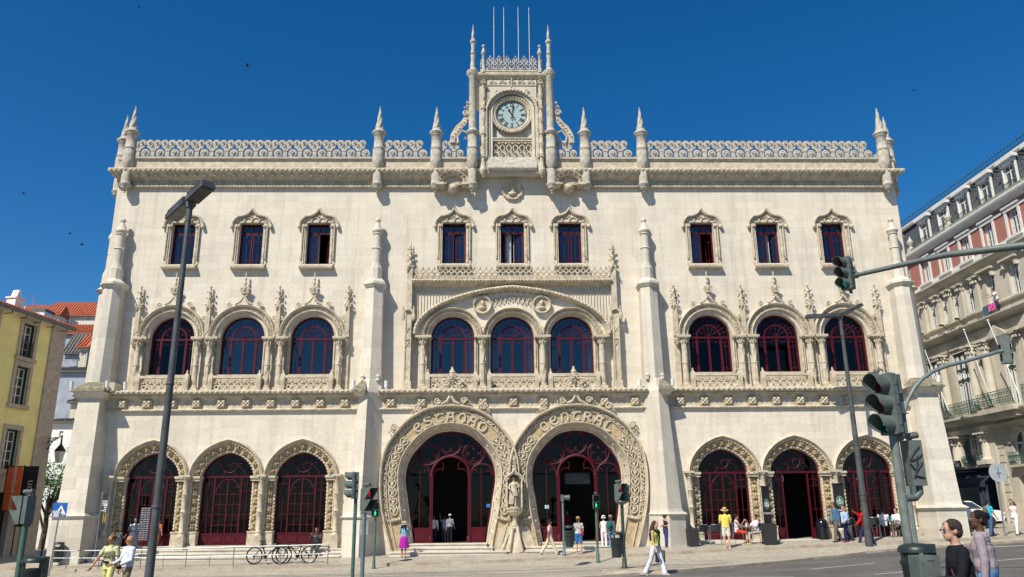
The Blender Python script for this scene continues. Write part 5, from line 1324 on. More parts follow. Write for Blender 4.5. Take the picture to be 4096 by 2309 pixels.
for z0, z1, o in ((19.0, 19.45, .4), (16.52, 16.95, .1), (16.0, 16.5, .42), (13.48, 13.7, .14), (12.5, 12.95, .55), (7.0, 7.44, .5), (11.8, 12.4, .12)): b.box(24.4, HX-o-.0, HY1+.28-o, HY1+.3, z0+.003, z1-.003)
hp(b, 'wing_mouldings', HST)
# mansard
m = MB()
A = [(HX+.05, HY0), (HX+.05, HY1+.35), (24.5, HY1+.35)]; B = [(HX+.85, HY0), (HX+.85, HY1+1.1), (24.5, HY1+1.1)]
m.loft([[(x, y, 19.45) for x, y in A], [(x, y, 21.95) for x, y in B]]); m.loft([[(x, y, 21.95) for x, y in B], [(x+3 if x > 25 else x, y+3, 22.3) for x, y in B], [(x+9 if x > 25 else x, y+9, 22.3) for x, y in B]])
hp(m, 'slate_roof', SLATE)
SLB = SLATE.node_tree; n_ = SLB.nodes; l_ = SLB.links
tc_ = n_.new('ShaderNodeTexCoord'); mp_ = n_.new('ShaderNodeMapping'); mp_.inputs['Rotation'].default_value = (pi/2, 0, pi/2); l_.new(tc_.outputs['Object'], mp_.inputs[0])
br_ = n_.new('ShaderNodeTexBrick'); br_.inputs['Scale'].default_value = 1; br_.inputs['Brick Width'].default_value = .28; br_.inputs['Row Height'].default_value = .2; br_.inputs['Mortar Size'].default_value = .012; l_.new(mp_.outputs[0], br_.inputs[0])
br_.inputs['Color1'].default_value = (.06, .07, .085, 1); br_.inputs['Color2'].default_value = (.12, .13, .145, 1); br_.inputs['Mortar'].default_value = (.02, .022, .027, 1); l_.new(br_.outputs[0], n_['Principled BSDF'].inputs['Base Color'])
bb_ = n_.new('ShaderNodeBump'); bb_.inputs['Strength'].default_value = .8; bb_.inputs['Distance'].default_value = .03; bb_.invert = True; l_.new(br_.outputs['Fac'], bb_.inputs['Height']); l_.new(bb_.outputs[0], n_['Principled BSDF'].inputs['Normal'])
m = MB(); m.poly([(HX+.6, 21.85), (HX+.55, 22.0), (HX+.6, 22.15), (HX+.8, 22.25), (HX+1.1, 22.3), (HX+1.1, 21.9)], [], HY0, HY1+.8); m.box(24.5, HX+.6, HY1+.8, HY1+1.1, 21.85, 22.25); hp(m, 'roof_kerb', HST)
m = MB()
y = HY0
while y < HY1+.8:
    m.box(HX+.72, HX+.74, y-.01, y+.01, 22.25, 22.85); m.ball((HX+.73, y, 22.72), (.03, .05, .05), 5, 4); y += .3
for z in (22.35, 22.62): m.box(HX+.715, HX+.745, HY0, HY1+.8, z-.012, z+.012)
x = 24.6
while x < HX+.7: m.box(x-.01, x+.01, HY1+.79, HY1+.81, 22.25, 22.85); x += .3
m.box(24.5, HX+.7, HY1+.79, HY1+.81, 22.34, 22.36); m.box(24.5, HX+.7, HY1+.79, HY1+.81, 22.61, 22.63)
hp(m, 'roof_railing', GREENI)
# windows: frame + panes + trim
def h_window(name, w, h, trim=None, x=HX, rows=3, dark=GREENI):
    """faces -X; origin at sill centre"""
    m = MB()
    m.box(.14, .22, -w/2, -w/2+.07, 0, h); m.box(.14, .22, w/2-.07, w/2, 0, h); m.box(.14, .22, -w/2, w/2, h-.07, h); m.box(.14, .22, -w/2, w/2, 0, .06); m.box(.13, .215, -.04, .04, .06, h-.07)
    z = h*.74; m.box(.135, .21, -w/2+.05, w/2-.05, z-.03, z+.03)
    m.box(.15, .2, -w/2+.05, w/2-.05, h*.37-.015, h*.37+.015)
    return m
HWIN = h_window('w', .96, 1.48).mesh('window', [HWHITE]); HWIN2 = h_window('w', .88, 1.93).mesh('window', [HWHITE])
def pane_mesh(w, h):
    m = MB(); m.box(.17, .18, -w/2+.06, w/2-.06, .05, h-.06); return m.mesh('pane', GPANE)
def hcurt(w, h):
    m = MB(); 
    for s in (-1, 1): m.loft([[(.162+.008*sin(i*2), s*(w/2-.08-i*.025), z) for i in range(9)] for z in (.08, h-.1)])
    return m.mesh('curtain', CREAM)
def hobj(name, me, parent, y, z, dx=0): o = obj(name, me, parent, (HX+dx, y, z)); return o
P1, C1, P2, C2 = pane_mesh(.96, 1.48), hcurt(.96, 1.48), pane_mesh(.88, 1.93), hcurt(.88, 1.93)
m = MB(); m.box(-.07, .0, -.68, -.5, -.1, 1.6); m.box(-.07, 0, .5, .68, -.1, 1.6); m.box(-.09, .0, -.68, .68, 1.5, 1.72); m.box(-.16, .0, -.78, .78, 1.72, 1.82); m.box(-.2, 0, -.72, .72, -.16, -.03); SUR = m.mesh('surround', HWHITE)
for y in RY: w = hobj('window', HWIN, HOT, y, 16.96); obj('pane', P1, w); obj('curtain', C1, w); obj('surround', SUR, w)
m = MB()
for a, b_ in zip(RY, RY[1:]): m.box(HX-.06, HX, b_+.69, a-.69, 18.5, 18.66)
hp(m, 'trim', HWHITE)
for y in SY: w = hobj('window', HWIN2, HOT, y, 13.71); obj('pane', P2, w); obj('curtain', C2, w)
# pilasters of the stone storey
def capital(m, x, y, z, r):
    for k in range(7):
        a = pi/2+pi*k/6; m.ball((x+r*1.15*cos(a), y+r*1.15*sin(a), z+.12), (.07, .07, .12), 5, 4); m.ball((x+r*1.4*cos(a+.2), y+r*1.4*sin(a+.2), z+.32), .07, 5, 4)
    m.box(x-r*1.5, x+r*.6, y-r*1.6, y+r*1.6, z+.38, z+.46)
for y in (52.65, 50.9, 49.5, 48.15, 46.45):
    m = MB(); m.box(HX-.16, HX, y-.24, y+.24, 13.7, 15.3); capital(m, HX-.05, y, 15.24, .24); m.box(HX-.2, HX, y-.3, y+.3, 13.48, 13.72); hp(m, 'pilaster', HST)
for y in SY[4:]:
    m = MB(); m.box(HX-.35, HX, y-.75, y+.75, 15.72, 15.84); m.box(HX-.25, HX, y-.62, y-.5, 15.3, 15.7); m.box(HX-.25, HX, y+.5, y+.62, 15.3, 15.7); hp(m, 'window_hood', HST)
# dormers
def dormer():
    m = MB(); m.box(-.02, .14, -.66, -.5, 0, 1.5); m.box(-.02, .14, .5, .66, 0, 1.5); m.box(-.05, .14, -.66, .66, 1.5, 1.75); m.box(-.18, .16, -.82, .82, 1.75, 1.90); m.box(-.12, .16, -.74, .74, 1.90, 1.98); m.cur = 1; m.box(.14, 1.2, -.64, -.5, -.1, 1.9); m.box(.14, 1.2, .5, .64, -.1, 1.9); m.box(.16, 1.2, -.7, .7, 1.9, 1.96); m.box(.4, .45, -.5, .5, 0, 1.8)
    for s in (-1, 1): m.box(-.08, -.02, s*.58-.06, s*.58+.06, 0, 1.5); m.box(-.11, .0, s*.58-.09, s*.58+.09, 1.42, 1.52)
    return m
DM = dormer().mesh('dormer', [HWHITE, SLATE])
m = MB(); 
for i in range(8): m.box(-.13, -.11, -.42+i*.12-.008, -.42+i*.12+.008, 0, .42)
m.box(-.135, -.105, -.5, .5, .40, .43); m.box(-.135, -.105, -.5, .5, .05, .07)
for i in range(4): m.tube([(-.12, -.36+i*.24+.08*cos(t), .24+.12*sin(t)) for t in [2*pi*k/8 for k in range(8)]], .01, 4, closed=True)
DR = m.mesh('window_rail', GREENI)
for y in DY: d = hobj('dormer', DM, HOT, y, 19.66, .08); w = obj('window', HWIN, d, (0, 0, .02)); obj('pane', P1, d, (0, 0, .02)); obj('window_rail', DR, d)
# giant order with the balcony storey
def order_col(h, r, half=False):
    m = MB(); m.box(-r*1.5, r*1.5, -r*1.5, r*1.5, 0, .25); m.lathe((0, 0, .25), [(r*1.3, 0), (r*1.3, .08), (r*1.05, .14), (r, .2), (r*.97, h*.4), (r*.84, h-.95)], 16)
    z = h-.75
    for k in range(10):
        a = 2*pi*k/10; m.ball((r*1.0*cos(a), r*1.0*sin(a), z+.16), (.08, .08, .14), 5, 4); m.ball((r*1.2*cos(a+.3), r*1.2*sin(a+.3), z+.38), (.08, .08, .1), 5, 4)
    m.lathe((0, 0, z), [(r*.9, 0), (r*1.0, .3), (r*1.2, .5)], 12); m.box(-r*1.5, r*1.5, -r*1.5, r*1.5, h-.25, h-.15); return m
OC = order_col(4.35, .27).mesh('giant_column', HST, 45)
for y in (51.1, 47.9, 46.4, 54.0): obj('giant_column', OC, HOT, (HX-.25, y, 7.44))
for y in (43.4, 40.8, 38.3, 35.8):
    m = MB(); m.box(HX-.15, HX, y-.35, y+.35, 7.44, 11.2); capital(m, HX-.05, y, 11.2, .3); hp(m, 'pilaster', HST)
for y in BY:
    wd_ = 1.66 if y > 48 else .98
    m = MB(); h = 4.0
    m.box(.14, .22, -wd_/2, -wd_/2+.08, 0, h); m.box(.14, .22, wd_/2-.08, wd_/2, 0, h); m.box(.14, .22, -wd_/2, wd_/2, h-.1, h)
    n = 3 if wd_ > 1.2 else 2
    for i in range(1, n): yy = -wd_/2+wd_*i/n; m.box(.13, .21, yy-.05, yy+.05, 0, h)
    for z in (2.25, 2.95): m.box(.12, .205, -wd_/2, wd_/2, z-.06, z+.06)
    w = hobj('balcony_window', m.mesh('balcony_window', GREENI), HOT, y, 7.5)
    m = MB()
    for i in range(n):
        a, b_ = -wd_/2+wd_*i/n+.08, -wd_/2+wd_*(i+1)/n-.08
        m.box(.13, .15, a+.05, b_-.05, 2.38, 2.84); m.box(.13, .15, a+.05, b_-.05, 3.05, 3.9)
        for q in ((.02, 2.15), (2.35, 2.85)): m.box(.10, .14, a, a+.06, *q); m.box(.10, .14, b_-.06, b_, *q); m.box(.10, .14, a, b_, q[1]-.06, q[1]); m.box(.10, .14, a, b_, q[0], q[0]+.06)
    obj('sash', m.mesh('sash', HWHITE), w); m = MB(); m.box(.17, .18, -wd_/2, wd_/2, 0, h); obj('pane', m.mesh('pane', GPANE), w)
    m = MB(); m.loft([[(.16+.006*sin(i*2), -wd_/2+.1+i*.05, z) for i in range(int((wd_-.2)/.05*.45))] for z in (.05, 2.2)]); m.loft([[(.16+.006*sin(i*2), wd_/2-.1-i*.05, z) for i in range(int((wd_-.2)/.05*.45))] for z in (.05, 2.2)]); obj('curtain', m.mesh('curtain', CREAM), w)
def iron_run(y0, y1, x, z, h=.88):
    m = MB(); n = int((y1-y0)/.14)
    m.box(x-.025, x+.025, y0, y1, z+h-.03, z+h); m.box(x-.012, x+.012, y0, y1, z+.08, z+.1); m.box(x-.012, x+.012, y0, y1, z+h-.16, z+h-.14)
    for i in range(n+1):
        y = y0+(y1-y0)*i/n; m.box(x-.008, x+.008, y-.009, y+.009, z, z+h-.02)
        if i < n:
            yc = y+(y1-y0)/n/2; m.tube([(x, yc+.055*cos(t), z+h-.24+.06*sin(t)) for t in [2*pi*k/7 for k in range(7)]], .012, 4, closed=True)
            m.tube([(x, yc+.05*cos(t), z+.28+.12*sin(t)) for t in [2*pi*k/7 for k in range(7)]], .014, 4, closed=True); m.ball((x, yc, z+.48), (.015, .04, .06), 4, 3)
    return m
for a, b_ in ((47.1, 54.6),): hp(iron_run(a, b_, HX-.68, 7.44), 'balcony_railing', GREENI)
m = MB(); m.box(HX-1.0, HX, 43.6, 47.0, 7.22, 7.5); m.box(HX-.8, HX, 43.8, 46.8, 6.9, 7.22); hp(m, 'balcony_slab')
m = iron_run(43.65, 46.95, HX-.95, 7.5, .92); hp(m, 'balcony_railing', GREENI)
m = MB(); m.box(HX-1.0, HX, 33.6, 42.8, 7.22, 7.5); hp(m, 'balcony_slab'); hp(iron_run(33.65, 42.75, HX-.95, 7.5, .92), 'balcony_railing', GREENI)
# mezzanine columns, small rail, shopfront awning and letters
MC = order_col(2.05, .36).mesh('squat_column', HST, 45)
for y in (47.95+.15, 51.25, 54.3): obj('squat_column', MC, HOT, (HX-.02, y, 4.45))
for a, b_ in ((48.6, 50.8), (51.7, 53.9)):
    hp(iron_run(a, b_, HX-.2, 4.46, .62), 'window_rail', GREENI)
    for k in range(2):
        yc = a+.6+k*1.0; w = hobj('window', HWIN, HOT, yc, 4.7, .3); w.scale = (1, .95, 1.3); obj('pane', P1, w); obj('curtain', C1, w)
m = MB(); m.box(HX-.16, HX+.0, 47.2, 47.75, 0, 6.4); m.box(HX-.2, HX, 47.1, 47.8, -.2, .7); hp(m, 'pilaster')
for y in (46.9, 43.6):
    m = MB()
    for k in range(14): m.box(HX-.05, HX, y-.28+(k % 2)*.08, y+.28-(k % 2)*.08, .3+k*.42, .3+k*.42+.36)
    hp(m, 'quoins')
m = MB(); N = 24
m.loft([[(HX+.25-.9*t, 48.0+6.2*i/N, 4.15-.7*t+.0*i) for i in range(N+1)] for t in (0, 1)]); m.loft([[(HX-.65+.015*sin(i*2.2), 48.0+6.2*i/(N*3), z) for i in range(N*3+1)] for z in (3.45, 3.15)])
m.loft([[(HX-.5+.05*sin(i*1.3), 48.05+.9*i/14, z) for i in range(15)] for z in (3.4, 1.6)])
hp(m, 'striped_awning', mat('navy_awning_cloth', (.03, .04, .07), .8, var=.4, scale=5))
def text_mesh(name, s, size, ext=.015, bold=0):
    cu = bpy.data.curves.new(name, 'FONT'); cu.body = s; cu.size = size; cu.extrude = ext; cu.align_x = 'CENTER'; cu.align_y = 'CENTER'; cu.offset = bold; cu.resolution_u = 3
    o = bpy.data.objects.new(name, cu); COL.objects.link(o); dg = bpy.context.evaluated_depsgraph_get(); me = bpy.data.meshes.new_from_object(o.evaluated_get(dg)); bpy.data.objects.remove(o); me.name = name
    return me
def text_obj(name, s, size, m, parent, M, bold=0, ext=.01, sx=1):
    me = text_mesh(name, s, size, ext, bold); me.materials.clear(); me.materials.append(m)
    me.transform(M@Matrix.Diagonal((sx, 1, 1, 1))); o = bpy.data.objects.new(name, me); COL.objects.link(o); o.parent = parent; return o
FACE_Y = Matrix.Rotation(pi/2, 4, 'X')           # text reads from -Y
FACE_X = Matrix.Rotation(-pi/2, 4, 'Z')@Matrix.Rotation(pi/2, 4, 'X')     # text reads from -X
m = MB(); m.box(HX-.44, HX-.38, 50.6, 52.4, 4.46, 4.86); SB = hp(m, 'sign_board', mat('black_sign', (.02, .02, .02), .5, var=.05))
text_obj('sign_lettering', 'PALACE', .42, mat('bronze_letters', (.20, .17, .12), .5, metal=.4, var=.1), SB, Matrix.Translation((HX-.455, 51.5, 4.66))@FACE_X)
# arched windows and doors in the near part
for y in (45.1, 42.2, 39.3, 36.4, 33.5):
    m = MB(); o_ = semi(.72, 1.2, 12, 0); i_ = semi(.63, 1.2, 12, .06); m.loft([[(.2, a, b) for a, b in o_], [(.2, a, b) for a, b in i_], [(.28, a, b) for a, b in i_]]); m.box(.2, .28, -.035, .035, .05, 1.8); m.box(.2, .28, -.65, .65, 1.15, 1.25)
    w = hobj('arched_window', m.mesh('arched_window', HWHITE), HOT, y, 4.3); m = MB(); m.box(.27, .28, -.7, .7, 0, 1.9); obj('pane', m.mesh('pane', GPANE), w)
    m = MB(); A = semi(.72, 5.5, 14); B = semi(.95, 5.5, 14); m.loft([[(HX, y+p[0], p[1]) for p in A], [(HX-.1, y+p[0], p[1]) for p in A], [(HX-.1, y+p[0], p[1]) for p in B], [(HX, y+p[0], p[1]) for p in B]]); hp(m, 'arch_moulding'); m = MB(); m.box(HX-.3, HX, y-.9, y+.9, 4.15, 4.28); hp(m, 'window_sill')
    hp(iron_run(y-.85, y+.85, HX-.28, 4.28, .7), 'window_rail', GREENI)
    m = MB(); m.box(HX+.3, HX+.36, y-.7, y+.7, .7, 3.7); m.box(HX+.26, HX+.3, y-.04, y+.04, .7, 3.7); hp(m, 'shop_door', GPANE)
    m = MB(); m.poly([(y-.95, 11.7), (y+.95, 11.7), (y, 12.35)], [], HX-.35, HX, axis='x'); m.box(HX-.4, HX, y-1.0, y+1.0, 11.6, 11.72); hp(m, 'pediment')
# urns, spotlights, flagpoles
for y in (52.9, 48.0):
    m = MB(); m.box(-.2, .2, -.2, .2, 0, .35); m.lathe((0, 0, .35), [(.18, 0), (.09, .1), (.12, .2), (.27, .38), (.28, .46), (.15, .55), (.16, .6), (.06, .72), (.03, .88)], 12); m.build('urn', HST, HOT, (HX-.12, y, 19.46), smooth=45)
for y in (51.9, 49.4, 47.6):
    m = MB(); m.tube([(-.05, 0, 0), (-.3, 0, .22), (-.42, .0, .35)], .02, 5); m.cbox((-.5, 0, .38), (.11, .08, .05)); m.build('spotlight', BLK, HOT, (HX-.4, y, 12.96))
for i, (y0, y1, zt) in enumerate(((50.5, 50.9, 11.6), (45.9, 46.3, 11.95), (43.4, 43.9, 11.95))):
    m = MB(); m.tube([(HX-.7, y0, 8.0), (HX-1.5, y1-.2, zt+.3)], [.045, .03], 8); m.ball((HX-1.5, y1-.2, zt+.34), .06, 6, 5); hp(m, 'flagpole', WHITE, smooth=45)

# ================================================================== YELLOW BUILDING ON THE LEFT
c0 = Vector((-26.6, 47.0)); LA = radians(8.9); du = Vector((-sin(LA), -cos(LA)))        # along the face towards the camera
YB = empty('yellow_building', (c0.x, c0.y, 0), 0); YB.rotation_euler = (0, 0, atan2(du.y, du.x))   # local +x runs towards the camera, local +y faces the street
tag(YB, 'yellow rendered house with stone-framed windows and red roof tiles left of the station', 'building')
YEL = mat('yellow_render', (.92, .80, .34), .9, var=.07, scale=1.2); YST = mat('pinkish_stone', (.52, .43, .36), .85, var=.16, scale=4, bump=.3)
TILE = mat('clay_tiles', (.52, .13, .06), .85, var=.3, scale=6)
def wcoord(x, y):
    """pixel on the yellow face -> local (u, z)"""
    v = ray(x, y); nrm = Vector((-du.y, du.x, 0)); t = (Vector((c0.x, c0.y, 0))-CAM).dot(nrm)/v.dot(nrm); p = CAM+v*t
    return (Vector((p.x, p.y))-c0).dot(du), p.z
m = MB(); wins = []
def J(x, y): return ((x*.37872)/1.59006, (1150+y*.37872)/1.59006)
def K(x, y): return ((x*.45386)/1.59006, (1650+y*.45386)/1.59006)
u0, zt = wcoord(*J(350, 400)); 
wrows = [(J(245, 410), J(345, 720)), (J(180, 845), J(245, 1225)), (K(52, 180), K(110, 480))]
for (a, b_) in wrows:
    ua, za = wcoord(*a); ub, zb = wcoord(*b_); wins.append((ub, ua, zb, za))
us = [w[0] for w in wins]; uc = sum((w[0]+w[1])/2 for w in wins)/3
ZW = [(w[2]+w[3])/2 for w in wins]
holes = []
cols = [uc+2.9*k for k in range(6)]
rows_ = [(ZW[0]-.95, ZW[0]+.95), (ZW[1]-1.05, ZW[1]+1.05), (ZW[2]-1.1, ZW[2]+1.1)]
for u in cols:
    for z0, z1 in rows_: holes.append([(u-.5, z0), (u+.5, z0), (u+.5, z1), (u-.5, z1)])
EZ = wcoord(*J(690, 435))[1]
hs = [(0.9, 3.6), (0.9, 3.6)]
m.poly([(0, 4.4), (22, 4.4), (22, EZ), (0, EZ)], holes, .0, -.5); m.build('yellow_wall', YEL, YB)
m = MB(); m.poly([(0, -1.5), (22, -1.5), (22, 4.25), (0, 4.25)], [[(u-.7, -.6), (u+.7, -.6), (u+.7, 3.2), (u-.7, 3.2)] for u in cols], .02, -.5); m.box(-.02, 22, -.5, .12, 4.25, 4.4); m.build('stone_base', YST, YB)
m = MB()
for u in cols: m.box(u-.7, u+.7, -.4, -.3, -.6, 3.2)
m.box(.1, 22, -3, -2.9, -1, EZ); m.build('shop_front', BLK, YB)
m = MB(); m.box(-.03, 1.15, -.5, .1, 4.4, EZ); m.box(-.04, 1.2, -.5, .14, -1.5, 4.25); m.build('corner_pilaster', YST, YB)
m = MB(); m.box(.02, .5, -9, -.5, -1.5, EZ); m.box(.5, 22, -9, -8.6, -1.5, EZ); m.build('end_wall', YEL, YB)
m = MB(); m.add([(-.15, .42, EZ+.1), (22, .42, EZ+.1), (22, -4.5, EZ+1.6), (-.15, -4.5, EZ+1.6), (-.15, -9.7, EZ+.1), (22, -9.7, EZ+.1), (-.15, .42, EZ-.02), (22, .42, EZ-.02), (22, -9.7, EZ-.02), (-.15, -9.7, EZ-.02)], [(0, 1, 2, 3), (3, 2, 5, 4), (6, 7, 1, 0), (6, 9, 8, 7), (0, 3, 4, 9, 6)])
for i in range(112):
    u = -.15+i*.2; m.tube([(u+.1, .46, EZ+.12), (u+.1, -.6, EZ+.45)], .065, 6)
m.build('tiled_roof', TILE, YB)
m = MB(); m.box(-.1, 22, .0, .38, EZ-.12, EZ-.03); m.build('eaves', HWHITE, YB)
m = MB(); m.tube([(-.2, .52, EZ-.05), (22, .52, EZ-.05)], .10, 8); m.build('gutter', mat('dull_zinc', (.20, .21, .19), .6, metal=.3, var=.15), YB)
for i in range(20):
    m = MB(); u = .5+i*1.1; m.box(u-.02, u+.02, .02, .50, EZ-.30, EZ-.26); m.box(u-.02, u+.02, .47, .50, EZ-.28, EZ-.1); m.build('gutter_bracket', BLK, YB)
DG = mat('dark_green_timber', (.012, .035, .04), .6, var=.1)
for u in cols:
    for r_, (z0, z1) in enumerate(rows_):
        h = z1-z0; m = MB(); m.box(u-.5, u-.43, -.3, -.1, z0, z1); m.box(u+.43, u+.5, -.3, -.1, z0, z1); m.box(u-.43, u+.43, -.3, -.1, z1-.08, z1)
        w = m.build('window', DG, YB)
        m = MB(); m.box(u-.43, u-.37, -.28, -.22, z0, z1-.08); m.box(u+.37, u+.43, -.28, -.22, z0, z1-.08); m.box(u-.035, u+.035, -.285, -.215, z0, z1-.08)
        for k in range(5): z = z0+.04+(h-.16)*k/4; m.box(u-.37, u+.37, -.275, -.225, z-.022, z+.022)
        m.build('sash', HWHITE, w)
        m = MB(); m.box(u-.42, u+.42, -.265, -.255, z0, z1-.08); m.build('pane', GPANE, w)
        m = MB(); m.box(u-.72, u-.5, -.02, .07, z0-.0, z1); m.box(u+.5, u+.72, -.02, .07, z0, z1); m.box(u-.72, u+.72, -.02, .07, z1, z1+.24); m.box(u-.78, u+.78, -.02, .14, z0-.22, z0); m.build('stone_surround', YST, w)
        if r_ == 0:
            m = MB()
            for k in range(9): m.box(u-.42+k*.105-.01, u-.42+k*.105+.01, .0, .02, z0, z0+.85)
            m.box(u-.48, u+.48, -.005, .025, z0+.85, z0+.9); m.build('window_rail', BLK, w)
chim = MB(); chim.box(-.55, .55, -.45, .45, -.6, 1.35); chim.box(-.65, .65, -.55, .55, 1.35, 1.48); chim.poly([(-.35, 1.48), (.35, 1.48), (.12, 2.15), (-.12, 2.15)], [[(-.12, 1.55), (.12, 1.55), (0, 1.9)]], -.3, .3)
chim.build('chimney', WHITE, YB, Matrix.Rotation(-atan2(du.y, du.x), 3, 'Z')@(at(37, 772, 46)-Vector((c0.x, c0.y, .5)))).scale = (.65, .65, .7)
chim = MB(); chim.box(-.4, .4, -.35, .35, -.3, 1.0); chim.box(-.46, .46, -.41, .41, 1.0, 1.1); chim.build('chimney', HWHITE, YB, (5.0, -3.2, EZ+1.4))
# wall lantern on a bracket at the corner
WLN = empty('wall_lantern', (0, 0, 0)); tag(WLN, 'black iron lantern hanging from a scrolled bracket on the yellow house corner', 'lantern')
A0 = at(150, 1110, 46.6); q = at(109, 1120, 46.9)
m = MB(); m.box(q.x-.04, q.x+.04, q.y-.1, q.y, q.z-.55, q.z+.65)
m.tube([(q.x, q.y-.1, q.z-.5), (q.x+.35, q.y-.1, q.z-.2), (q.x+.6, q.y-.1, q.z+.3), (q.x+1.1, q.y-.1, q.z+.5), (A0.x, q.y-.1, q.z+.5)], .03, 5); m.tube([(q.x, q.y-.1, q.z+.35), (q.x+.9, q.y-.1, q.z+.42)], .025, 5)
for k in range(3): scroll(m, (q.x+.25+.22*k, q.y-.1, q.z+.12+.1*k), .13, 1, .02)
m.build('bracket', BLK, WLN)
LNX = A0.x; m = MB(); m.lathe((LNX, q.y-.1, q.z-1.0), [(.17, 0), (.30, .62), (.34, .66), (.12, .95), (.06, 1.05), (.04, 1.5)], 6); m.build('lantern_frame', BLK, WLN)
m = MB(); m.lathe((LNX, q.y-.1, q.z-.98), [(.185, 0), (.315, .60)], 6, a0=.0); m.build('lantern_glass', mat('milky_glass', (.6, .58, .52), .4, var=0), WLN)
# hanging banners on the yellow house
def banner(u, z0, z1, w, m_, label, txt, col, size, vert=True, extra=None):
    e = empty('hanging_banner', (0, 0, 0)); tag(e, label, 'banner', 'banners on the yellow house')
    b = c0+du*(u+.35); nx, ny = -du.y*-1, du.x*-1
    nrm = Vector((-du.y, du.x)); nrm = nrm if nrm.x > 0 else -nrm
    p = b+nrm*.25; q_ = b+nrm*(.25+w); dpt = Vector((q_.x-p.x, q_.y-p.y)).normalized()
    m = MB(); t = .01; n2 = Vector((dpt.y, -dpt.x))*t
    N = 6; rows = []
    for i in range(N+1):
        s_ = p.lerp(q_, i/N); off = n2*(1+1.5*sin(i*1.2)); rows.append(s_)
    m.add([(p.x-n2.x, p.y-n2.y, z0), (q_.x-n2.x, q_.y-n2.y, z0), (q_.x-n2.x, q_.y-n2.y, z1), (p.x-n2.x, p.y-n2.y, z1), (p.x+n2.x, p.y+n2.y, z0), (q_.x+n2.x, q_.y+n2.y, z0), (q_.x+n2.x, q_.y+n2.y, z1), (p.x+n2.x, p.y+n2.y, z1)], [(0, 1, 2, 3), (4, 7, 6, 5), (0, 4, 5, 1), (1, 5, 6, 2), (2, 6, 7, 3), (3, 7, 4, 0)])
    m.build('cloth', m_, e)
    m = MB(); m.tube([(b.x, b.y, z1+.02), (q_.x, q_.y, z1+.02)], .02, 5); m.tube([(b.x, b.y, z0-.02), (q_.x, q_.y, z0-.02)], .02, 5); m.tube([(p.x-.03, p.y, z0-2.2), (p.x-.03, p.y, z1+.1)], .035, 6); m.build('pole', BLK, e)
    mid = (p+q_)/2; side = Vector((dpt.y, -dpt.x)); side = side if side.y < 0 else -side
    R = Matrix.Rotation(atan2(dpt.y, dpt.x), 4, 'Z')@FACE_Y
    M = Matrix.Translation((mid.x+side.x*.02, mid.y+side.y*.02, (z0+z1)/2))@R@Matrix.Rotation(pi/2, 4, 'Z')
    text_obj('lettering', txt, size, col, e, M, ext=.003, sx=1.0)
    if extra: text_obj('small_lettering', extra[0], extra[1], col, e, Matrix.Translation((mid.x+side.x*.021, mid.y+side.y*.021, extra[2]))@R@(Matrix.Rotation(pi/2, 4, 'Z') if extra[3] else Matrix.Identity(4))@Matrix.Translation((0, extra[4], 0)), ext=.003)
    return e
WTXT = mat('white_print', (.75, .75, .72), .6, var=0)
def bz(x, y): return wcoord(*K(x, y))
u1, z1 = bz(85, 485); u2, z2 = bz(20, 865); ORG = mat('orange_cloth', (.95, .15, .02), .7, var=.06); BCL = mat('black_cloth', (.02, .02, .024), .7, var=.1)
banner((u1+u2)/2, z2, z1, .85, ORG, 'orange banner with white script lettering hanging beside the yellow house', 'gelato artigianale', WTXT, .34)
u3, z3 = bz(225, 485)
banner(u3, z3-3.1, z3, .85, BCL, 'black banner with white script nearest the yellow house corner', 'Ratton', WTXT, .62, extra=('A LISBOA', .16, z3-1.5, True, -.32))
banner((u1+u2)/2+2.2, z1-2.2, z1, .9, BCL, 'black banner with small white letters at the left edge of the photo', 'co', WTXT, .4)

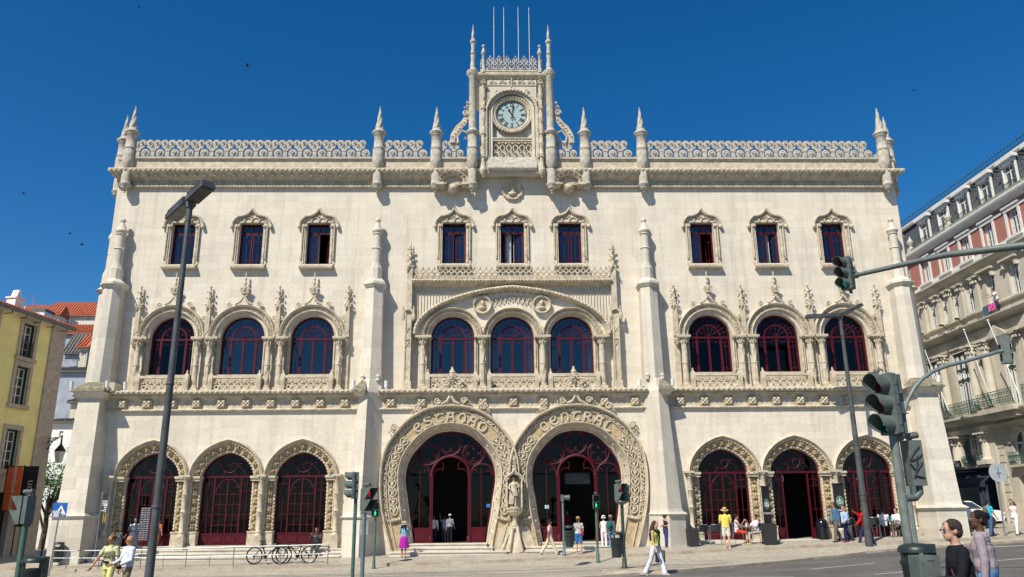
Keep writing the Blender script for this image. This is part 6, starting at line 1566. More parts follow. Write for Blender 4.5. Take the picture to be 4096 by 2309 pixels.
# ================================================================== HILLSIDE HOUSES BEHIND, LEFT
GREYW = mat('blue_grey_render', (.36, .39, .46), .9, var=.15, scale=1.5); PALE = mat('pale_render', (.66, .65, .60), .9, var=.1, scale=1.5); CREAMW = mat('cream_render', (.60, .56, .42), .9, var=.1)
BLUEW = mat('blue_shutter', (.04, .12, .25), .6, var=.15); CORR = mat('old_grey_tiles', (.17, .165, .155), .9, var=.3, scale=12)
def hill_house(label, px, Y, wall, zr, roofm=TILE, roof_h=1.4, depth=3, wins=(), base=None, name='hillside_house', gable=False, chims=(), group='houses on the hill behind the station'):
    """px = left and right pixel of the front at the roof line (pixel y)"""
    (xa, ya), (xb, yb) = px; A = at(xa, ya, Y); B = at(xb, yb, Y); x0, x1 = A.x, B.x; z1 = (A.z+B.z)/2
    h = empty(name, ((x0+x1)/2, Y, 0)); tag(h, label, 'house', group)
    def T(mb): mb.xform(Matrix.Translation((-(x0+x1)/2, -Y, 0))); return mb
    z0 = base if base is not None else -.5
    wl = MB(); hs_ = []; wn = []
    for (wx0, wy0, wx1, wy1, k) in wins:
        a = at(wx0, wy0, Y); b_ = at(wx1, wy1, Y); wn.append((a.x, b_.x, b_.z, a.z, k)); hs_.append([(a.x, b_.z), (b_.x, b_.z), (b_.x, a.z), (a.x, a.z)])
    wl.poly([(x0, z0), (x1, z0), (x1, z1), (x0, z1)], hs_, Y, Y+.3); wl.box(x0, x0+.3, Y+.3, Y+depth, z0, z1); wl.box(x1-.3, x1, Y+.3, Y+depth, z0, z1); wl.box(x0, x1, Y+depth, Y+depth+.3, z0, z1); T(wl).build('wall', wall, h)
    r = MB()
    if roof_h > 0:
        if gable: r.add([(x0-.3, Y-.3, z1), (x1+.3, Y-.3, z1), ((x0+x1)/2, Y-.3, z1+roof_h), (x0-.3, Y+depth+.5, z1), (x1+.3, Y+depth+.5, z1), ((x0+x1)/2, Y+depth+.5, z1+roof_h)], [(0, 1, 2), (3, 5, 4), (0, 2, 5, 3), (1, 4, 5, 2), (0, 3, 4, 1)])
        else:
            r.add([(x0-.25, Y-.35, z1), (x1+.25, Y-.35, z1), (x1+.25, Y+depth/2, z1+roof_h), (x0-.25, Y+depth/2, z1+roof_h), (x0-.25, Y+depth+.5, z1), (x1+.25, Y+depth+.5, z1), (x0-.25, Y-.35, z1-.12), (x1+.25, Y-.35, z1-.12), (x1+.25, Y+depth+.5, z1-.12), (x0-.25, Y+depth+.5, z1-.12)], [(0, 1, 2, 3), (3, 2, 5, 4), (6, 7, 1, 0), (6, 9, 8, 7), (0, 3, 4, 9, 6), (1, 7, 8, 5, 2)])
            n = int((x1-x0+.5)/.32)
            for i in range(n): x = x0-.1+i*.32; r.tube([(x, Y-.38, z1+.04), (x, Y+depth/2, z1+roof_h+.04)], .07, 5)
    else: r.box(x0-.1, x1+.1, Y-.1, Y+depth+.4, z1, z1+.25)
    rf = T(r).build('roof', roofm, h)
    for (a, b_, c, d, k) in wn:
        m = MB(); m.box(a, a+.08, Y+.08, Y+.16, c, d); m.box(b_-.08, b_, Y+.08, Y+.16, c, d); m.box(a, b_, Y+.08, Y+.16, d-.08, d); m.box(a, b_, Y+.08, Y+.16, c, c+.08)
        n = max(1, int((b_-a)/.7))
        for i in range(1, n+1): x = a+(b_-a)*i/(n+1); m.box(x-.03, x+.03, Y+.08, Y+.15, c, d)
        m.box(a, b_, Y+.09, Y+.15, (c+d)/2-.03, (c+d)/2+.03)
        w = T(m).build('window', HWHITE if k == 'w' else BLUEW, h); m = MB(); m.box(a, b_, Y+.16, Y+.18, c, d); T(m).build('pane', GPANE if k == 'w' else BLUEW, w)
    for (cx, cy, cw, ch) in chims:
        p = at(cx, cy, Y+2); m = MB(); m.box(p.x-cw/2, p.x+cw/2, Y+2, Y+2+cw, z1-.1, p.z); m.box(p.x-cw/2-.08, p.x+cw/2+.08, Y+1.92, Y+2.08+cw, p.z, p.z+.14); T(m).build('chimney', PALE, rf)
    return h
hill_house('grey house with orange tiled roof highest on the hill left of the station', ((120, 797), (262, 792)), 92, PALE, 0, roof_h=2.0, wins=((220, 800, 230, 806, 'w'),), chims=((200, 775, 1.2, 1), (252, 770, 1.0, 1)))
hill_house('house under a steep orange roof with white gable edge behind the buttress', ((262, 806), (322, 806)), 88, GREYW, 0, roof_h=2.6, wins=((286, 812, 302, 826, 'w'),), chims=((276, 772, 1.0, 1), (310, 765, 1.4, 1)))
hill_house('blue grey house with ribbon window and red roof slope above it', ((160, 842), (330, 836)), 84, GREYW, 0, roof_h=1.3, wins=((262, 843, 285, 858, 'w'), (246, 868, 255, 880, 'b')))
hill_house('house with half orange half grey tiled roof below the ribbon window house', ((165, 890), (322, 888)), 80, GREYW, 0, roofm=CORR, roof_h=2.4, wins=((252, 902, 276, 925, 'b'), (282, 905, 312, 928, 'b')), chims=((250, 862, .6, 1),))
hill_house('tall blue grey tenement with blue doors between yellow house and station', ((140, 936), (330, 932)), 74, GREYW, 0, roofm=CORR, roof_h=.6, wins=((220, 938, 240, 972, 'b'), (262, 935, 276, 960, 'b'), (279, 935, 300, 962, 'b'), (228, 985, 244, 1010, 'b')), base=1)
hill_house('narrow cream house with orange roof touching the yellow house gutter', ((203, 872), (222, 874)), 78, CREAMW, 0, roof_h=1.6, wins=((206, 884, 216, 896, 'w'),))
hill_house('low pale house with scalloped tile edge and one blue window', ((180, 1010), (262, 1012)), 66, CREAMW, 0, roofm=CORR, roof_h=.5, wins=((227, 1026, 243, 1043, 'w'),), base=-2)
hill_house('white house wall with grey cornices behind the iron lantern', ((130, 1062), (200, 1060)), 62, WHITE, 0, roofm=CORR, roof_h=.35, base=-2, wins=((150, 1085, 158, 1098, 'w'),))
hill_house('white roofline houses seen over the yellow house roof', ((60, 792), (150, 792)), 90, PALE, 0, roof_h=1.3, wins=((118, 800, 126, 808, 'w'),), chims=((72, 775, 1.6, 1), (100, 778, 1.3, 1)), depth=1.5)
hill_house('white house with flat grey roof just behind the yellow house chimney', ((62, 780), (112, 786)), 75, WHITE, 0, roofm=CORR, roof_h=0, chims=(), depth=1.2)
m = MB()
def antenna(px, py, Y):
    p = at(px, py, Y); a = empty('roof_antenna', (p.x, p.y, p.z)); tag(a, None, 'antenna')
    m = MB(); m.tube([(0, 0, -2.6), (0, 0, 0)], .035, 5); m.tube([(-.5, 0, -.1), (.5, 0, .05)], .02, 4)
    m.tube([(-.7, 0, -.75), (.6, 0, -.65)], .02, 4)
    for k in range(5): m.tube([(-.5+k*.25, -.2, -.05), (-.5+k*.25, .2, -.05)], .015, 4)
    m.build('mast', METAL, a); return a
a = antenna(86, 745, 76); a['label'] = 'thin television aerial above the roofs over the yellow house'
a = antenna(178, 790, 86); a['label'] = 'small television aerial beside the orange roofs near the station'
m = MB(); p = at(150, 1270, 60)
b = MB(); b.box(p.x-6, p.x+5, 60, 60.3, -1, 2.2); w = b.build('garden_wall', PALE); tag(w, 'low pale wall at the end of the side street behind the tree', 'wall')
# tree behind the station's corner
def leaf_tree(name, label, x, y, z0, h, rad, n, seed, lm):
    t = empty(name, (x, y, z0)); tag(t, label, 'tree'); rg = random.Random(seed)
    m = MB(); m.tube([(0, 0, 0), (.1, 0, h*.3), (0, .1, h*.6)], [.22, .17, .12], 8)
    tips = []
    for k in range(9):
        a = rg.random()*2*pi; e = (rad*.7*cos(a), rad*.7*sin(a), h*rg.uniform(.5, .95)); m.tube([(0, 0, h*rg.uniform(.25, .5)), (e[0]*.5, e[1]*.5, e[2]*.75), e], [.09, .06, .02], 5); tips.append(Vector(e))
    m.build('trunk', mat('bark', (.12, .09, .06), .95, var=.3, scale=8), t)
    m = MB()
    cl = [tips[rg.randrange(len(tips))]+Vector((rg.gauss(0, rad*.35), rg.gauss(0, rad*.35), rg.gauss(0, rad*.3))) for _ in range(60)]
    for i in range(n):
        c = cl[rg.randrange(60)]; p = c+Vector((rg.gauss(0, .28), rg.gauss(0, .28), rg.gauss(0, .22))); s = rg.uniform(.06, .13)
        u = Vector((rg.gauss(0, 1), rg.gauss(0, 1), rg.gauss(0, .5))).normalized(); v = u.cross(Vector((rg.gauss(0, .4), rg.gauss(0, .4), 1))).normalized()
        m.cur = 0 if rg.random() < .6 else 1
        m.add([p-u*s, p+v*s*.6, p+u*s, p-v*s*.6], [(0, 1, 2, 3)])
    m.build('crown', lm, t)
LEAF1 = mat('bright_leaf', (.13, .30, .035), .6, var=.2, scale=2); LEAF2 = mat('deep_leaf', (.05, .16, .02), .6, var=.2, scale=2)
p = at(122, 1245, 56)
leaf_tree('street_tree', 'bright green leafy tree at the end of the side street on the left', p.x, 56, -.6, 6.4, 1.9, 5200, 3, [LEAF1, LEAF2])
# car parked on the upper street ramp
# ================================================================== STREET FURNITURE
SGR = mat('signal_grey_green', (.115, .14, .125), .5, var=.15, scale=6); POLEG = mat('painted_green_pole', (.07, .15, .115), .45, var=.18, scale=5); POLEB = mat('blue_grey_pole', (.15, .19, .20), .45, var=.15, scale=5)
SDK = mat('signal_black', (.014, .016, .016), .6, var=.05); BIN = mat('dark_green_plastic', (.02, .032, .032), .42, var=.15, scale=3); LAMPM = mat('charcoal_lamp_paint', (.085, .09, .09), .5, var=.25, scale=3)
LRED = mat('red_lens', (.10, .004, .004), .25, var=0); LAMB = mat('amber_lens', (.10, .02, .004), .25, var=0); LGRN = mat('green_lens_dark', (.005, .05, .03), .25, var=0)
GLOW_G = mat('green_light', (.0, .5, .2), .4, var=0, emit=((.02, .85, .32), 1.6)); GLOW_T = mat('teal_arrow_light', (.0, .25, .18), .4, var=0, emit=((.0, .36, .24), .55)); GLOW_R = mat('red_light', (.5, .0, .0), .4, var=0, emit=((.8, .02, .02), .55))
GFIT = mat('black_spray', (.01, .01, .012), .6, var=0)
LOWCON = mat('concrete', (.34, .32, .29), .85, var=.15)
def mm(M, mb): mb.xform(M); return mb
def walker(m, c, h, y=0, s=1):
    """walking man sign in x-z, front at y"""
    x, z = c; k = h
    m.ball((x, y, z+.42*k), (.085*k, .004, .085*k), 8, 5)
    def st(p, r): m.tube([(x+s*a*k, y, z+b*k) for a, b in p], [q*k for q in r], 5, flat=.25, ref=(0, 0, 1) if False else None)
    m.poly([(x-.08*k, z+.32*k), (x+.08*k, z+.32*k), (x+.07*k, z-.05*k), (x-.07*k, z-.05*k)], [], y-.003, y+.003)
    for a in ([(0, -.03), (s*.13, -.22), (s*.10, -.46)], [(0, -.03), (-s*.12, -.24), (-s*.24, -.44)], [(0, .28), (s*.17, .12), (s*.27, .10)], [(0, .28), (-s*.15, .12), (-s*.20, -.02)]):
        for (a0, b0), (a1, b1) in zip(a, a[1:]):
            d = Vector((a1-a0, b1-b0)).normalized(); n = Vector((-d.y, d.x))*.042
            m.poly([(x+(a0+n.x)*k, z+(b0+n.y)*k), (x+(a1+n.x*.8)*k, z+(b1+n.y*.8)*k), (x+(a1-n.x*.8)*k, z+(b1-n.y*.8)*k), (x+(a0-n.x)*k, z+(b0-n.y)*k)], [], y-.0025, y+.0025)
def car_head(parent, loc, rz, H=.82, lit=2, arrow=False, board=False):
    """three-lamp head, faces local -Y; loc = centre of its back"""
    e = bpy.data.objects.new('signal_head', None)
    k = H/.82; R = Matrix.Translation(loc)@Matrix.Rotation(rz, 4, 'Z')@Matrix.Scale(k, 4)
    m = MB(); 
    m.poly([(-.14, -.41), (.14, -.41), (.16, -.39), (.16, .39), (.14, .41), (-.14, .41), (-.16, .39), (-.16, -.39)], [], -.16, -.08); m.poly([(-.11, -.40), (.11, -.40), (.11, .40), (-.11, .40)], [], -.08, .05)
    for z in (-.135, .135): m.box(-.163, .163, -.163, .052, z-.006, z+.006)
    for z in (-.27, 0, .27): m.box(.158, .172, -.13, -.10, z-.02, z+.02)
    if board: m.poly([(-.25, -.52), (.25, -.52), (.25, .5), (-.25, .5)], [], -.10, -.09)
    h = mm(R, m).build('signal_head', SGR, parent)
    for i, z in enumerate((.27, 0, -.27)):
        m = MB(); rows = []
        for r, y in ((.128, -.15), (.135, -.40)):
            rows.append([(r*cos(a), y+(.16 if y < -.2 else 0)*max(0, -sin(a))*1.0, z+r*sin(a)) for a in [-.95+(pi+1.9)*q/16 for q in range(17)]])
        rows += [[(p[0]*.95, p[1], z+(p[2]-z)*.95) for p in r] for r in rows[::-1]]; rows.append(rows[0])
        m.loft(rows); mm(R, m).build('visor', SGR, h, smooth=40)
        m = MB(); m.lathe((0, -.163, z), [(.01, -.02), (.07, -.014), (.118, 0), (.118, .01)], 16, M=Matrix.Rotation(pi/2, 3, 'X'))
        mm(R, m).build('lens', (LRED, LAMB, LGRN)[i], h, smooth=50)
        if i == 2 and lit == 2:
            m = MB()
            if arrow:
                for s in (-1, 1): m.poly([(0, z+.09), (s*.075, z-.0), (s*.05, z-.02), (0, z+.045)], [], -.19, -.186)
                m.box(-.018, .018, -.19, -.186, z-.08, z+.06)
            else: m.box(-.02, .02, -.19, -.186, z-.02, z+.02)
            mm(R, m).build('lit_signal', GLOW_T, h)
    return h
def ped_head(parent, loc, rz, H=.56, red=False, green=True, sensor=True, hood=True, graffiti=False):
    k = H/.56; R = Matrix.Translation(loc)@Matrix.Rotation(rz, 4, 'Z')@Matrix.Scale(k, 4)
    m = MB(); m.poly([(-.13, -.28), (.13, -.28), (.13, .28), (-.13, .28)], [], -.14, -.05); m.poly([(-.10, -.27), (.10, -.27), (.10, .27), (-.10, .27)], [], -.05, .07)
    h = mm(R, m).build('signal_head', SGR, parent)
    for i, z in enumerate((.14, -.14)):
        m = MB(); m.box(-.11, .11, -.146, -.138, z-.115, z+.115); mm(R, m).build('lens', SDK, h)
        m = MB()
        for s in (-1, 1): m.add([(s*.13, -.14, z-.13), (s*.13, -.14, z+.13), (s*.13, -.36, z+.13), (s*.122, -.14, z-.13), (s*.122, -.14, z+.13), (s*.122, -.36, z+.13)], [(0, 1, 2), (5, 4, 3), (0, 2, 5, 3), (1, 4, 5, 2), (0, 3, 4, 1)])
        m.box(-.13, .13, -.36, -.14, z+.128, z+.137)
        if hood: mm(R, m).build('visor', SGR, h)
    m = MB()
    if green: walker(m, (0, -.14), .19, -.15); mm(R, m).build('lit_signal', GLOW_G, h)
    m = MB()
    if red: walker(m, (0, .14), .19, -.15); mm(R, m).build('lit_signal', GLOW_R, h)
    if sensor:
        m = MB(); m.tube([(0, .0, .27), (0, 0, .32)], .03, 8); m.tube([(-.0, -.17, .36), (0, .08, .36)], .045, 10); mm(R, m).build('detector', SGR, h, smooth=40)
    return h
def pole(parent, x, y, z0, z1, r, m_, flange=True, name='pole'):
    m = MB(); m.tube([(x, y, z0), (x, y, z1)], r, 14)
    if flange: m.lathe((x, y, z0), [(r*1.9, 0), (r*1.9, .06), (r*1.4, .10), (r*1.35, .34), (r*1.05, .38)], 14)
    return m.build(name, m_, parent, smooth=40)
TL = 'traffic lights at the crossings in front of the station'
# 1 the big one on the right, near the camera
Yb = 10.4; P = at(2262, 1200, Yb); gz = surf_z(P.x, Yb)
e = empty('traffic_light', (0, 0, 0)); tag(e, 'large weathered three lamp traffic light on the thick green pole at right', 'traffic light', TL)
top = at(2258, 1100, Yb).z; pole(e, P.x, Yb, gz, top+.02, .058, mat('worn_green_pole', (.075, .10, .08), .5, var=.3, scale=9, col2=(.20, .22, .20)), False)
hc = at(2238, 1018, Yb); h = car_head(e, (hc.x+.07, Yb, hc.z), radians(-70), H=.80, arrow=True)
m = MB(); m.tube([(P.x, Yb, top-.02), (hc.x+.10, Yb, top+.02)], .06, 8); m.lathe((P.x, Yb, at(2280, 1395, Yb).z-.02), [(.10, 0), (.10, .04)], 12); m.build('bracket', SGR, e)
pc = at(2303, 1163, Yb)
m = MB(); b0 = at(2276, 1108, Yb); b1 = at(2331, 1222, Yb); m.box(b0.x+.015, b1.x, Yb-.03, Yb+.16, b1.z, b0.z)
bx = m.build('signal_back', SGR, e)
m = MB(); cx, cz = pc.x, pc.z
for pts in ([(.06, .2), (-.02, .12), (-.08, .02), (.02, .05), (.08, .1)], [(-.09, -.02), (-.02, -.1), (.07, -.0)], [(.02, .08), (-.01, -.08), (-.06, -.2)], [(.06, -.02), (-.04, -.16), (.07, -.2)]): m.tube([(cx+a, Yb-.034, cz+b) for a, b in spline(pts, 4)], .013, 6, flat=1)
m.build('graffiti', GFIT, bx)
m = MB(); m.tube([(pc.x-.05, Yb+.05, b0.z+.05), (pc.x+.10, Yb+.05, b0.z+.075)], .045, 10); m.tube([(pc.x, Yb+.05, b0.z-.02), (pc.x, Yb+.05, b0.z+.05)], .025, 8)
m.tube([(P.x, Yb, b1.z-.16), (P.x+.2, Yb+.05, b1.z-.15), (P.x+.27, Yb+.05, b1.z-.08), (P.x+.27, Yb+.05, b1.z)], .045, 10); m.build('detector', SGR, e, smooth=40)
# 2 curved arm behind it
Ya = 24.5; Q = at(2288, 1250, Ya); gz = surf_z(Q.x, Ya)
e = empty('traffic_light', (0, 0, 0)); tag(e, 'slim grey pole curving over to a traffic light seen from behind at the right edge', 'traffic light', TL)
def qz(x, y): p = at((3300+x*.6952)/1.59006, (1300+y*.6952)/1.59006, Ya); return (p.x, Ya, p.z)
arc = [(Q.x, Ya, gz), (Q.x, Ya, 3.9)]+[qz(*a) for a in ((449, 560), (456, 500), (478, 430), (515, 362), (560, 310), (620, 268), (700, 236), (800, 212), (910, 180), (1020, 148))]
m = MB(); m.tube(arc, .06, 10); m.lathe((Q.x, Ya, gz), [(.12, 0), (.12, .08), (.08, .12)], 10); m.build('pole', POLEB, e, smooth=40)
hp_ = qz(1040, 140); car_head(e, (hp_[0]-.02, Ya-.02, hp_[2]), radians(150), H=.92)
m = MB(); m.box(Q.x+.07, Q.x+.2, Ya-.08, Ya+.08, 2.2, 2.9); m.build('signal_head', SGR, e)
# 3 gantry arm from the right
Yg = 19.0; a0 = at(2156, 692, Yg); a1 = at(2640, 610, 16.0)
e = empty('traffic_light', (0, 0, 0)); tag(e, 'traffic light with green arrow hanging at the end of a long horizontal arm', 'traffic light', TL)
m = MB(); mid = a0.lerp(a1, .5)+Vector((0, 0, .12)); m.tube([a0, mid, a1, a1+Vector((.6, -.4, -.35)), (a1.x+.75, a1.y-.5, surf_z(a1.x, a1.y))], [.055, .075, .095, .11, .13], 12); m.ball((a0.x-.02, a0.y, a0.z), .09, 8, 6); m.build('gantry_arm', SGR, e, smooth=40)
hc = at(2131, 690, Yg); car_head(e, (hc.x+.05, Yg, hc.z), radians(-64), H=.84, arrow=True)
m = MB(); k = at(2145, 725, Yg); m.poly([(k.x-.12, k.z+.5), (k.x-.02, k.z+.5), (k.x+.02, k.z-.12), (k.x-.06, k.z-.12)], [], Yg+.06, Yg+.08); m.build('backing_plate', SGR, e)
# 4,5,6 the left cluster
Y4 = 24; p = at(893, 1300, Y4); gz = surf_z(p.x, Y4)
e = empty('traffic_light', (0, 0, 0)); tag(e, 'three lamp traffic light seen from the side on a green pole in the left cluster', 'traffic light', TL)
hc = at(893, 1221, Y4); pole(e, p.x, Y4, gz, at(893, 1250, Y4).z, .052, POLEG, False); car_head(e, (hc.x+.06, Y4, hc.z), radians(-80), H=.76)
m = MB(); jz = at(900, 1306, Y4).z; m.tube([(p.x, Y4, jz), (p.x+.22, Y4, jz)], .03, 8); m.box(p.x-.03, p.x+.04, Y4-.05, Y4+.05, jz-.1, jz+.1); m.build('bracket', POLEG, e)
Y5 = 23; p = at(915, 1340, Y5); gz = surf_z(p.x, Y5)
e = empty('traffic_light', (0, 0, 0)); tag(e, 'red man pedestrian light on the middle pole of the left cluster', 'traffic light', TL)
hc = at(924, 1257, Y5); pole(e, p.x, Y5, gz, at(915, 1290, Y5).z, .058, POLEB, False); ped_head(e, (hc.x-.06, Y5, hc.z), radians(48), H=.62, red=True, green=False)
Pf = foot(940, 1432); hc = at(935, 1289, Pf.y)
e = empty('traffic_light', (0, 0, 0)); tag(e, 'green man pedestrian light on a thin pole left of the magenta skirt woman', 'traffic light', TL)
pole(e, Pf.x, Pf.y, Pf.z, hc.z-.2, .045, POLEG); ped_head(e, (Pf.x, Pf.y, hc.z+.10), radians(0), H=.58, sensor=False)
# 7 single lamp post
Pf = foot(1419, 1398); e = empty('traffic_light', (0, 0, 0)); tag(e, 'thin grey post with one small side-facing lamp, in front of the right horseshoe door', 'traffic light', TL)
hz = at(1419, 1252, Pf.y).z; pole(e, Pf.x, Pf.y, Pf.z, hz, .047, POLEB)
m = MB(); m.box(Pf.x-.08, Pf.x+.04, Pf.y-.1, Pf.y+.1, hz-.16, hz+.12); h = m.build('signal_head', SGR, e)
m = MB(); rows = [[(Pf.x+x, Pf.y+r*cos(a), hz+.0+r*sin(a)) for a in [2*pi*q/14 for q in range(15)]] for r, x in ((.085, .04), (.115, .30), (.105, .30), (.08, .05))]; m.loft(rows); m.build('visor', SGR, h, smooth=40)
# 8
Pf = foot(1504.6, 1416); e = empty('traffic_light', (0, 0, 0)); tag(e, 'green man pedestrian light on a slim post right of the red bag woman', 'traffic light', TL)
hz = at(1494, 1263, Pf.y).z; pole(e, Pf.x, Pf.y, Pf.z, hz-.2, .05, POLEG); ped_head(e, (Pf.x-.02, Pf.y, hz), radians(4), H=.54)
# 9
Pf = foot(1571.6, 1431); e = empty('traffic_light', (0, 0, 0)); tag(e, 'dark pole with two pedestrian lights back to back and a litter bin', 'traffic light', TL)
hz = at(1563, 1240, Pf.y).z; pole(e, Pf.x, Pf.y, Pf.z, hz-.32, .06, mat('dark_pole', (.035, .05, .045), .5, var=.15)); ped_head(e, (Pf.x-.12, Pf.y, hz+.02), radians(35), H=.60, red=True, green=False); ped_head(e, (Pf.x+.12, Pf.y+.05, hz-.02), radians(160), H=.60, green=False, sensor=False)
m = MB(); m.lathe((Pf.x, Pf.y, hz-.42), [(.06, 0), (.2, .06), (.24, .09), (.24, .12), (.01, .12)], 14); m.build('collar', SGR, e)
# 11 far left
Y11 = 16.0; p = at(58, 1360, Y11); gz = surf_z(p.x, Y11); e = empty('traffic_light', (0, 0, 0)); tag(e, 'grey pedestrian light seen from behind on a leaning green pole at the bottom left corner', 'traffic light', TL)
hc = at(70, 1283, Y11); pole(e, p.x, Y11, gz, at(62, 1315, Y11).z, .055, POLEG, False); ped_head(e, (hc.x, Y11, hc.z), radians(-112), H=.53, green=False)

# --- litter bins
def bin_(x, y, z, k, label, m_=BIN, grp='green plastic litter bins on posts'):
    b = empty('litter_bin', (x, y, z)); tag(b, label, 'litter bin', grp)
    m = MB(); m.lathe((0, 0, 0), [(.14, 0), (.165, .02), (.20, .60), (.215, .62), (.215, .66), (.19, .66), (.17, .05)], 20); m.box(-.08, .08, -.215, -.19, .46, .52); o = m.build('body', m_, b, smooth=40)
    m = MB(); m.lathe((0, 0, .76), [(.225, 0), (.225, .045), (.20, .08), (.12, .105), (.01, .115)], 20); m.build('lid', m_, b, smooth=40)
    m = MB(); m.box(.13, .2, -.1, .1, .1, .86); m.box(-.2, -.17, -.03, .03, .6, .8); m.build('bracket', m_, b); b.scale = (k, k, k); return b
p = at(86, 1430, 15.8); bin_(p.x, 15.8, at(86, 1394, 15.8).z-.95*1.0, 1.05, 'dark litter bin beside the pole in the bottom left corner')
p = at(145, 1392, 35.4); bin_(p.x, 35.4, at(145, 1416, 35.4).z+.02, .93, 'small green litter bin standing under the blue crossing sign')
p = at(1432, 1350, 32.6); bin_(p.x, 32.6, at(1432, 1377, 32.6).z, .95, 'green litter bin hung on the thin grey post before the right horseshoe door')
Pf = foot(1571.6, 1431); p = at(1550, 1360, Pf.y); bin_(p.x-.0, Pf.y, at(1550, 1403, Pf.y).z, 1.02, 'green litter bin hung on the dark pole of the double lights')
p = at(2318, 1400, 10.2); bin_(p.x, 10.3, at(2318, 1357, 10.2).z-.90, .98, 'round lidded litter bin behind the thick green pole at lower right')
m = MB(); b0 = at(2310, 1399, 9.6); b1 = at(2364, 1399, 9.6); m.box(b0.x, b1.x, 9.6, 9.85, surf_z(b0.x, 9.6)+.3, b0.z)
for i in range(12): m.box(b0.x+.02+i*(b1.x-b0.x-.04)/12, b0.x+.028+i*(b1.x-b0.x-.04)/12, 9.592, 9.6, surf_z(b0.x, 9.6)+.32, b0.z-.06)
m.box((b0.x+b1.x)/2-.03, (b0.x+b1.x)/2+.05, 9.59, 9.6, b0.z-.05, b0.z-.03)
m.box(b0.x+.05, b1.x-.05, 9.65, 9.8, surf_z(b0.x, 9.6), surf_z(b0.x, 9.6)+.3)
o = m.build('ribbed_waste_box', SGR); tag(o, 'grey ribbed waste box in front of the round bin at the lower right', 'waste box')
# capsule bin by the cafe door
Pf = foot(2072, 1357); m = MB(); m.lathe((0, 0, 0), [(.30, 0), (.30, .05), (.285, .06), (.285, .62), (.26, .74), (.2, .84), (.1, .90), (.01, .92)], 22); o = m.build('capsule_bin', mat('gloss_black', (.01, .011, .013), .15, var=0), None, (Pf.x, Pf.y, Pf.z), 40); tag(o, 'glossy black bullet-shaped bin beside the cafe doorway', 'litter bin')

# --- street lamps
def lamp(x, y, z0, zt, r0, r1, heads, label):
    e = empty('street_lamp', (0, 0, 0)); tag(e, label, 'street lamp', 'twin headed street lamps')
    m = MB(); N = 14; m.tube([(x, y, z0+(zt-z0)*i/N) for i in range(N+1)], [r0+(r1-r0)*i/N for i in range(N+1)], 16); m.lathe((x, y, z0+2.1), [(r0*.98, 0), (r0*1.12, .03), (r0*.98, .06)], 14); m.lathe((x, y, z0+4.2), [(r0*.86, 0), (r0*.95, .02), (r0*.86, .04)], 14); m.build('pole', LAMPM, e, smooth=40)
    m = MB(); m.lathe((x, y, zt-.2), [(r1*1.2, 0), (r1*1.2, .25), (r1*1.7, .28), (r1*1.7, .4)], 12); m.build('collar', LAMPM, e)
    for (ex, ey, ez), w in heads:
        a = Vector((x, y, zt+.16)); b = Vector((ex, ey, ez)); d = (b-a); L = d.length; d.normalize(); s = d.cross(Vector((0, 0, 1))).normalized(); u = s.cross(d)
        m = MB()
        def bx(l0, l1, w0, w1, h0, h1):
            v = [a+d*l+s*ww+u*hh for hh in (h0, h1) for ww in (w0, w1) for l in (l0, l1)]
            m.add(v, [(0, 2, 3, 1), (4, 5, 7, 6), (0, 1, 5, 4), (2, 6, 7, 3), (0, 4, 6, 2), (1, 3, 7, 5)])
        bx(.06, L, -w, w, 0, .09); bx(.08, L-.03, -w*.86, w*.86, .09, .15)
        for k in range(8): bx(.12+k*(L-.2)/8, .13+k*(L-.2)/8, -w*1.01, w*1.01, .03, .152)
        h = m.build('lamp_head', LAMPM, e)
        m = MB(); bx(.12, L-.06, -w*.84, w*.84, -.015, 0); m.build('diffuser', mat('dusty_diffuser', (.16, .155, .12), .3, var=.35, scale=4), h)
    return e
xl, yl = at(430, 950, 14.0).x, 14.0; zt = at(474, 533, 14).z
def zoom1(x, y, Z):
    v = ray((640+x*.27542)/1.59006, (700+y*.27542)/1.59006); t = (Z-CAM.z)/v.z; return CAM+v*t
e1 = zoom1(712, 178, zt+.30); e2 = zoom1(165, 665, zt+.18)
lamp(xl, yl, surf_z(xl, yl), zt, .077, .046, (((e1.x, e1.y, e1.z), .13), ((e2.x, e2.y, e2.z), .13)), 'tall charcoal street lamp with two flat heads, in front of the left wing')
Pf = foot(2187, 1375); zt = at(2103, 805, Pf.y).z; e1 = at(2165, 771, Pf.y+.9); e2 = at(2030, 801, Pf.y-.3)
lamp(Pf.x, Pf.y, Pf.z, zt, .15, .07, (((e1.x, e1.y, e1.z), .16), ((e2.x, e2.y, e2.z), .16)), 'grey street lamp with two thin flat heads, in front of the right wing')

# --- signs
e = empty('crossing_sign', (0, 0, 0)); tag(e, 'blue square pedestrian crossing sign with stickers on a thin post at left', 'road sign')
Ys = 33.6; s0, s1 = at(130, 1300, Ys), at(171, 1265, Ys); pf = at(133, 1436, Ys)
m = MB(); m.box(s0.x, s1.x, Ys-.015, Ys, s0.z, s1.z); pn = m.build('panel', mat('sign_blue', (.01, .10, .42), .4, var=.05), e)
cx, cz, hh = (s0.x+s1.x)/2+.05, (s0.z+s1.z)/2-.02, (s1.z-s0.z)/2
m = MB(); m.poly([(cx-hh*.85, cz-hh*.7), (cx+hh*.85, cz-hh*.7), (cx, cz+hh*.75)], [], Ys-.02, Ys-.016); m.build('white_triangle', WHITE, pn)
m = MB(); walker(m, (cx, cz-.05), hh*.95, Ys-.026)
for k in range(3): m.box(cx-.16+k*.11, cx-.09+k*.11, Ys-.027, Ys-.022, cz-hh*.66, cz-hh*.5)
m.build('symbol', BLK, pn)
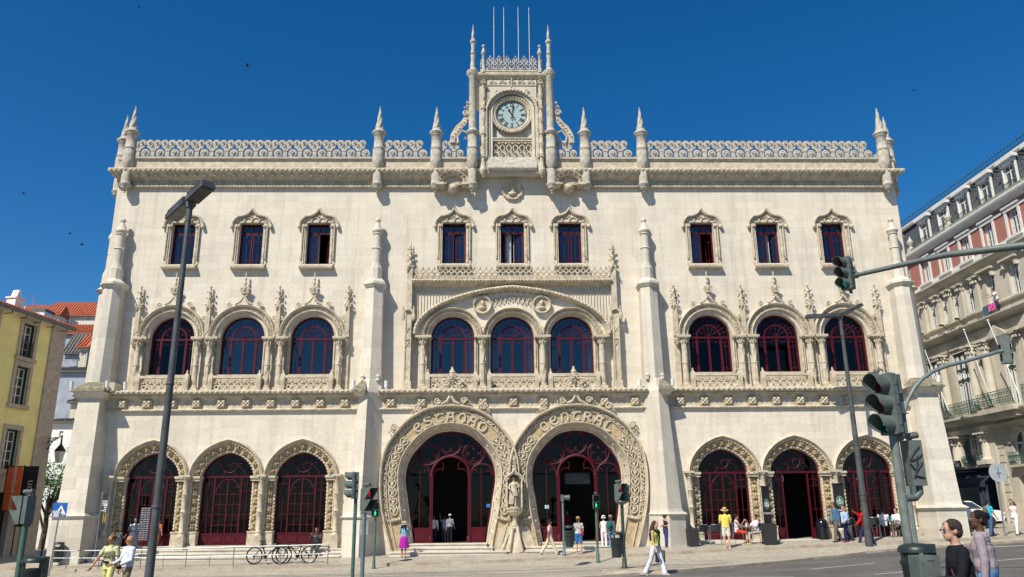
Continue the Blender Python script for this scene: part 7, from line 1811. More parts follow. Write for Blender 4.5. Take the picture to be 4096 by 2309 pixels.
m = MB(); m.poly(circ(.09, 10, (s0.x+.17, cz-.1)), [], Ys-.03, Ys-.027); m.box(s0.x+.02, s0.x+.32, Ys-.032, Ys-.028, cz-.12, cz-.02); m.box(s0.x+.06, s0.x+.3, Ys-.033, Ys-.029, cz-.26, cz-.16); m.poly(circ(.05, 8, (s1.x-.1, s0.z+.08)), [], Ys-.03, Ys-.027); m.build('sticker', mat('pale_sticker', (.55, .62, .65), .6, var=.3, scale=20), pn)
m = MB(); m.tube([(s0.x+.2, Ys+.03, surf_z(s0.x, Ys)), ((s0.x+s1.x)/2, Ys+.03, s1.z-.05)], .03, 8); m.build('post', METAL, e)
e = empty('no_entry_sign_back', (0, 0, 0)); e.name = 'round_sign'; tag(e, 'round road sign seen from behind on a thin post at far right', 'road sign')
Pf = foot(2528, 1348); c = at(2508, 1189, Pf.y); R_ = .5*(at(2531, 1189, Pf.y).x-at(2485, 1189, Pf.y).x)
m = MB(); m.lathe((c.x, Pf.y-.06, c.z), [(.01, 0), (R_*.8, 0), (R_, .01), (R_, .03), (.01, .03)], 24, M=Matrix.Rotation(pi/2, 3, 'X')); dsk = m.build('disc', mat('bare_aluminium', (.50, .53, .54), .45, metal=.3, var=.1), e)
m = MB(); m.box(c.x-.025, c.x+.025, Pf.y-.11, Pf.y-.05, c.z-.2, c.z+.2); m.box(c.x-.1, c.x+.1, Pf.y-.12, Pf.y-.1, c.z-.03, c.z); m.build('clamp', METAL, dsk)
m = MB(); m.tube([(Pf.x, Pf.y, Pf.z), (c.x, Pf.y-.01, c.z+.1)], .035, 8); m.build('post', METAL, e)
e = empty('flag_banner', (0, 0, 0)); tag(e, 'tall black vertical banner reading FADO on a leaning metal pole by the first left arch', 'banner')
Yf = 35.6; t = at(259, 1238, Yf); bf = at(235, 1420, Yf); tr = at(272, 1243, Yf); br = at(262, 1334, Yf); tl = at(261, 1242, Yf); bl = at(250, 1332, Yf)
m = MB(); m.tube([(bf.x, Yf, surf_z(bf.x, Yf)), (t.x, Yf, t.z)], .03, 8); m.build('pole', METAL, e)
m = MB(); m.poly([(bl.x, bl.z), (br.x, br.z), (tr.x, tr.z), (tl.x, tl.z)], [], Yf-.01, Yf+.01); cl = m.build('cloth', BCL, e)
M0 = Matrix.Translation(((tl.x+tr.x)/2+.02, Yf-.013, tl.z-.42))@FACE_Y
text_obj('lettering', 'FADO', .36, WTXT, cl, M0, bold=.004, ext=.002, sx=.22)
m = MB(); cx = (bl.x+br.x)/2+.03
m.box((tl.x+tr.x)/2-.1, (tl.x+tr.x)/2+.06, Yf-.014, Yf-.011, tl.z-.72, tl.z-.69)
for k in range(5): m.box(cx-.05+k*.0, cx+.09-.01*k, Yf-.014, Yf-.011, bl.z+1.02-k*.07, bl.z+1.05-k*.07)
m.build('small_print', WTXT, cl)
m = MB()
for s in (-1, 1): m.ball((cx+.015+s*.04, Yf-.012, bl.z+.45), (.022, .004, .2), 8, 5); m.ball((cx+.015+s*.035, Yf-.012, bl.z+.7), (.02, .004, .035), 6, 4)
m.build('printed_figures', mat('gold_print', (.45, .33, .05), .5, var=.1), cl)

# --- cafe banners, logo discs
GLOGO = mat('logo_green', (.0, .16, .08), .5, var=.0)
def logo(parent, M, r, name='round_logo'):
    """green roundel: white ring, crowned long-haired face"""
    m = MB(); m.poly(circ(r, 28), [], -.002, .002); o = mm(M, m); o = m.build(name, GLOGO, parent)
    m = MB(); m.loft([[(p[0], -.004, p[1]) for p in circ(r*1.0, 28)+[circ(r, 28)[0]]], [(p[0], -.004, p[1]) for p in circ(r*.94, 28)+[circ(r*.94, 28)[0]]]])
    for s in (-1, 1):
        for k in range(4): m.tube([(s*r*(.24+.12*k), -.004, r*.30), (s*r*(.30+.15*k), -.004, r*(-.1)), (s*r*(.20+.14*k), -.004, -r*(.62-.02*k))], r*.028, 4, flat=.3)
    m.ball((0, -.003, r*.12), (r*.20, .003, r*.27), 10, 6); m.poly([(-r*.2, r*.42), (r*.2, r*.42), (r*.27, r*.66), (r*.1, r*.54), (0, r*.74), (-r*.1, r*.54), (-r*.27, r*.66)], [], -.005, -.002); m.ball((0, -.003, -r*.35), (r*.16, .003, r*.25), 8, 5)
    mm(M, m); m.build('emblem', WHITE, o); return o
def cafe_banner(px0, px1, ytop, Yp, label, ang, planter=True):
    e = empty('cafe_banner', (0, 0, 0)); tag(e, label, 'banner', 'cafe banners at the doorway'); a, b = at(px0, ytop, Yp), at(px1, ytop, Yp); cx = (a.x+b.x)/2; w = .30; gz = surf_z(cx, Yp); h = a.z-gz
    R = Matrix.Translation((cx, Yp, gz))@Matrix.Rotation(radians(ang), 4, 'Z')
    m = MB(); m.box(-w, w, -.012, .012, .55, h); cl = mm(R, m).build('cloth', BCL, e)
    m = MB(); m.box(-w-.02, w+.02, -.03, .03, h, h+.05); m.tube([(-w, 0, 0), (-w, 0, h)], .015, 6); m.tube([(w, 0, 0), (w, 0, h)], .015, 6); m.box(-w, w, -.02, .02, .5, .56); m.box(-w-.05, w+.05, -.22, .22, 0, .06); mm(R, m).build('stand', BLK, e)
    logo(cl, R@Matrix.Translation((0, -.016, h-.72)), .22)
    text_obj('lettering', 'STARBUCKS', .105, WTXT, cl, R@Matrix.Translation((0, -.016, h-1.12))@FACE_Y, bold=.003, ext=.002)
    return e
cafe_banner(1911, 1937, 1226, 36.0, 'black cafe banner with green roundel by the seated women', 40)
cafe_banner(2092, 2122, 1219, 36.2, 'black cafe banner with green roundel behind the couple in blue jackets', 22)
def planter(px0, px1, y0, y1, Yp, label):
    a, b = at(px0, y0, Yp), at(px1, y0, Yp); gz = surf_z(a.x, Yp); m = MB(); m.taper(a.x+.03, b.x-.03, Yp, Yp+.5, gz, a.x, b.x, Yp-.03, Yp+.53, a.z); m.box(a.x+.04, b.x-.04, Yp+.02, Yp+.48, a.z-.01, a.z+.01); o = m.build('planter_box', BCL); tag(o, label, 'planter')
planter(1731, 1757, 1331, 1372, 35.9, 'dark box planter in the shadow of the right central buttress'); planter(1921, 1953, 1318, 1366, 35.5, 'tall dark box by the cafe doorway next to the seated women')
# logo over the cafe door (hung inside the glass)
m = empty('hanging_logo', (0, 0, 0)); tag(m, 'round green and white cafe logo hanging at the top of the cafe doorway', 'shop sign'); c = at(1964, 1204, 37.6)
b = MB(); b.poly(circ(.215, 28, (c.x, c.z)), [], 37.80, 37.83); b.box(c.x-.01, c.x+.01, 37.81, 37.82, c.z+.2, c.z+.5); b.build('disc', WHITE, m); logo(m, Matrix.Translation((c.x, 37.79, c.z)), .205)

# --- railing with posts
e = empty('handrail', (0, 0, 0)); tag(e, 'long galvanised tubular handrail along the pavement edge before the left wing', 'railing')
Yr = lambda x: kerb_y(x)+.12
def ez(x, y): return (x*.58230/1.59006, (2050+y*.58230)/1.59006)
def rp(x, y):
    px, py = ez(x, y); p = at(px, py, 33.5)
    for _ in range(3): p = at(px, py, Yr(p.x))
    return p
m = MB(); tops = [rp(*q) for q in ((372, 262), (468, 264), (690, 262), (975, 256), (1285, 247), (1610, 238), (1932, 230), (2256, 219))]
m.tube(tops, .024, 8); m.build('top_rail', METAL, e, smooth=40)
for k, p in enumerate(tops): m = MB(); m.tube([(p.x, p.y, surf_z(p.x, p.y)), p], .022, 8); m.lathe((p.x, p.y, surf_z(p.x, p.y)), [(.05, 0), (.05, .015), (.02, .02)], 8); m.build('post', METAL, e, smooth=40)
low = [rp(*q) for q in ((362, 341), (1115, 333), (2250, 314))]
for p in low: p.z = ground_z(p.x, p.y)+.36
m = MB(); m.tube([Vector((q.x+.0, q.y, ground_z(q.x, q.y)+.40)) for q in tops], .014, 6); m.build('lower_rail', METAL, e, smooth=40)
for a, b in zip(tops, tops[1:]):
    if b.x-a.x > 1.6: c = (a+b)/2; m = MB(); gz = surf_z(c.x, Yr(c.x)); m.tube([(c.x, (a.y+b.y)/2, gz), (c.x, (a.y+b.y)/2, ground_z(c.x, c.y)+.40)], .014, 6); m.build('short_post', METAL, e)

# --- bicycles
TYRE = mat('tyre_rubber', (.012, .012, .013), .8, var=.1)
def bicycle(x, y, z, d, label, fm, acc, full_sus=False, lean=0):
    """side-on bicycle in x-z, front towards d"""
    e = empty('bicycle', (x, y, z)); e.rotation_euler = (radians(lean), 0, 0); tag(e, label, 'bicycle', 'mountain bikes chained to the handrail')
    r = .335; X = lambda v: v*d
    for wx, nm in ((-.54, 'rear_wheel'), (.54, 'front_wheel')):
        m = MB(); m.tube([(X(wx)+r*cos(a), 0, r+r*sin(a)) for a in [2*pi*i/28 for i in range(28)]], .025, 8, closed=True); w = m.build(nm, TYRE, e, smooth=50)
        m = MB(); m.tube([(X(wx)+(r-.032)*cos(a), 0, r+(r-.032)*sin(a)) for a in [2*pi*i/28 for i in range(28)]], .011, 6, closed=True)
        for k in range(14): a = 2*pi*k/14; m.tube([(X(wx)+.02*cos(a+1), .02*(-1)**k, r+.02*sin(a+1)), (X(wx)+(r-.04)*cos(a), 0, r+(r-.04)*sin(a))], .0022, 3)
        m.lathe((X(wx), 0, r), [(.018, -.05), (.03, -.03), (.03, .03), (.018, .05)], 8, M=Matrix.Rotation(pi/2, 3, 'X')); m.build('rim', METAL, w)
        m = MB(); m.lathe((X(wx), -.03, r), [(.07, -.004), (.07, .004)], 12, M=Matrix.Rotation(pi/2, 3, 'X')); m.build('brake_disc', METAL, w)
    bb, st, hd, hb = (X(-.06), 0, .30), (X(-.22), 0, .74), (X(.37), 0, .80), (X(.39), 0, .68)
    m = MB()
    if full_sus: m.tube([bb, (X(.12), 0, .52), hb], .028, 8); m.tube([st, (X(.0), 0, .58), (X(.2), 0, .60), hd], .026, 8); m.tube([(X(-.13), 0, .50), (X(-.3), .04, .48), (X(-.54), .05, r)], .018, 6); m.tube([(X(-.13), 0, .50), (X(-.3), -.04, .48), (X(-.54), -.05, r)], .018, 6)
    else: m.tube([bb, hb], .03, 8); m.tube([(X(-.2), 0, .68), hd], .026, 8)
    m.tube([bb, st], .024, 8)
    for s in (-1, 1): m.tube([bb, (X(-.3), s*.05, .30), (X(-.54), s*.06, r)], .013, 6); m.tube([(X(-.2), 0, .66), (X(-.3), s*.04, .60), (X(-.54), s*.06, r)], .011, 6)
    m.tube([hb, (X(.36), 0, .86)], .03, 8); m.build('frame', fm, e, smooth=50)
    m = MB()
    for s in (-1, 1): m.tube([(X(.40), s*.06, .66), (X(.44), s*.065, .54), (X(.54), s*.065, r)], [.022, .022, .015], 8)
    m.tube([(X(.39), -.08, .67), (X(.39), .08, .67)], .022, 8); m.build('fork', mat('fork_silver', (.2, .2, .21), .35, metal=.5, var=.05) if full_sus else fm, e, smooth=50)
    m = MB(); m.tube([(X(.36), 0, .85), (X(.40), 0, .93)], .018, 6); m.tube([(X(.30), -.29, .97), (X(.40), -.12, .94), (X(.40), .12, .94), (X(.30), .29, .97)], .012, 6)
    for s in (-1, 1): m.tube([(X(.30), s*.29, .97), (X(.33), s*.19, .965)], .018, 8); m.tube([(X(.36), s*.17, .95), (X(.44), s*.2, .91)], .006, 4); m.tube([(X(.4), s*.1, .93), (X(.52), s*.05, .85), (X(.42), s*.03, .62)], .004, 4)
    m.build('handlebar', BLK, e)
    m = MB(); m.tube([(X(-.22), 0, .72), (X(-.265), 0, .90)], .014, 6); m.ball((X(-.30), 0, .925), (.085, .06, .028), 8, 5); m.ball((X(-.18), 0, .93), (.09, .028, .02), 8, 5); m.build('saddle', BLK, e, smooth=60)
    m = MB(); m.lathe((X(-.06), -.05, .30), [(.09, -.003), (.09, .003)], 16, M=Matrix.Rotation(pi/2, 3, 'X')); m.tube([(X(-.06), -.07, .30), (X(-.0), -.08, .15)], .011, 5); m.tube([(X(-.06), .07, .30), (X(-.12), .08, .45)], .011, 5); m.cbox((X(.0), -.12, .145), (.05, .04, .012)); m.cbox((X(-.12), .12, .455), (.05, .04, .012))
    m.tube([(X(-.06), -.05, .38), (X(-.54), -.04, .37)], .006, 4); m.tube([(X(-.06), -.05, .22), (X(-.54), -.04, .30)], .006, 4); m.lathe((X(-.54), -.04, r), [(.05, -.012), (.05, .012)], 12, M=Matrix.Rotation(pi/2, 3, 'X')); m.cbox((X(-.53), -.05, .22), (.02, .01, .06)); m.build('crank', BLK, e)
    m = MB(); m.box(min(X(.05), X(.2)), max(X(.05), X(.2)), -.034, -.03, .50, .54) if not full_sus else m.tube([(X(.1), -.03, .5), (X(.28), -.03, .61)], .012, 4); m.build('decal', acc, e)
    return e
ACC1 = mat('blue_decal', (.05, .2, .5), .4, var=0); ACC2 = mat('yellow_decal', (.6, .5, .03), .4, var=0)
def bike_at(ex0, ex1, ey, d, *a, **k):
    p0, p1 = ez(ex0, ey), ez(ex1, ey); yb = 33.35; c = (at(*p0, yb)+at(*p1, yb))/2; yb = Yr(c.x)+.22; c = (at(*p0, yb)+at(*p1, yb))/2
    b = bicycle(c.x, yb, surf_z(c.x, yb)+.025, d, *a, **k); s = (at(*p1, yb).x-at(*p0, yb).x)/1.08; b.scale = (s, s, s); return b
bike_at(1745, 1920, 328, 1, 'black mountain bike with blue decal, left of the two at the handrail', mat('bike_black', (.015, .015, .018), .3, var=0), ACC1)
b = bike_at(1942, 2117, 321, -1, 'black full suspension mountain bike, right of the two at the handrail', MATS['bike_black'], ACC2, full_sus=True, lean=0); b.location.y += .12

# --- cafe chairs and tables
CANE = mat('woven_black', (.02, .022, .026), .6, var=.2, scale=40); STEEL = mat('brushed_steel', (.5, .5, .5), .3, metal=.9, var=.05)
def chair():
    e = empty('cafe_chair', (0, 0, 0))
    m = MB(); m.box(-.21, .21, -.2, .2, .44, .465); m.build('seat', CANE, e)
    m = MB(); rows = [[(x, .20+.04*t+.05*(1-(x/.22)**2), .55+.29*t) for x in [-.22+.44*i/8 for i in range(9)]] for t in (0, .5, 1)]; m.loft(rows); m.loft([[(p[0], p[1]+.012, p[2]) for p in r] for r in rows]); m.build('backrest', CANE, e)
    for s in (-1, 1):
        m = MB(); m.tube([(s*.25, -.24, 0), (s*.235, -.20, .46), (s*.24, -.18, .64), (s*.24, -.1, .68), (s*.235, .15, .66)], .012, 6); m.build('leg', STEEL, e, smooth=50)
        m = MB(); m.tube([(s*.25, .27, 0), (s*.225, .20, .46), (s*.225, .24, .84), (s*.15, .29, .86), (0, .30, .865)], .012, 6); m.build('leg', STEEL, e, smooth=50)
    return e
CH = chair(); first = [True]
def place_chair(x, y, z, rz, label):
    c = CH if first[0] else copy_tree(CH); first[0] = False
    c.location = (x, y, z); c.rotation_euler = (0, 0, radians(rz)); tag(c, label, 'chair', 'cafe chairs on the pavement'); return c
def table(x, y, z, label, cups=1):
    e = empty('cafe_table', (x, y, z)); tag(e, label, 'table', 'small round cafe tables'); m = MB(); m.lathe((0, 0, .70), [(.01, 0), (.33, 0), (.34, .01), (.34, .03), (.01, .035)], 22); m.build('table_top', STEEL, e, smooth=40)
    m = MB(); m.tube([(0, 0, .05), (0, 0, .70)], .025, 8)
    for k in range(4): a = pi/4+pi/2*k; m.tube([(0, 0, .12), (.28*cos(a), .28*sin(a), .0)], .015, 6)
    m.build('pedestal', STEEL, e); return e
def cup(x, y, z, label, m_=None, tall=0):
    m = MB()
    if tall: m.lathe((0, 0, 0), [(.03, 0), (.042, .13), (.045, .135), (.035, .15), (.01, .15)], 12)
    else:
        m.lathe((0, 0, 0), [(.03, 0), (.045, .08), (.045, .09), (.038, .09), (.028, .01)], 12); m.tube([(.045, 0, .07), (.075, 0, .05), (.04, 0, .025)], .007, 5); m.lathe((0, 0, -.0), [(.07, 0), (.075, .008), (.01, .005)], 12)
    o = m.build('cup', m_ or WHITE, None, (x, y, z), 40); tag(o, label, 'cup', 'cups on the cafe tables')
def gpos(px, py): p = foot(px, py); return p
for (px, py, rz, lab) in ((1766, 1371, 195, 'empty black cafe chair leftmost beside the dark box planter'), (1802, 1371, 170, 'empty black cafe chair between the leftmost chair and the man in the straw hat'),
                          (1903, 1368, -95, 'cafe chair under the woman in the white tee shirt by the tall dark box'), (1858, 1366, 80, 'cafe chair under the woman in red trousers'),
                          (2143, 1352, 150, 'empty black cafe chair right of the couple in blue'), (2178, 1351, 205, 'empty black cafe chair behind the man in the red jacket'), (2202, 1352, 160, 'empty black cafe chair left of the man in the white shirt'),
                          (2228, 1350, 20, 'cafe chair under the seated man in the white shirt'), (2262, 1350, -70, 'cafe chair under the seated woman in sunglasses')):
    p = gpos(px, py); place_chair(p.x, p.y, p.z, rz, lab)
for px, py, lab in ((1787, 1366, 'cafe table with white cups in front of the left shop arch'), (1880, 1369, 'cafe table between the two seated women'), (2249, 1352, 'cafe table shared by the man and woman in white shirts')):
    p = gpos(px, py); t = table(p.x, p.y, p.z, lab)
p = gpos(1787, 1366); cup(p.x-.18, p.y-.05, p.z+.735, 'white cup at the left edge of the table by the dark planter'); cup(p.x+.12, p.y, p.z+.735, 'tall white cup in the middle of the table by the dark planter', tall=1); cup(p.x+.22, p.y+.1, p.z+.735, 'pale green tumbler on the table by the dark planter', mat('pale_green_cup', (.35, .5, .35), .4, var=0), 1)
p = gpos(1880, 1369); cup(p.x+.0, p.y-.1, p.z+.735, 'paper cup on the table between the two seated women', tall=1); cup(p.x-.15, p.y+.05, p.z+.735, 'brown cup on the table of the seated women', mat('brown_cup', (.2, .1, .05), .5, var=0))
p = gpos(2249, 1352); cup(p.x-.05, p.y-.1, p.z+.735, 'turquoise cup on the table of the pair in white shirts', mat('turquoise_cup', (.05, .45, .5), .4, var=0), 1)
# postcard rack and dark goods behind the first left arch
e = empty('postcard_rack', (0, 0, 0)); tag(e, 'revolving rack of blue postcards inside the first left arch', 'postcard rack'); p = at(367, 1310, 37.3); m = MB(); m.tube([(p.x, 37.3, .6), (p.x, 37.3, 2.3)], .02, 6); m.lathe((p.x, 37.3, .6), [(.25, 0), (.25, .03)], 12); m.build('stand', BLK, e)
rg = random.Random(4); m = MB(); m.cur = 0
for k in range(15):
    for j in range(3): m.cur = rg.randrange(2); x = p.x-.2+j*.14; m.add([(x, 37.15, .85+k*.095), (x+.12, 37.15, .85+k*.095), (x+.12, 37.17, .91+k*.095), (x, 37.17, .91+k*.095)], [(0, 1, 2, 3)])
m.build('postcards', [mat('card_blue', (.03, .07, .18), .5, var=.4, scale=30), mat('card_mixed', (.12, .12, .13), .5, var=.5, scale=40)], e)
# thin bollards in the side street
for i, (px, py, h) in enumerate(((142, 1378, 1.5), (107, 1374, 1.2), (125, 1404, 1.1))):
    p = at(px, py, (44, 40, 37)[i]); m = MB(); m.tube([(0, 0, 0), (0, 0, h*.75)], .045, 8); m.ball((0, 0, h*.75), .05, 6, 4); o = m.build('bollard', BLK, None, (p.x, p.y, ground_z(p.x, p.y))); tag(o, ('thin dark bollard furthest up the side street by the tree', 'thin dark bollard by the base of the yellow house', 'short dark bollard nearest the left buttress base')[i], 'bollard', 'bollards in the side street')
# small paved wedge by the double-light pole
m = MB(); a = foot(1560, 1440); m.taper(a.x-.6, a.x+1.4, a.y-.9, a.y+.2, a.z-.02, a.x-.5, a.x+1.35, a.y-.85, a.y+.15, a.z+.10); o = m.build('kerb', KERB); tag(o, kind='structure')

# --- white car in the side street
def car(x, y, z, rz, label):
    e = empty('parked_car', (x, y, z), radians(rz)); tag(e, label, 'car'); CW = mat('white_car_paint', (.66, .66, .62), .2, spec=.6, var=.02); m = MB()
    side = [(-2.0, .35), (-2.05, .62), (-1.95, .86), (-1.1, .95), (-.55, 1.36), (.75, 1.40), (1.35, 1.0), (1.95, .92), (2.05, .7), (2.02, .35)]
    rows = []
    for yy, k in ((-.82, .93), (-.78, 1), (-.6, 1.01), (.6, 1.01), (.78, 1), (.82, .93)): rows.append([(px*(.99 if abs(yy) > .8 else 1), yy*(1-.14*max(0, (pz-.9)/.5)), .35+(pz-.35)*k) for px, pz in side])
    m.loft(rows); m.add(rows[0], [tuple(range(10))]); m.add(rows[-1], [tuple(range(10))[::-1]]); m.add([r[0] for r in rows]+[r[-1] for r in rows], [(i, i+1, i+7, i+6) for i in range(5)]); b = m.build('body', CW, e, smooth=35)
    m = MB()
    for s in (-1, 1): yy = s*.80; m.add([(-1.0, yy, .97), (-.55, yy*.94, 1.30), (.05, yy*.94, 1.33), (.05, yy, .97), (.12, yy, .97), (.12, yy*.94, 1.33), (.72, yy*.94, 1.33), (1.2, yy, .98)], [(0, 1, 2, 3), (4, 5, 6, 7)])
    m.add([(-1.12, -.65, .98), (-1.12, .65, .98), (-.60, .58, 1.36), (-.60, -.58, 1.36)], [(0, 1, 2, 3)]); m.add([(1.37, -.65, 1.02), (1.37, .65, 1.02), (.80, .58, 1.40), (.80, -.58, 1.40)], [(0, 1, 2, 3)]); m.build('window', GPANE, b)
    for wx in (-1.25, 1.3):
        for s in (-1, 1):
            m = MB(); m.lathe((wx, s*.74, .32), [(.2, -.1), (.31, -.1), (.32, -.05), (.32, .05), (.31, .1), (.2, .1)], 20, M=Matrix.Rotation(pi/2, 3, 'X')); w = m.build('wheel', TYRE, e, smooth=40); m = MB(); m.lathe((wx, s*.74, .32), [(.01, -.09), (.19, -.095), (.2, 0), (.19, .095), (.01, .09)], 14, M=Matrix.Rotation(pi/2, 3, 'X')); m.build('rim', METAL, w)
    for s in (-1, 1): m = MB(); m.cbox((-2.02, s*.6, .7), (.05, .16, .09)); m.build('headlight', mat('clear_lamp', (.6, .62, .62), .15, var=0), e); m = MB(); m.cbox((2.02, s*.6, .75), (.04, .14, .1)); m.build('tail_light', LRED, e)
    m = MB(); m.cbox((-2.03, 0, .42), (.05, .8, .08)); m.cbox((2.02, 0, .42), (.05, .8, .08)); m.build('bumper', BLK, e); return e
p = at(2494, 1328, 43); car(p.x-1.75, 43, ground_z(p.x, 43), 172, 'white car parked by the dark hotel entrance, mostly hidden behind the woman in lilac')

# --- birds
def bird(px, py, Y, s, label, m_=BLK, rz=20):
    p = at(px, py, Y); m = MB(); m.ball((0, 0, 0), (.16, .05, .05), 8, 5); m.ball((-.17, 0, .02), .04, 6, 4); m.add([(.12, -.02, 0), (.26, -.05, 0), (.26, .05, 0), (.12, .02, 0)], [(0, 1, 2, 3)])
    for t in (-1, 1): m.add([(-.06, t*.04, .02), (.08, t*.04, .01), (.12, t*.34, .12), (.02, t*.5, .10), (-.04, t*.3, .12)], [(0, 1, 2, 3, 4)]); m.add([(-.06, t*.04, .012), (.08, t*.04, .0), (.12, t*.34, .11), (.02, t*.5, .09), (-.04, t*.3, .11)], [(4, 3, 2, 1, 0)])
    o = m.build('bird', m_, None, (p.x, p.y, p.z)); o.rotation_euler = (.2, .15, radians(rz)); o.scale = (s, s, s); tag(o, label, 'bird', 'birds in the sky'); return o
bird(622, 167, 45, .8, 'largest dark bird gliding high over the left wing', rz=8); bird(206, 616, 60, .9, 'tiny bird in the sky left of the station near its cornice'); bird(176, 588, 60, .7, 'tiny bird low in the sky at left, beside the upper shaft'); bird(350, 20, 60, .6, 'tiny bird at the very top of the sky, left'); bird(59, 487, 60, .7, 'tiny bird far out in the sky at the left edge'); bird(2298, 228, 60, .6, 'tiny bird in the sky above the right wing')
m = MB(); m.ball((0, 0, .1), (.13, .07, .08), 8, 6, Matrix.Rotation(.4, 3, 'Y')); m.ball((-.10, 0, .2), .045, 6, 5); m.tube([(.08, 0, .08), (.2, 0, .02)], [.04, .015], 5); m.tube([(0, .02, 0), (0, .02, .06)], .008, 4); m.tube([(0, -.02, 0), (0, -.02, .06)], .008, 4)
p = at(1243, 978, 36.85); o = m.build('pigeon', mat('pigeon_grey', (.03, .032, .04), .7, var=.2), None, (p.x, 36.9, 7.49), 50); tag(o, 'small dark pigeon perched on the middle ledge over the doors', 'bird')
# laundry at the hotel window
v = atx(2500, 757, HX-.1); e = empty('hanging_laundry', (0, 0, 0)); tag(e, 'pink cloth and dark blue clothes hung over the hotel window sill', 'laundry')
for nm, a, b, h, c in (('pink_cloth', -.2, .45, .42, (.75, .12, .35)), ('blue_trousers', .5, 1.0, .65, (.05, .12, .18)), ('dark_cloth', -.55, -.25, .3, (.03, .03, .05))):
    m = MB(); m.loft([[(HX-.2-.02*sin(i*1.7), v.y+a+(b-a)*i/8, 13.66-h*t) for i in range(9)] for t in (0, .5, 1)]); m.loft([[(HX-.21-.02*sin(i*1.7), v.y+a+(b-a)*i/8, 13.66-h*t) for i in range(9)] for t in (0, .5, 1)]); m.build(nm, mat(nm, c, .9, var=.1), e)
# ================================================================== PEOPLE
def fuse(mb, vox, it=2):
    me = mb.mesh('t', []); o = bpy.data.objects.new('t', me); COL.objects.link(o)
    r = o.modifiers.new('r', 'REMESH'); r.mode = 'VOXEL'; r.voxel_size = vox; r.use_smooth_shade = True
    s = o.modifiers.new('s', 'SMOOTH'); s.iterations = it; s.factor = .5
    dg = bpy.context.evaluated_depsgraph_get(); m2 = bpy.data.meshes.new_from_object(o.evaluated_get(dg)); bpy.data.objects.remove(o)
    out = MB(); out.v = [tuple(v.co) for v in m2.vertices]; out.f = [tuple(p.vertices) for p in m2.polygons]; out.mi = [0]*len(out.f); return out
def limb(m, pts, rad, n=10):
    """tapered limb: joints are rounded by balls"""
    m.tube(pts, rad, n)
    for p, r in zip(pts, rad): m.ball(p, r if not isinstance(r, tuple) else min(r), 8, 6)
SK = {}
def skin(c): return mat('skin_%d' % hash_(c), c, .55, spec=.35, var=.05, scale=12)
def hash_(c): return int(sum(v*(997+i*131) for i, v in enumerate(c))*100)
def cloth(c, v=.10, s=14, c2=None):
    k = 'cloth_%d_%d' % (hash_(c), int(v*100)); return mat(k, c, .85, spec=.15, var=max(v, .08), scale=s, col2=c2, bump=1.0, bscale=11)
LIGHT, TAN, BROWN = (.56, .33, .23), (.42, .22, .14), (.10, .045, .025)
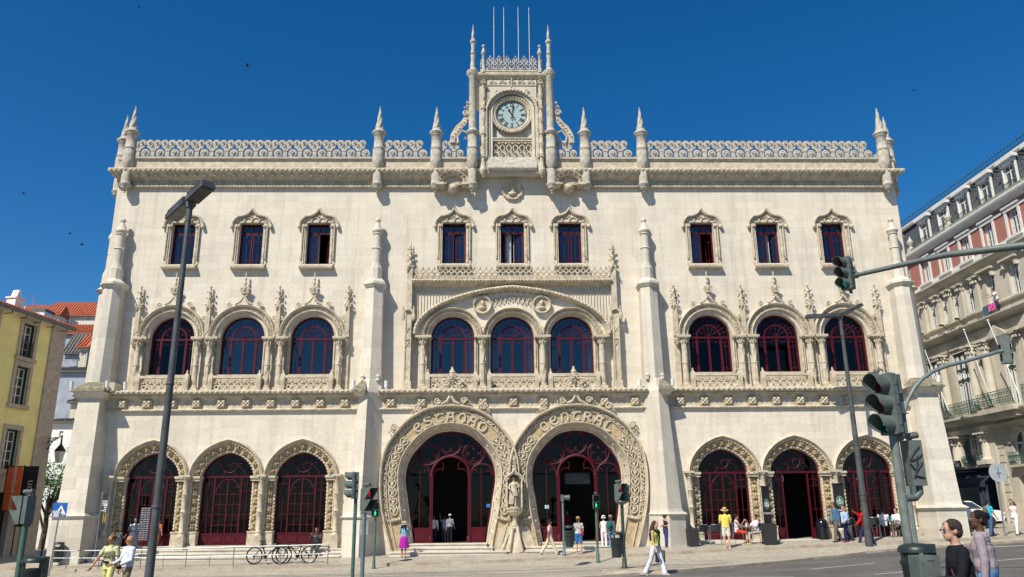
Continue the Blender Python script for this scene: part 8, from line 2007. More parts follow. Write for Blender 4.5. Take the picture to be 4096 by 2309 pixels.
def person(x, y, z, h, rz, label, group=None, pose={}, top=((.5, .5, .5), 2), bot=((.1, .1, .2), 'trousers'), hair=('short', (.05, .03, .02)), hat=None, skn=LIGHT, shoe=(.03, .03, .03), fem=False, fat=1.0, specs=False, vox=.013, jacket=None, bag=None, extra=None, one=None):
    e = empty('person', (x, y, z), radians(rz)); tag(e, label, 'person', group); k = h/1.74; e.scale = (k, k, k)
    P = dict(hl=(4, 3), hr=(-4, 3), al=(3, 9, 8, 0), ar=(3, 9, 8, 0), lean=0, head=(0, 0), sit=False); P.update(pose)
    fy = lambda d: sin(radians(d)); fz = lambda d: cos(radians(d))
    def leg(s, p, kn, spread=2):
        a = Vector((0, 0, 0)); hip = Vector((s*.085, 0, 0)); d1 = Vector((s*fy(spread), -fy(p), -fz(p))); kne = hip+d1*.43; q = p-kn; d2 = Vector((s*fy(spread)*.3, -fy(q), -fz(q))); ank = kne+d2*.42; return [hip, kne, ank, q]
    L = {1: leg(1, *P['hl']), -1: leg(-1, *P['hr'])}
    root = .50 if P['sit'] else max(-L[1][2].z, -L[-1][2].z)+.075
    R0 = Vector((0, 0, root)); up = Vector((0, -fy(P['lean']), fz(P['lean']))); fw = Vector((0, -fz(P['lean']), -fy(P['lean'])))
    def T(t, u=0, f=0, sx=0): return R0+up*t+fw*f+Vector((sx, 0, 0))
    sw = .165 if fem else .19; sh = {s: T(.445, sx=s*sw) for s in (1, -1)}; A = {}
    for s, key in ((1, 'al'), (-1, 'ar')):
        p, ab, el, inn = (tuple(P[key])+(0,))[:4]; pp = p+P['lean']*.5
        d1 = Vector((s*fy(ab), -fy(pp)*fz(ab), -fz(pp)*fz(ab))); elb = sh[s]+d1*.28; q = pp+el; d2 = Vector((s*fy(ab*.6)*fz(inn)-s*fy(inn), -fy(q), -fz(q))).normalized(); wr = elb+d2*.25; A[s] = (sh[s], elb, wr, d2)
    nk = T(.53); hc = T(.66, f=.015); hy, hp2 = P['head']; HR = Matrix.Rotation(radians(hy), 3, 'Z')@Matrix.Rotation(radians(hp2+P['lean']*.3), 3, 'X')
    HM = lambda v: hc+HR@Vector(v)
    def rings(mb, data, n=14):
        rows = []
        for t, rx, ry, f in data: c = T(t, f=f); rows.append([c+Vector((rx*cos(2*pi*i/n), 0, 0))+fw*(ry*sin(2*pi*i/n)) for i in range(n)])
        mb.loft(rows, closed=True, cap=True)
    F = fat
    if fem: TR = [(-.09, .15, .10, 0), (0, .165, .11, -.01), (.10, .145*F, .10*F, 0), (.20, .12*F, .088*F, 0), (.31, .135*F, .10*F, .012), (.38, .145, .105, .018), (.45, .135, .08, 0), (.49, .085, .062, 0), (.52, .058, .052, 0)]
    else: TR = [(-.09, .145, .10, 0), (0, .155, .105, 0), (.10, .15*F, .105*F, .01), (.20, .15*F, .105*F, .01), (.31, .165*F, .11, .005), (.40, .18, .11, .005), (.455, .155, .088, 0), (.495, .095, .068, 0), (.525, .062, .056, 0)]
    # body
    b = MB(); rings(b, TR); b.tube([T(.48), nk, T(.60, f=.01)], [.06, .052, .052], 10)
    b.ball(HM((0, .01, .03)), (.074, .092, .095), 14, 10, HR); b.ball(HM((0, -.03, -.045)), (.054, .058, .06), 12, 8, HR); b.ball(HM((0, -.045, -.005)), (.052, .045, .06), 10, 7, HR)
    b.tube([HM((0, -.085, .02)), HM((0, -.108, -.014))], [.010, .016], 6); b.ball(HM((0, -.06, -.085)), (.024, .022, .018), 6, 5, HR)
    for s in (1, -1): b.ball(HM((s*.076, .015, -.0)), (.010, .020, .032), 6, 5, HR)
    for s in (1, -1):
        S, E, W_, d = A[s]; limb(b, [S, E, W_], [.047 if fem else .054, .036 if fem else .042, .025])
        hp, kn, an, q = L[s]; hp, kn, an = hp+R0, kn+R0, an+R0; limb(b, [hp, hp.lerp(kn, .5), kn, kn.lerp(an, .35), an], [.082, .072, .052, .052, .036])
        ft = Vector((0, -1, 0)) if (P['sit'] or q > -25) else Vector((0, -.6, -.8)); b.tube([an+Vector((0, .04, -.04)), an+ft*.08+Vector((0, 0, -.045)), an+ft*.17+Vector((0, 0, -.055))], [.032, .036, .022], 8)
        b.ball(W_+d*.05, (.036, .036, .045), 8, 6)
    B = fuse(b, vox, 3)
    # fingers, eyes, mouth
    for s in (1, -1):
        S, E, W_, d = A[s]; sd = Vector((0, -1, 0))-d*Vector((0, -1, 0)).dot(d); sd = sd.normalized() if sd.length > .15 else Vector((0, 0, 1)); pn = d.cross(sd)*s
        for i in range(4):
            o = W_+d*.075+sd*(.024-.016*i); ln = (.070, .078, .073, .058)[i]; B.tube([o, o+d*ln*.5+pn*(-.006), o+d*ln*.8+pn*-.026, o+d*ln*.85+pn*-.04], [.0095, .009, .008, .0065], 6)
        o = W_+d*.03+sd*.026; B.tube([o, o+sd*.022+d*.03-pn*.008, o+sd*.018+d*.06-pn*.018], [.012, .010, .008], 6)
    for s in (1, -1):
        B.cur = 1; B.ball(HM((s*.030, -.082, .016)), (.013, .008, .007), 8, 5, HR); B.cur = 2; B.ball(HM((s*.030, -.089, .016)), (.006, .004, .006), 6, 4, HR); B.ball(HM((s*.031, -.086, .040)), (.018, .006, .004), 6, 4, HR)
    B.cur = 3; B.ball(HM((0, -.088, -.046)), (.022, .007, .006), 8, 5, HR); B.cur = 0
    hcol = hair[1]; body = B.build('body', [skin(skn), mat('eye_white', (.6, .6, .58), .3, var=0), mat('eye_dark', (.02, .012, .01), .3, var=0), mat('lip_%d' % hash_(skn), tuple(min(1, c*f_) for c, f_ in zip(skn, (.85, .55, .6))), .5, var=0)], e, smooth=60)
    # trousers, skirt, shorts
    c, kind = bot; m = MB()
    g = .012; TB = [(t, rx+g, ry+g, f) for t, rx, ry, f in TR if t <= .11]; rings(m, TB)
    fin = {'trousers': 1.0, 'flare': 1.0, 'shorts': .42, 'capri': .78, 'skirt': .4, 'wide': 1.0}[kind]
    if kind == 'skirt':
        n = 28; rows = []
        for t, r in ((.12, .135), (.02, .18), (-.2, .22), (-.46, .25)):
            cc = T(t) if not P['sit'] else T(t*.4, f=-t*.8); rows.append([cc+Vector(((r*(1+.05*sin(i*3.5)))*cos(2*pi*i/n), r*.8*sin(2*pi*i/n)*(1+.05*sin(i*3.5)), 0)) for i in range(n)])
        m.loft(rows, closed=True, cap=True); o = m.build('skirt', cloth(c), e, smooth=60)
    else:
        for s in (1, -1):
            hp, kn, an, q = L[s]; hp, kn, an = hp+R0, kn+R0, an+R0
            if fin <= .45: limb(m, [hp, hp.lerp(kn, .55), hp.lerp(kn, .88)], [.098, .094, .088])
            elif fin < 1: limb(m, [hp, hp.lerp(kn, .5), kn, kn.lerp(an, .6)], [.096, .084, .066, .058])
            else:
                hem = {'trousers': .062, 'flare': .088, 'wide': .075}[kind]; kr = {'trousers': .068, 'flare': .062, 'wide': .078}[kind]; limb(m, [hp, hp.lerp(kn, .5), kn, kn.lerp(an, .6), an+Vector((0, 0, -.02))], [.098, .086 if kind != 'wide' else .095, kr, (kr+hem)/2, hem])
        fuse(m, vox, 2).build('trousers' if fin > .5 else 'shorts', cloth(c), e, smooth=60)
    # shirt and jacket
    def shirt(c, sl, g, name, lo, op=False, v=.1, s_=14, hem=0):
        m = MB(); data = [(t, rx+g, ry+g, f) for t, rx, ry, f in TR if t >= lo]
        if hem: data = [(lo-hem, TR[1][1]+g*1.6, TR[1][2]+g*1.6, 0)]+data
        if sl >= 0: rings(m, data)
        if sl == 0: m.v = m.v
        for s in (1, -1):
            S, E, W_, d = A[s]
            if sl == 1: limb(m, [S, S.lerp(E, .62)], [(.060 if fem else .070)+g*.4, .056+g*.5])
            elif sl == 2: limb(m, [S, E, W_.lerp(E, .06)], [(.058 if fem else .066)+g*.5, .048+g*.5, .037+g*.4])
            elif sl == 3: limb(m, [S, E, E.lerp(W_, .5)], [(.058 if fem else .066)+g*.5, .048+g*.5, .045+g*.4])
            else: m.ball(S-Vector((s*.03, 0, 0)), .055, 8, 6)
        return fuse(m, vox, 2).build(name, cloth(c, v, s_), e, smooth=60)
    tc, sl = top[:2]; shirt(tc, sl, .014, 'shirt', .0 if len(top) < 3 else .08, v=top[3] if len(top) > 3 else .1, hem=top[2] if len(top) > 2 else .04)
    if jacket:
        shirt(jacket[0], 2, .028, 'jacket', .05, hem=.05)
        m = MB(); m.loft([[T(t, f=(.150 if not fem else .142)*F+.004, sx=sx) for sx in (-.045*w, 0, .045*w)] for t, w in ((.0, 1.3), (.2, 1.2), (.35, 1.0), (.5, .5))]); m.build('shirt_front', cloth(tc), e)
    # shoes
    m = MB()
    for s in (1, -1):
        hp, kn, an, q = L[s]; an = an+R0; up_ = 0 if q > -25 or P['sit'] else 1; ft = Vector((0, -1, 0)) if not up_ else Vector((0, -.6, -.8)); dn = Vector((0, 0, -1)) if not up_ else Vector((0, .8, -.6))
        m.tube([an-ft*.055+dn*.045, an+ft*.03+dn*.042, an+ft*.12+dn*.052, an+ft*.185+dn*.058], [(.030, .036), (.036, .040), (.026, .045), (.014, .03)], 10, ref=(0, 0, 1) if not up_ else (0, 1, 0))
    m.build('shoes', cloth(shoe, .05), e, smooth=60)
    # hair
    hk = hair[0]; m = MB(); hm = mat('hair_%d' % hash_(hcol), hcol, .6, spec=.3, var=.4, scale=45, bump=1.0, bscale=60)
    if hk != 'bald':
        m.ball(HM((0, .028, .052)), (.086, .095, .088), 14, 9, HR); m.ball(HM((0, .06, .0)), (.078, .062, .075), 12, 8, HR)
        for s in (1, -1): m.ball(HM((s*.062, -.01, .06)), (.026, .05, .05), 8, 6, HR)
        if hk in ('long', 'bob'):
            zl = -.30 if hk == 'long' else -.12
            for s in (1, -1, 0):
                for j in range(3): m.tube([HM((s*.07, .03+.02*j, .05)), HM((s*.095, .04+.025*j, -.05)), HM((s*(.09+.02*j), .04+.04*j, zl*.6)), HM((s*(.07+.02*j), .05+.02*j, zl))], [.035, .04, .04, .018], 8)
        if hk == 'bun': m.ball(HM((0, .12, .06)), (.05, .05, .05), 8, 6, HR)
        if hk == 'topbun': m.ball(HM((0, .06, .15)), (.045, .045, .035), 8, 6, HR)
        if hk == 'pony': m.tube([HM((0, .1, .04)), HM((0, .15, -.02)), HM((0, .13, -.16))], [.03, .035, .012], 8)
        if hk == 'curly':
            rg = random.Random(5)
            for _ in range(40): a, q = rg.random()*2*pi, rg.uniform(-.3, 1); m.ball(HM((.10*cos(a)*sqrt(1-max(0, q)**2), .045+.10*sin(a)*.8*sqrt(1-max(0, q)**2) if sin(a) > -.5 else .0, .03+.10*q)), .028, 6, 4)
        fuse(m, .011, 1).build('hair', hm, e, smooth=60)
    if hat:
        m = MB(); kind_, hc_ = hat; MH = HR.to_4x4(); MH.translation = hc
        if kind_ == 'straw': m.lathe((0, 0, 0), [(.17, .055), (.165, .05), (.098, .075), (.095, .09), (.088, .155), (.05, .175), (.01, .176)], 22)
        elif kind_ == 'bucket': m.lathe((0, 0, 0), [(.14, .02), (.13, .03), (.098, .085), (.088, .15), (.05, .17), (.01, .172)], 18)
        else:
            m.lathe((0, .02, 0), [(.096, .055), (.095, .09), (.075, .135), (.03, .152), (.01, .153)], 18); m.cbox((0, -.115, .062), (.06, .055, .006)); m.ball((0, .02, .155), .01, 5, 4)
        m.xform(MH); o = m.build('hat', cloth(hc_), e, smooth=50)
        if kind_ != 'cap': m = MB(); m.lathe((0, 0, 0), [(.101, .075), (.099, .10)], 20, cap=False); m.xform(MH); m.build('hat_band', cloth((.16, .10, .06) if kind_ == 'straw' else tuple(c*.7 for c in hc_)), o)
    if specs:
        m = MB()
        for s in (1, -1): m.ball(HM((s*.032, -.094, .014)), (.026, .008, .017), 8, 5, HR); m.tube([HM((s*.058, -.085, .02)), HM((s*.078, .01, .018))], .003, 4)
        m.tube([HM((-.01, -.1, .018)), HM((.01, -.1, .018))], .004, 4); m.build('sunglasses' if specs is True else 'glasses', BLK if specs is True else GPANE, e)
    ctx = dict(e=e, T=T, HM=HM, A=A, L=L, R0=R0, TR=TR)
    if bag:
        kd, bc = bag
        if kd == 'backpack': m = MB(); m.ball(T(.30, f=-.19), (.14, .085, .19), 12, 8); m.ball(T(.24, f=-.27), (.10, .05, .11), 10, 6); o = fuse(m, .014, 1).build('backpack', cloth(bc), e, smooth=60); m = MB(); [m.tube([T(.47, f=-.12, sx=s*.09), T(.5, f=.02, sx=s*.10), T(.40, f=.13, sx=s*.11), T(.22, f=.10, sx=s*.14), T(.18, f=-.12, sx=s*.12)], .016, 6, flat=1.5) for s in (1, -1)]; m.build('strap', cloth(bc), o)
        else:
            s, t, f = (kd+(1, .02, 0))[1:4] if isinstance(kd, tuple) else (1, .02, .0)
            m = MB(); m.ball(T(t, f=f, sx=s*.21), (.045, .13, .10), 12, 8); o = m.build('shoulder_bag', cloth(bc), e, smooth=60)
            m = MB(); m.tube([T(t+.08, f=f+.05, sx=s*.20), T(.25, f=.13, sx=s*.08), T(.50, f=.06, sx=-s*.08), T(.50, f=-.06, sx=-s*.08), T(.25, f=-.13, sx=s*.06), T(t+.08, f=f-.05, sx=s*.20)], .008, 5); m.build('strap', cloth(bc), o)
    if extra: extra(ctx)
    if one:
        for o in e.children_recursive:
            if o.type == 'MESH': o.data.materials.clear(); o.data.materials.append(one); o.data.polygons.foreach_set('material_index', [0]*len(o.data.polygons))
    return e
def pp(px, pyf, pyt, rz, label, **k):
    p = foot(px, pyf); h = at(px, pyt, p.y).z-p.z; return person(p.x, p.y, p.z, h, rz, label, **k)
def pat(px, pyt, Y, h, rz, label, z=None, **k):
    """placed by the top of the head at a known depth"""
    t = at(px, pyt, Y); zz = t.z-h if z is None else z; return person(t.x, Y, zz, t.z-zz if z is not None else h, rz, label, **k)
WK = 'people walking in front of the station'; CF = 'people sitting at the cafe'
# foreground pair at right
def lace(c):
    m = MB(); T = c['T']
    for i in range(9):
        for j in range(4): t = .33+.045*j; x = -.13+.0325*i; m.ball(T(t, f=-(.122-.033*(t-.33)/.135)*sqrt(1-(x/.17)**2), sx=x), (.010, .008, .010), 5, 3)
    m.build('lace_yoke', cloth((.30, .25, .24)), c['e'])
pat(2404, 1297, 8.7, 1.60, -100, 'older woman with short dark hair, glasses and black jacket in the right foreground', z=surf_z(4.6, 8.7), pose=dict(head=(8, -4), al=(12, 8, 70, 30), ar=(6, 8, 35), hl=(12, 8), hr=(-10, 8), lean=5), top=((.012, .013, .018), 2, .08), bot=((.012, .012, .018), 'trousers'), hair=('short', (.07, .045, .03)), fem=True, fat=1.18, specs='clear', vox=.009, skn=(.50, .29, .20), bag=(('b', 1, .10, .10), (.10, .04, .04)))
pat(2456, 1275, 10.6, 1.68, -128, 'dark haired woman in lilac cardigan and blue jeans in the right foreground', z=surf_z(5.6, 10.6)+.02, pose=dict(head=(34, -4), al=(-4, 8, 10), ar=(4, 8, 14), hl=(14, 6), hr=(-12, 10)), top=((.33, .27, .30), 2, .05), bot=((.14, .28, .52), 'trousers'), hair=('bun', (.008, .007, .008)), fem=True, fat=1.3, vox=.009, skn=BROWN, extra=lace)
# right pavement
pp(2497, 1349, 1257, 100, 'man in cyan shirt and jeans with a brown backpack walking by the round sign', group=WK, pose=dict(al=(-12, 8, 20), ar=(14, 8, 15), hl=(12, 5), hr=(-10, 6)), top=((.05, .48, .62), 1), bot=((.06, .12, .26), 'wide'), bag=('backpack', (.16, .09, .05)), hair=('short', (.01, .01, .01)), skn=TAN)
pp(2560, 1346, 1257, -60, 'woman in white vest, sunglasses and white trousers at the right edge of the photo', group=WK, pose=dict(al=(10, 18, 30), ar=(25, 30, 25), hl=(16, 5), hr=(-14, 16)), top=((.75, .75, .74), 0, .14), bot=((.76, .76, .75), 'trousers'), hair=('bob', (.20, .08, .03)), fem=True, specs=True, skn=LIGHT)
pat(2507, 722, 55, 1.6, -95, 'man in white tee shirt leaning out of a hotel window above pink laundry', z=None, pose=dict(lean=15, ar=(40, 10, 50), al=(40, 10, 50)), top=((.72, .72, .74), 1), skn=TAN).location = (HX-.02, atx(2507, 745, HX).y, 12.95)
# the couple and the red jacket
pp(2107, 1363, 1262, -75, 'man in blue denim jacket and grey trousers walking beside the blonde woman', group=WK, pose=dict(al=(-6, 8, 12), ar=(8, 6, 12), hl=(14, 6), hr=(-14, 14)), top=((.28, .27, .19), 1), jacket=((.06, .15, .26),), bot=((.13, .12, .11), 'wide'), hair=('short', (.08, .05, .03)), specs=True, skn=TAN, fat=1.12)
pp(2131, 1363, 1271, -70, 'blonde woman in pale blue cardigan, white top and navy trousers', group=WK, pose=dict(al=(10, 10, 50), ar=(6, 6, 12), hl=(16, 5), hr=(-16, 20)), top=((.74, .74, .76), 1), jacket=((.34, .46, .70),), bot=((.02, .02, .07), 'trousers'), hair=('bob', (.40, .27, .11)), specs=True, fem=True, shoe=(.40, .03, .02))
pp(2182, 1373, 1268, -92, 'person in bright red jacket and jeans striding behind the right street lamp', group=WK, pose=dict(al=(75, 8, 50), ar=(20, 10, 20), hl=(-20, 2), hr=(22, 4)), top=((.60, .015, .02), 2, .12), bot=((.02, .035, .09), 'trousers'), shoe=(.2, .28, .4), hair=('short', (.01, .01, .01)), skn=BROWN)
def seat(px, py, rz, label, h=1.66, **k):
    p = foot(px, py); pz = dict(sit=True, hl=(84, 84), hr=(84, 80), al=(25, 8, 60, 15), ar=(25, 8, 60, 15)); pz.update(k.pop('pose', {})); return person(p.x, p.y, p.z, h, rz, label, group=CF, pose=pz, **k)
seat(2228, 1350, 165, 'man in white shirt seated with his back to the street at the right cafe table', top=((.74, .74, .78), 2), bot=((.02, .02, .03), 'trousers'), hair=('short', (.05, .03, .02)))
seat(2262, 1350, -55, 'woman in white blouse and sunglasses facing the man at the right cafe table', top=((.74, .74, .76), 2), bot=((.02, .02, .02), 'skirt'), hair=('short', (.03, .02, .015)), fem=True, specs=True)
seat(1856, 1366, 70, 'woman in white vest and orange red trousers seated with her chin on her hand', top=((.72, .72, .72), 0), bot=((.65, .06, .02), 'wide'), hair=('curly', (.02, .012, .01)), fem=True, skn=TAN, pose=dict(ar=(50, 10, 95, 20), al=(45, 5, 50)))
seat(1906, 1368, -80, 'woman in white tee shirt and beige trousers seated nearest the tall dark box', top=((.74, .74, .76), 1), bot=((.46, .40, .32), 'capri'), hair=('short', (.05, .02, .015)), fem=True, fat=1.12, skn=TAN, shoe=(.55, .50, .20), pose=dict(ar=(50, 10, 95, 20), al=(30, 5, 60)))
pp(1830, 1380, 1277, 170, 'man in yellow shirt, white shorts and straw hat looking up at the facade', group=WK, pose=dict(head=(0, -18), al=(8, 12, 60, 50), ar=(8, 12, 60, 50), hl=(2, 2), hr=(-2, 2)), top=((.72, .62, .12), 1, .12), bot=((.62, .60, .50), 'shorts'), hat=('straw', (.55, .35, .13)), hair=('short', (.3, .25, .2)), skn=LIGHT, shoe=(.62, .6, .4), fat=1.1)
pp(1677, 1377, 1293, 105, 'curly haired woman in dark vest and blue trousers standing against the buttress', group=WK, pose=dict(ar=(55, 5, 105, 10), al=(5, 8, 20), head=(0, 0)), top=((.02, .02, .03), 0, .10), bot=((.04, .05, .20), 'trousers'), hair=('curly', (.12, .03, .015)), fem=True, bag=('backpack', (.75, .45, .42)), shoe=(.4, .2, .15))
def scarf(c):
    T = c['T']; m = MB(); m.tube([T(.50, f=-.07, sx=-.08), T(.50, f=-.10), T(.50, f=-.07, sx=.08), T(.49, f=.05, sx=.10), T(.42, f=.13, sx=.05), T(.44, f=.13, sx=-.06), T(.50, f=.04, sx=-.10)], .04, 8, closed=True); m.tube([T(.46, f=-.08), T(.35, f=-.13), T(.15, f=-.13)], [.09, .10, .07], 8, flat=.4); m.tube([T(.42, f=.13), T(.30, f=.14, sx=.02), T(.16, f=.13, sx=.03)], [.05, .05, .03], 8, flat=.5); m.build('knotted_cardigan', cloth((.012, .012, .016)), c['e'], smooth=60)
    m = MB(); w = c['A'][1][2]; m.cbox(w+Vector((.02, .04, -.25)), (.05, .16, .19)); m.tube([w+Vector((.02, -.02, -.08)), w+Vector((.02, .0, .0)), w+Vector((.02, .09, -.08))], .008, 5); m.build('shopping_bag', cloth((.16, .17, .14)), c['e'])
    m = MB(); m.ball(T(.03, f=.13, sx=-.12), (.07, .04, .06), 8, 6); m.tube([T(.08, f=.13, sx=-.1), T(.3, f=.13, sx=.0), T(.5, f=.04, sx=.1)], .006, 4); m.build('small_bag', cloth((.62, .58, .48)), c['e'], smooth=60)
P_ = foot(1652, 1447); person(P_.x, P_.y, P_.z, at(1652, 1305, P_.y).z-P_.z, 48, 'young woman with long brown hair in lime top and white flared trousers crossing the road', group=WK, pose=dict(hl=(20, 6), hr=(-16, 14), al=(-4, 10, 12), ar=(6, 12, 16), lean=3), top=((.38, .50, .05), 0, .06), bot=((.74, .75, .82), 'flare'), hair=('long', (.11, .04, .02)), fem=True, vox=.010, shoe=(.6, .45, .38), extra=scarf, skn=LIGHT)
# before the right portal
pp(1521, 1381, 1297, 168, 'woman all in white with a white bucket hat seen from behind', group=WK, pose=dict(al=(20, 10, 60, 20), ar=(8, 12, 20)), top=((.78, .78, .80), 0, .16), bot=((.77, .77, .80), 'trousers'), hat=('bucket', (.78, .78, .76)), hair=('short', (.2, .12, .08)), fem=True, fat=1.1, shoe=(.6, .6, .6))
pp(1539, 1382, 1295, 150, 'person in grey cap with a dark green backpack beside the woman in white', group=WK, pose=dict(hl=(10, 4), hr=(-10, 6)), top=((.10, .14, .13), 2), bot=((.16, .28, .40), 'trousers'), hat=('cap', (.30, .30, .28)), hair=('pony', (.15, .06, .03)), fem=True, bag=('backpack', (.01, .12, .12)), shoe=(.5, .5, .2))
pp(1552, 1375, 1303, 190, 'woman in pink and green top half hidden behind the green backpack', group=WK, pose=dict(al=(60, 10, 60), ar=(50, 10, 60)), top=((.62, .30, .30), 2, .06, .5), bot=((.15, .25, .36), 'trousers'), hair=('short', (.08, .04, .03)), fem=True)
pp(1457, 1395, 1299, 172, 'woman in denim shorts and patterned white top with a red shoulder bag', group=WK, pose=dict(al=(4, 10, 14), ar=(4, 12, 60, 20), head=(-25, 0)), top=((.66, .66, .62), 1, .06, .45), bot=((.05, .15, .36), 'shorts'), hat=('cap', (.45, .28, .10)), hair=('pony', (.12, .06, .03)), fem=True, fat=1.08, bag=(('b', -1, .02, -.08), (.62, .01, .02)), shoe=(.3, .36, .5))
pp(1384, 1396, 1303, 86, 'man in dark cap, checked shirt and cream trousers striding to the right', group=WK, pose=dict(hl=(-24, 12), hr=(24, 3), al=(14, 8, 20), ar=(-14, 8, 15)), top=((.66, .52, .46), 1, .10, .3), bot=((.62, .54, .40), 'wide'), hat=('cap', (.015, .016, .02)), hair=('short', (.02, .02, .02)), skn=(.24, .12, .07))
pat(1426, 1283, 40.5, 1.6, 20, 'dim figure in a red top behind the glass of the right portal', z=.6, top=((.35, .01, .03), 2), group=WK)
# left portal
pp(1015, 1404, 1312, 172, 'woman in denim shirt, magenta skirt and straw hat standing before the left portal', group=WK, pose=dict(al=(50, 8, 95, 20), ar=(30, 8, 60, 20), head=(-20, -10), hl=(6, 3), hr=(-6, 3)), top=((.20, .36, .52), 2, .10), bot=((.38, .02, .34), 'skirt'), hat=('bucket', (.62, .55, .38)), hair=('long', (.01, .01, .012)), fem=True, shoe=(.12, .2, .04), skn=TAN)
pat(1132, 1293, 38.4, 1.6, 175, 'woman in white cap and patterned tee shirt with a blue bag inside the left door', z=.58, group=WK, pose=dict(ar=(4, 14, 40)), top=((.36, .38, .42), 1, .06, .4), bot=((.015, .015, .025), 'trousers'), hat=('cap', (.75, .75, .76)), hair=('short', (.05, .04, .03)), fem=True, fat=1.15, bag=(('b', -1, .08, 0), (.01, .06, .35)))
pat(1118, 1297, 39.2, 1.62, 175, 'person in lilac shirt raising an arm inside the left door', z=.58, group=WK, pose=dict(al=(120, 20, 60)), top=((.22, .22, .38), 1), bot=((.1, .1, .12), 'trousers'))
pat(1093, 1297, 38.8, 1.66, 178, 'man in white long sleeved shirt just inside the left door', z=.58, group=WK, top=((.55, .55, .55), 2), bot=((.03, .03, .05), 'trousers'), hair=('short', (.02, .02, .02)))
# left wing
Yst = 36.55; q = at(797, 1366, Yst)
person(q.x, Yst+.05, .30-.22, 1.70, -5, 'grey haired man in dark jacket sitting on the left wing steps', pose=dict(sit=True, hl=(72, 72), hr=(74, 70), al=(45, 6, 65, 25), ar=(45, 6, 95, 25), lean=14), top=((.06, .06, .07), 2), bot=((.08, .09, .10), 'trousers'), hair=('short', (.07, .06, .05)), skn=(.28, .14, .09), specs=True)
def tee(c):
    m = MB(); T = c['T']
    M = Matrix.Translation(T(.31, f=.140))@FACE_Y; text_obj('shirt_print', 'LOVE', .085, cloth((.10, .10, .06)), c['e'], M, ext=.002, bold=.002)
    text_obj('shirt_print', 'MORE', .085, cloth((.10, .10, .06)), c['e'], Matrix.Translation(T(.22, f=.122))@FACE_Y, ext=.002, bold=.002)
    m.cbox(T(.10, f=.15), (.05, .03, .03)); m.build('belt_pouch', BLK, c['e'])
pat(285, 1341, 21.3, 1.66, -12, 'blonde woman in printed pale yellow tee and lemon trousers walking at lower left', z=surf_z(-11, 21.3), group=WK, pose=dict(ar=(12, 32, 14), al=(-8, 14, 16), hl=(14, 8), hr=(-12, 12), head=(-14, 14)), top=((.58, .56, .32), 1, .04), bot=((.72, .72, .28), 'trousers'), hair=('topbun', (.26, .15, .06)), fem=True, specs=True, skn=(.52, .26, .15), vox=.010, extra=tee, bag=(('b', -1, .06, -.08), (.08, .06, .04)))
pat(330, 1344, 20.8, 1.72, -38, 'bald man in white long sleeved top and khaki trousers beside the blonde woman', z=surf_z(-10.4, 20.8), group=WK, pose=dict(ar=(14, 10, 55, 15), al=(8, 8, 60, 30), hl=(12, 8), hr=(-12, 8), head=(-18, 4)), top=((.66, .67, .74), 2, .08), bot=((.30, .24, .15), 'wide'), hair=('bald', (.3, .2, .1)), specs=True, fat=1.2, skn=(.50, .22, .13), vox=.010, bag=(('b', -1, .04, .10), (.02, .02, .03)))
pat(401, 1307, 37.3, 1.6, 160, 'person in orange top with a blue bag behind the left street lamp, inside the arch', z=.55, group=WK, top=((.55, .20, .06), 1), bot=((.25, .10, .05), 'trousers'), hair=('short', (.1, .05, .03)), bag=('backpack', (.03, .2, .5)))
# dim goods behind the shop glass
for k, (px, py0, py1, w, c) in enumerate(((611, 1180, 1345, .22, (.5, .52, .52)), (560, 1262, 1345, .05, (.4, .4, .38)), (538, 1262, 1345, .05, (.4, .4, .38)), (345, 1212, 1236, .9, (.10, .09, .08)), (348, 1250, 1262, .9, (.16, .15, .13)), (500, 1310, 1350, .5, (.12, .16, .22)), (1452, 1190, 1218, 1.2, (.10, .10, .10)))):
    a, b = at(px, py0, 38.9), at(px, py1, 38.9); m = MB(); m.box(a.x-w/2, a.x+w/2, 38.9, 39.1, b.z, a.z); m.box(a.x-w/2+.02, a.x+w/2-.02, 38.88, 38.9, b.z+.05, a.z-.05); o = m.build('shop_display', mat('display_%d' % k, c, .7, var=.2)); tag(o, ('white poster panel behind the glass of the second left arch', 'pale upright rail in the second left arch, right one', 'pale upright rail in the second left arch, left one', 'upper dark shelf seen inside the first left arch', 'lower dark shelf seen inside the first left arch', 'blue grey goods low behind the second left arch', 'dim hanging panel inside the right portal')[k], 'shop display')
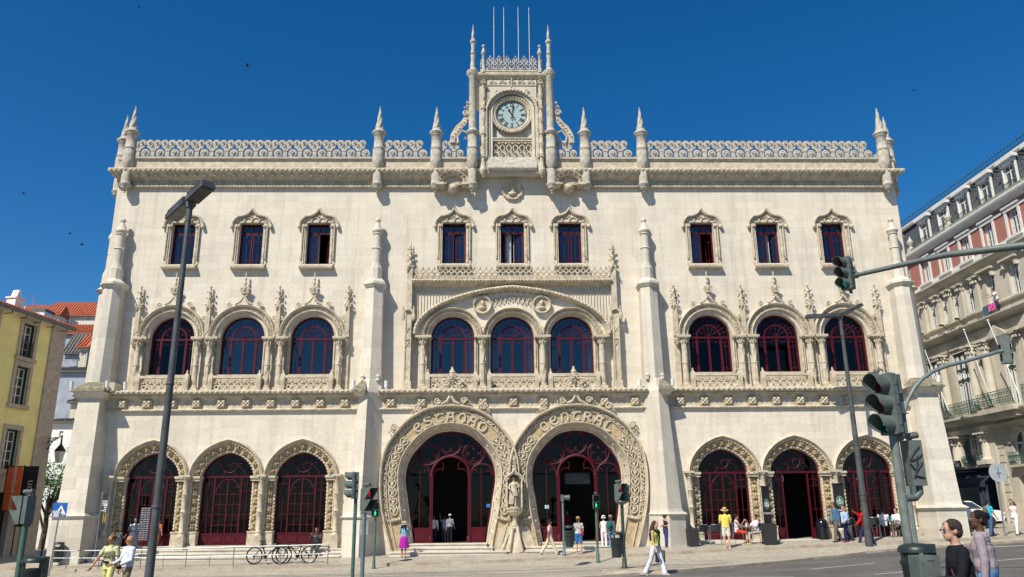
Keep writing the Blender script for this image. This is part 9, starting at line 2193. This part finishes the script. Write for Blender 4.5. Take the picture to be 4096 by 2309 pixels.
# silver and stone figures
SILV = mat('silver_body_paint', (.20, .23, .27), .35, metal=.6, var=.3, scale=8)
def robe(c):
    T = c['T']; m = MB(); n = 24; m.loft([[T(t)+Vector((r*(1+.08*sin(i*4))*cos(2*pi*i/n), r*.75*(1+.08*sin(i*4))*sin(2*pi*i/n), 0)) for i in range(n)] for t, r in ((.45, .20), (.25, .21), (.0, .22), (-.4, .25), (-.85, .28))], closed=True, cap=True); m.build('robe', SILV, c['e'], smooth=60)
pat(342, 1303, 36.0, 1.7, 10, 'silver painted living statue in a robe standing by the first left arch', z=.42, pose=dict(ar=(30, 12, 100, 30), al=(20, 12, 80, 40), head=(15, 10)), hair=('short', (.1, .1, .1)), extra=robe, one=SILV)
pat(301, 1334, 35.8, 1.15, 40, 'small silver painted figure crouching behind the walking blonde woman', z=.25, pose=dict(lean=30, al=(60, 10, 60), ar=(60, 10, 60)), hair=('bald', (.1, .1, .1)), one=SILV)
def plinth(c):
    T = c['T']; m = MB(); m.cbox((0, 0, -.02), (.25, .2, .03)); m.loft([[T(t)+Vector((r*(1+.08*sin(i*4))*cos(2*pi*i/20), r*.7*(1+.08*sin(i*4))*sin(2*pi*i/20), 0)) for i in range(20)] for t, r in ((.12, .19), (.0, .22), (-.3, .27))], closed=True, cap=True)
    m.tube([T(-.88, f=.12, sx=-.2), T(.12, f=.2, sx=-.2)], .02, 6); m.cbox(T(-.45, f=.16, sx=-.13), (.14, .03, .32), Matrix.Rotation(.12, 3, 'Y')); m.tube([T(.06, f=.0, sx=.2), T(-.5, f=-.1, sx=.32)], .015, 5)
    m.ball(T(.53), (.10, .09, .05), 10, 6); m.build('tunic_and_shield', CARVE, c['e'], smooth=50)
s_ = person(-.04, 36.84, 2.12, 1.32, 0, 'carved stone figure of a young king with shield in the niche between the portals', pose=dict(ar=(18, 16, 45, 20), al=(10, 30, 75, 45), hl=(6, 4), hr=(-2, 2)), top=((.5, .5, .5), 2, .1), hair=('short', (.1, .1, .1)), extra=plinth, one=CARVE)
s_.name = 'niche_statue'; s_['category'] = 'statue'
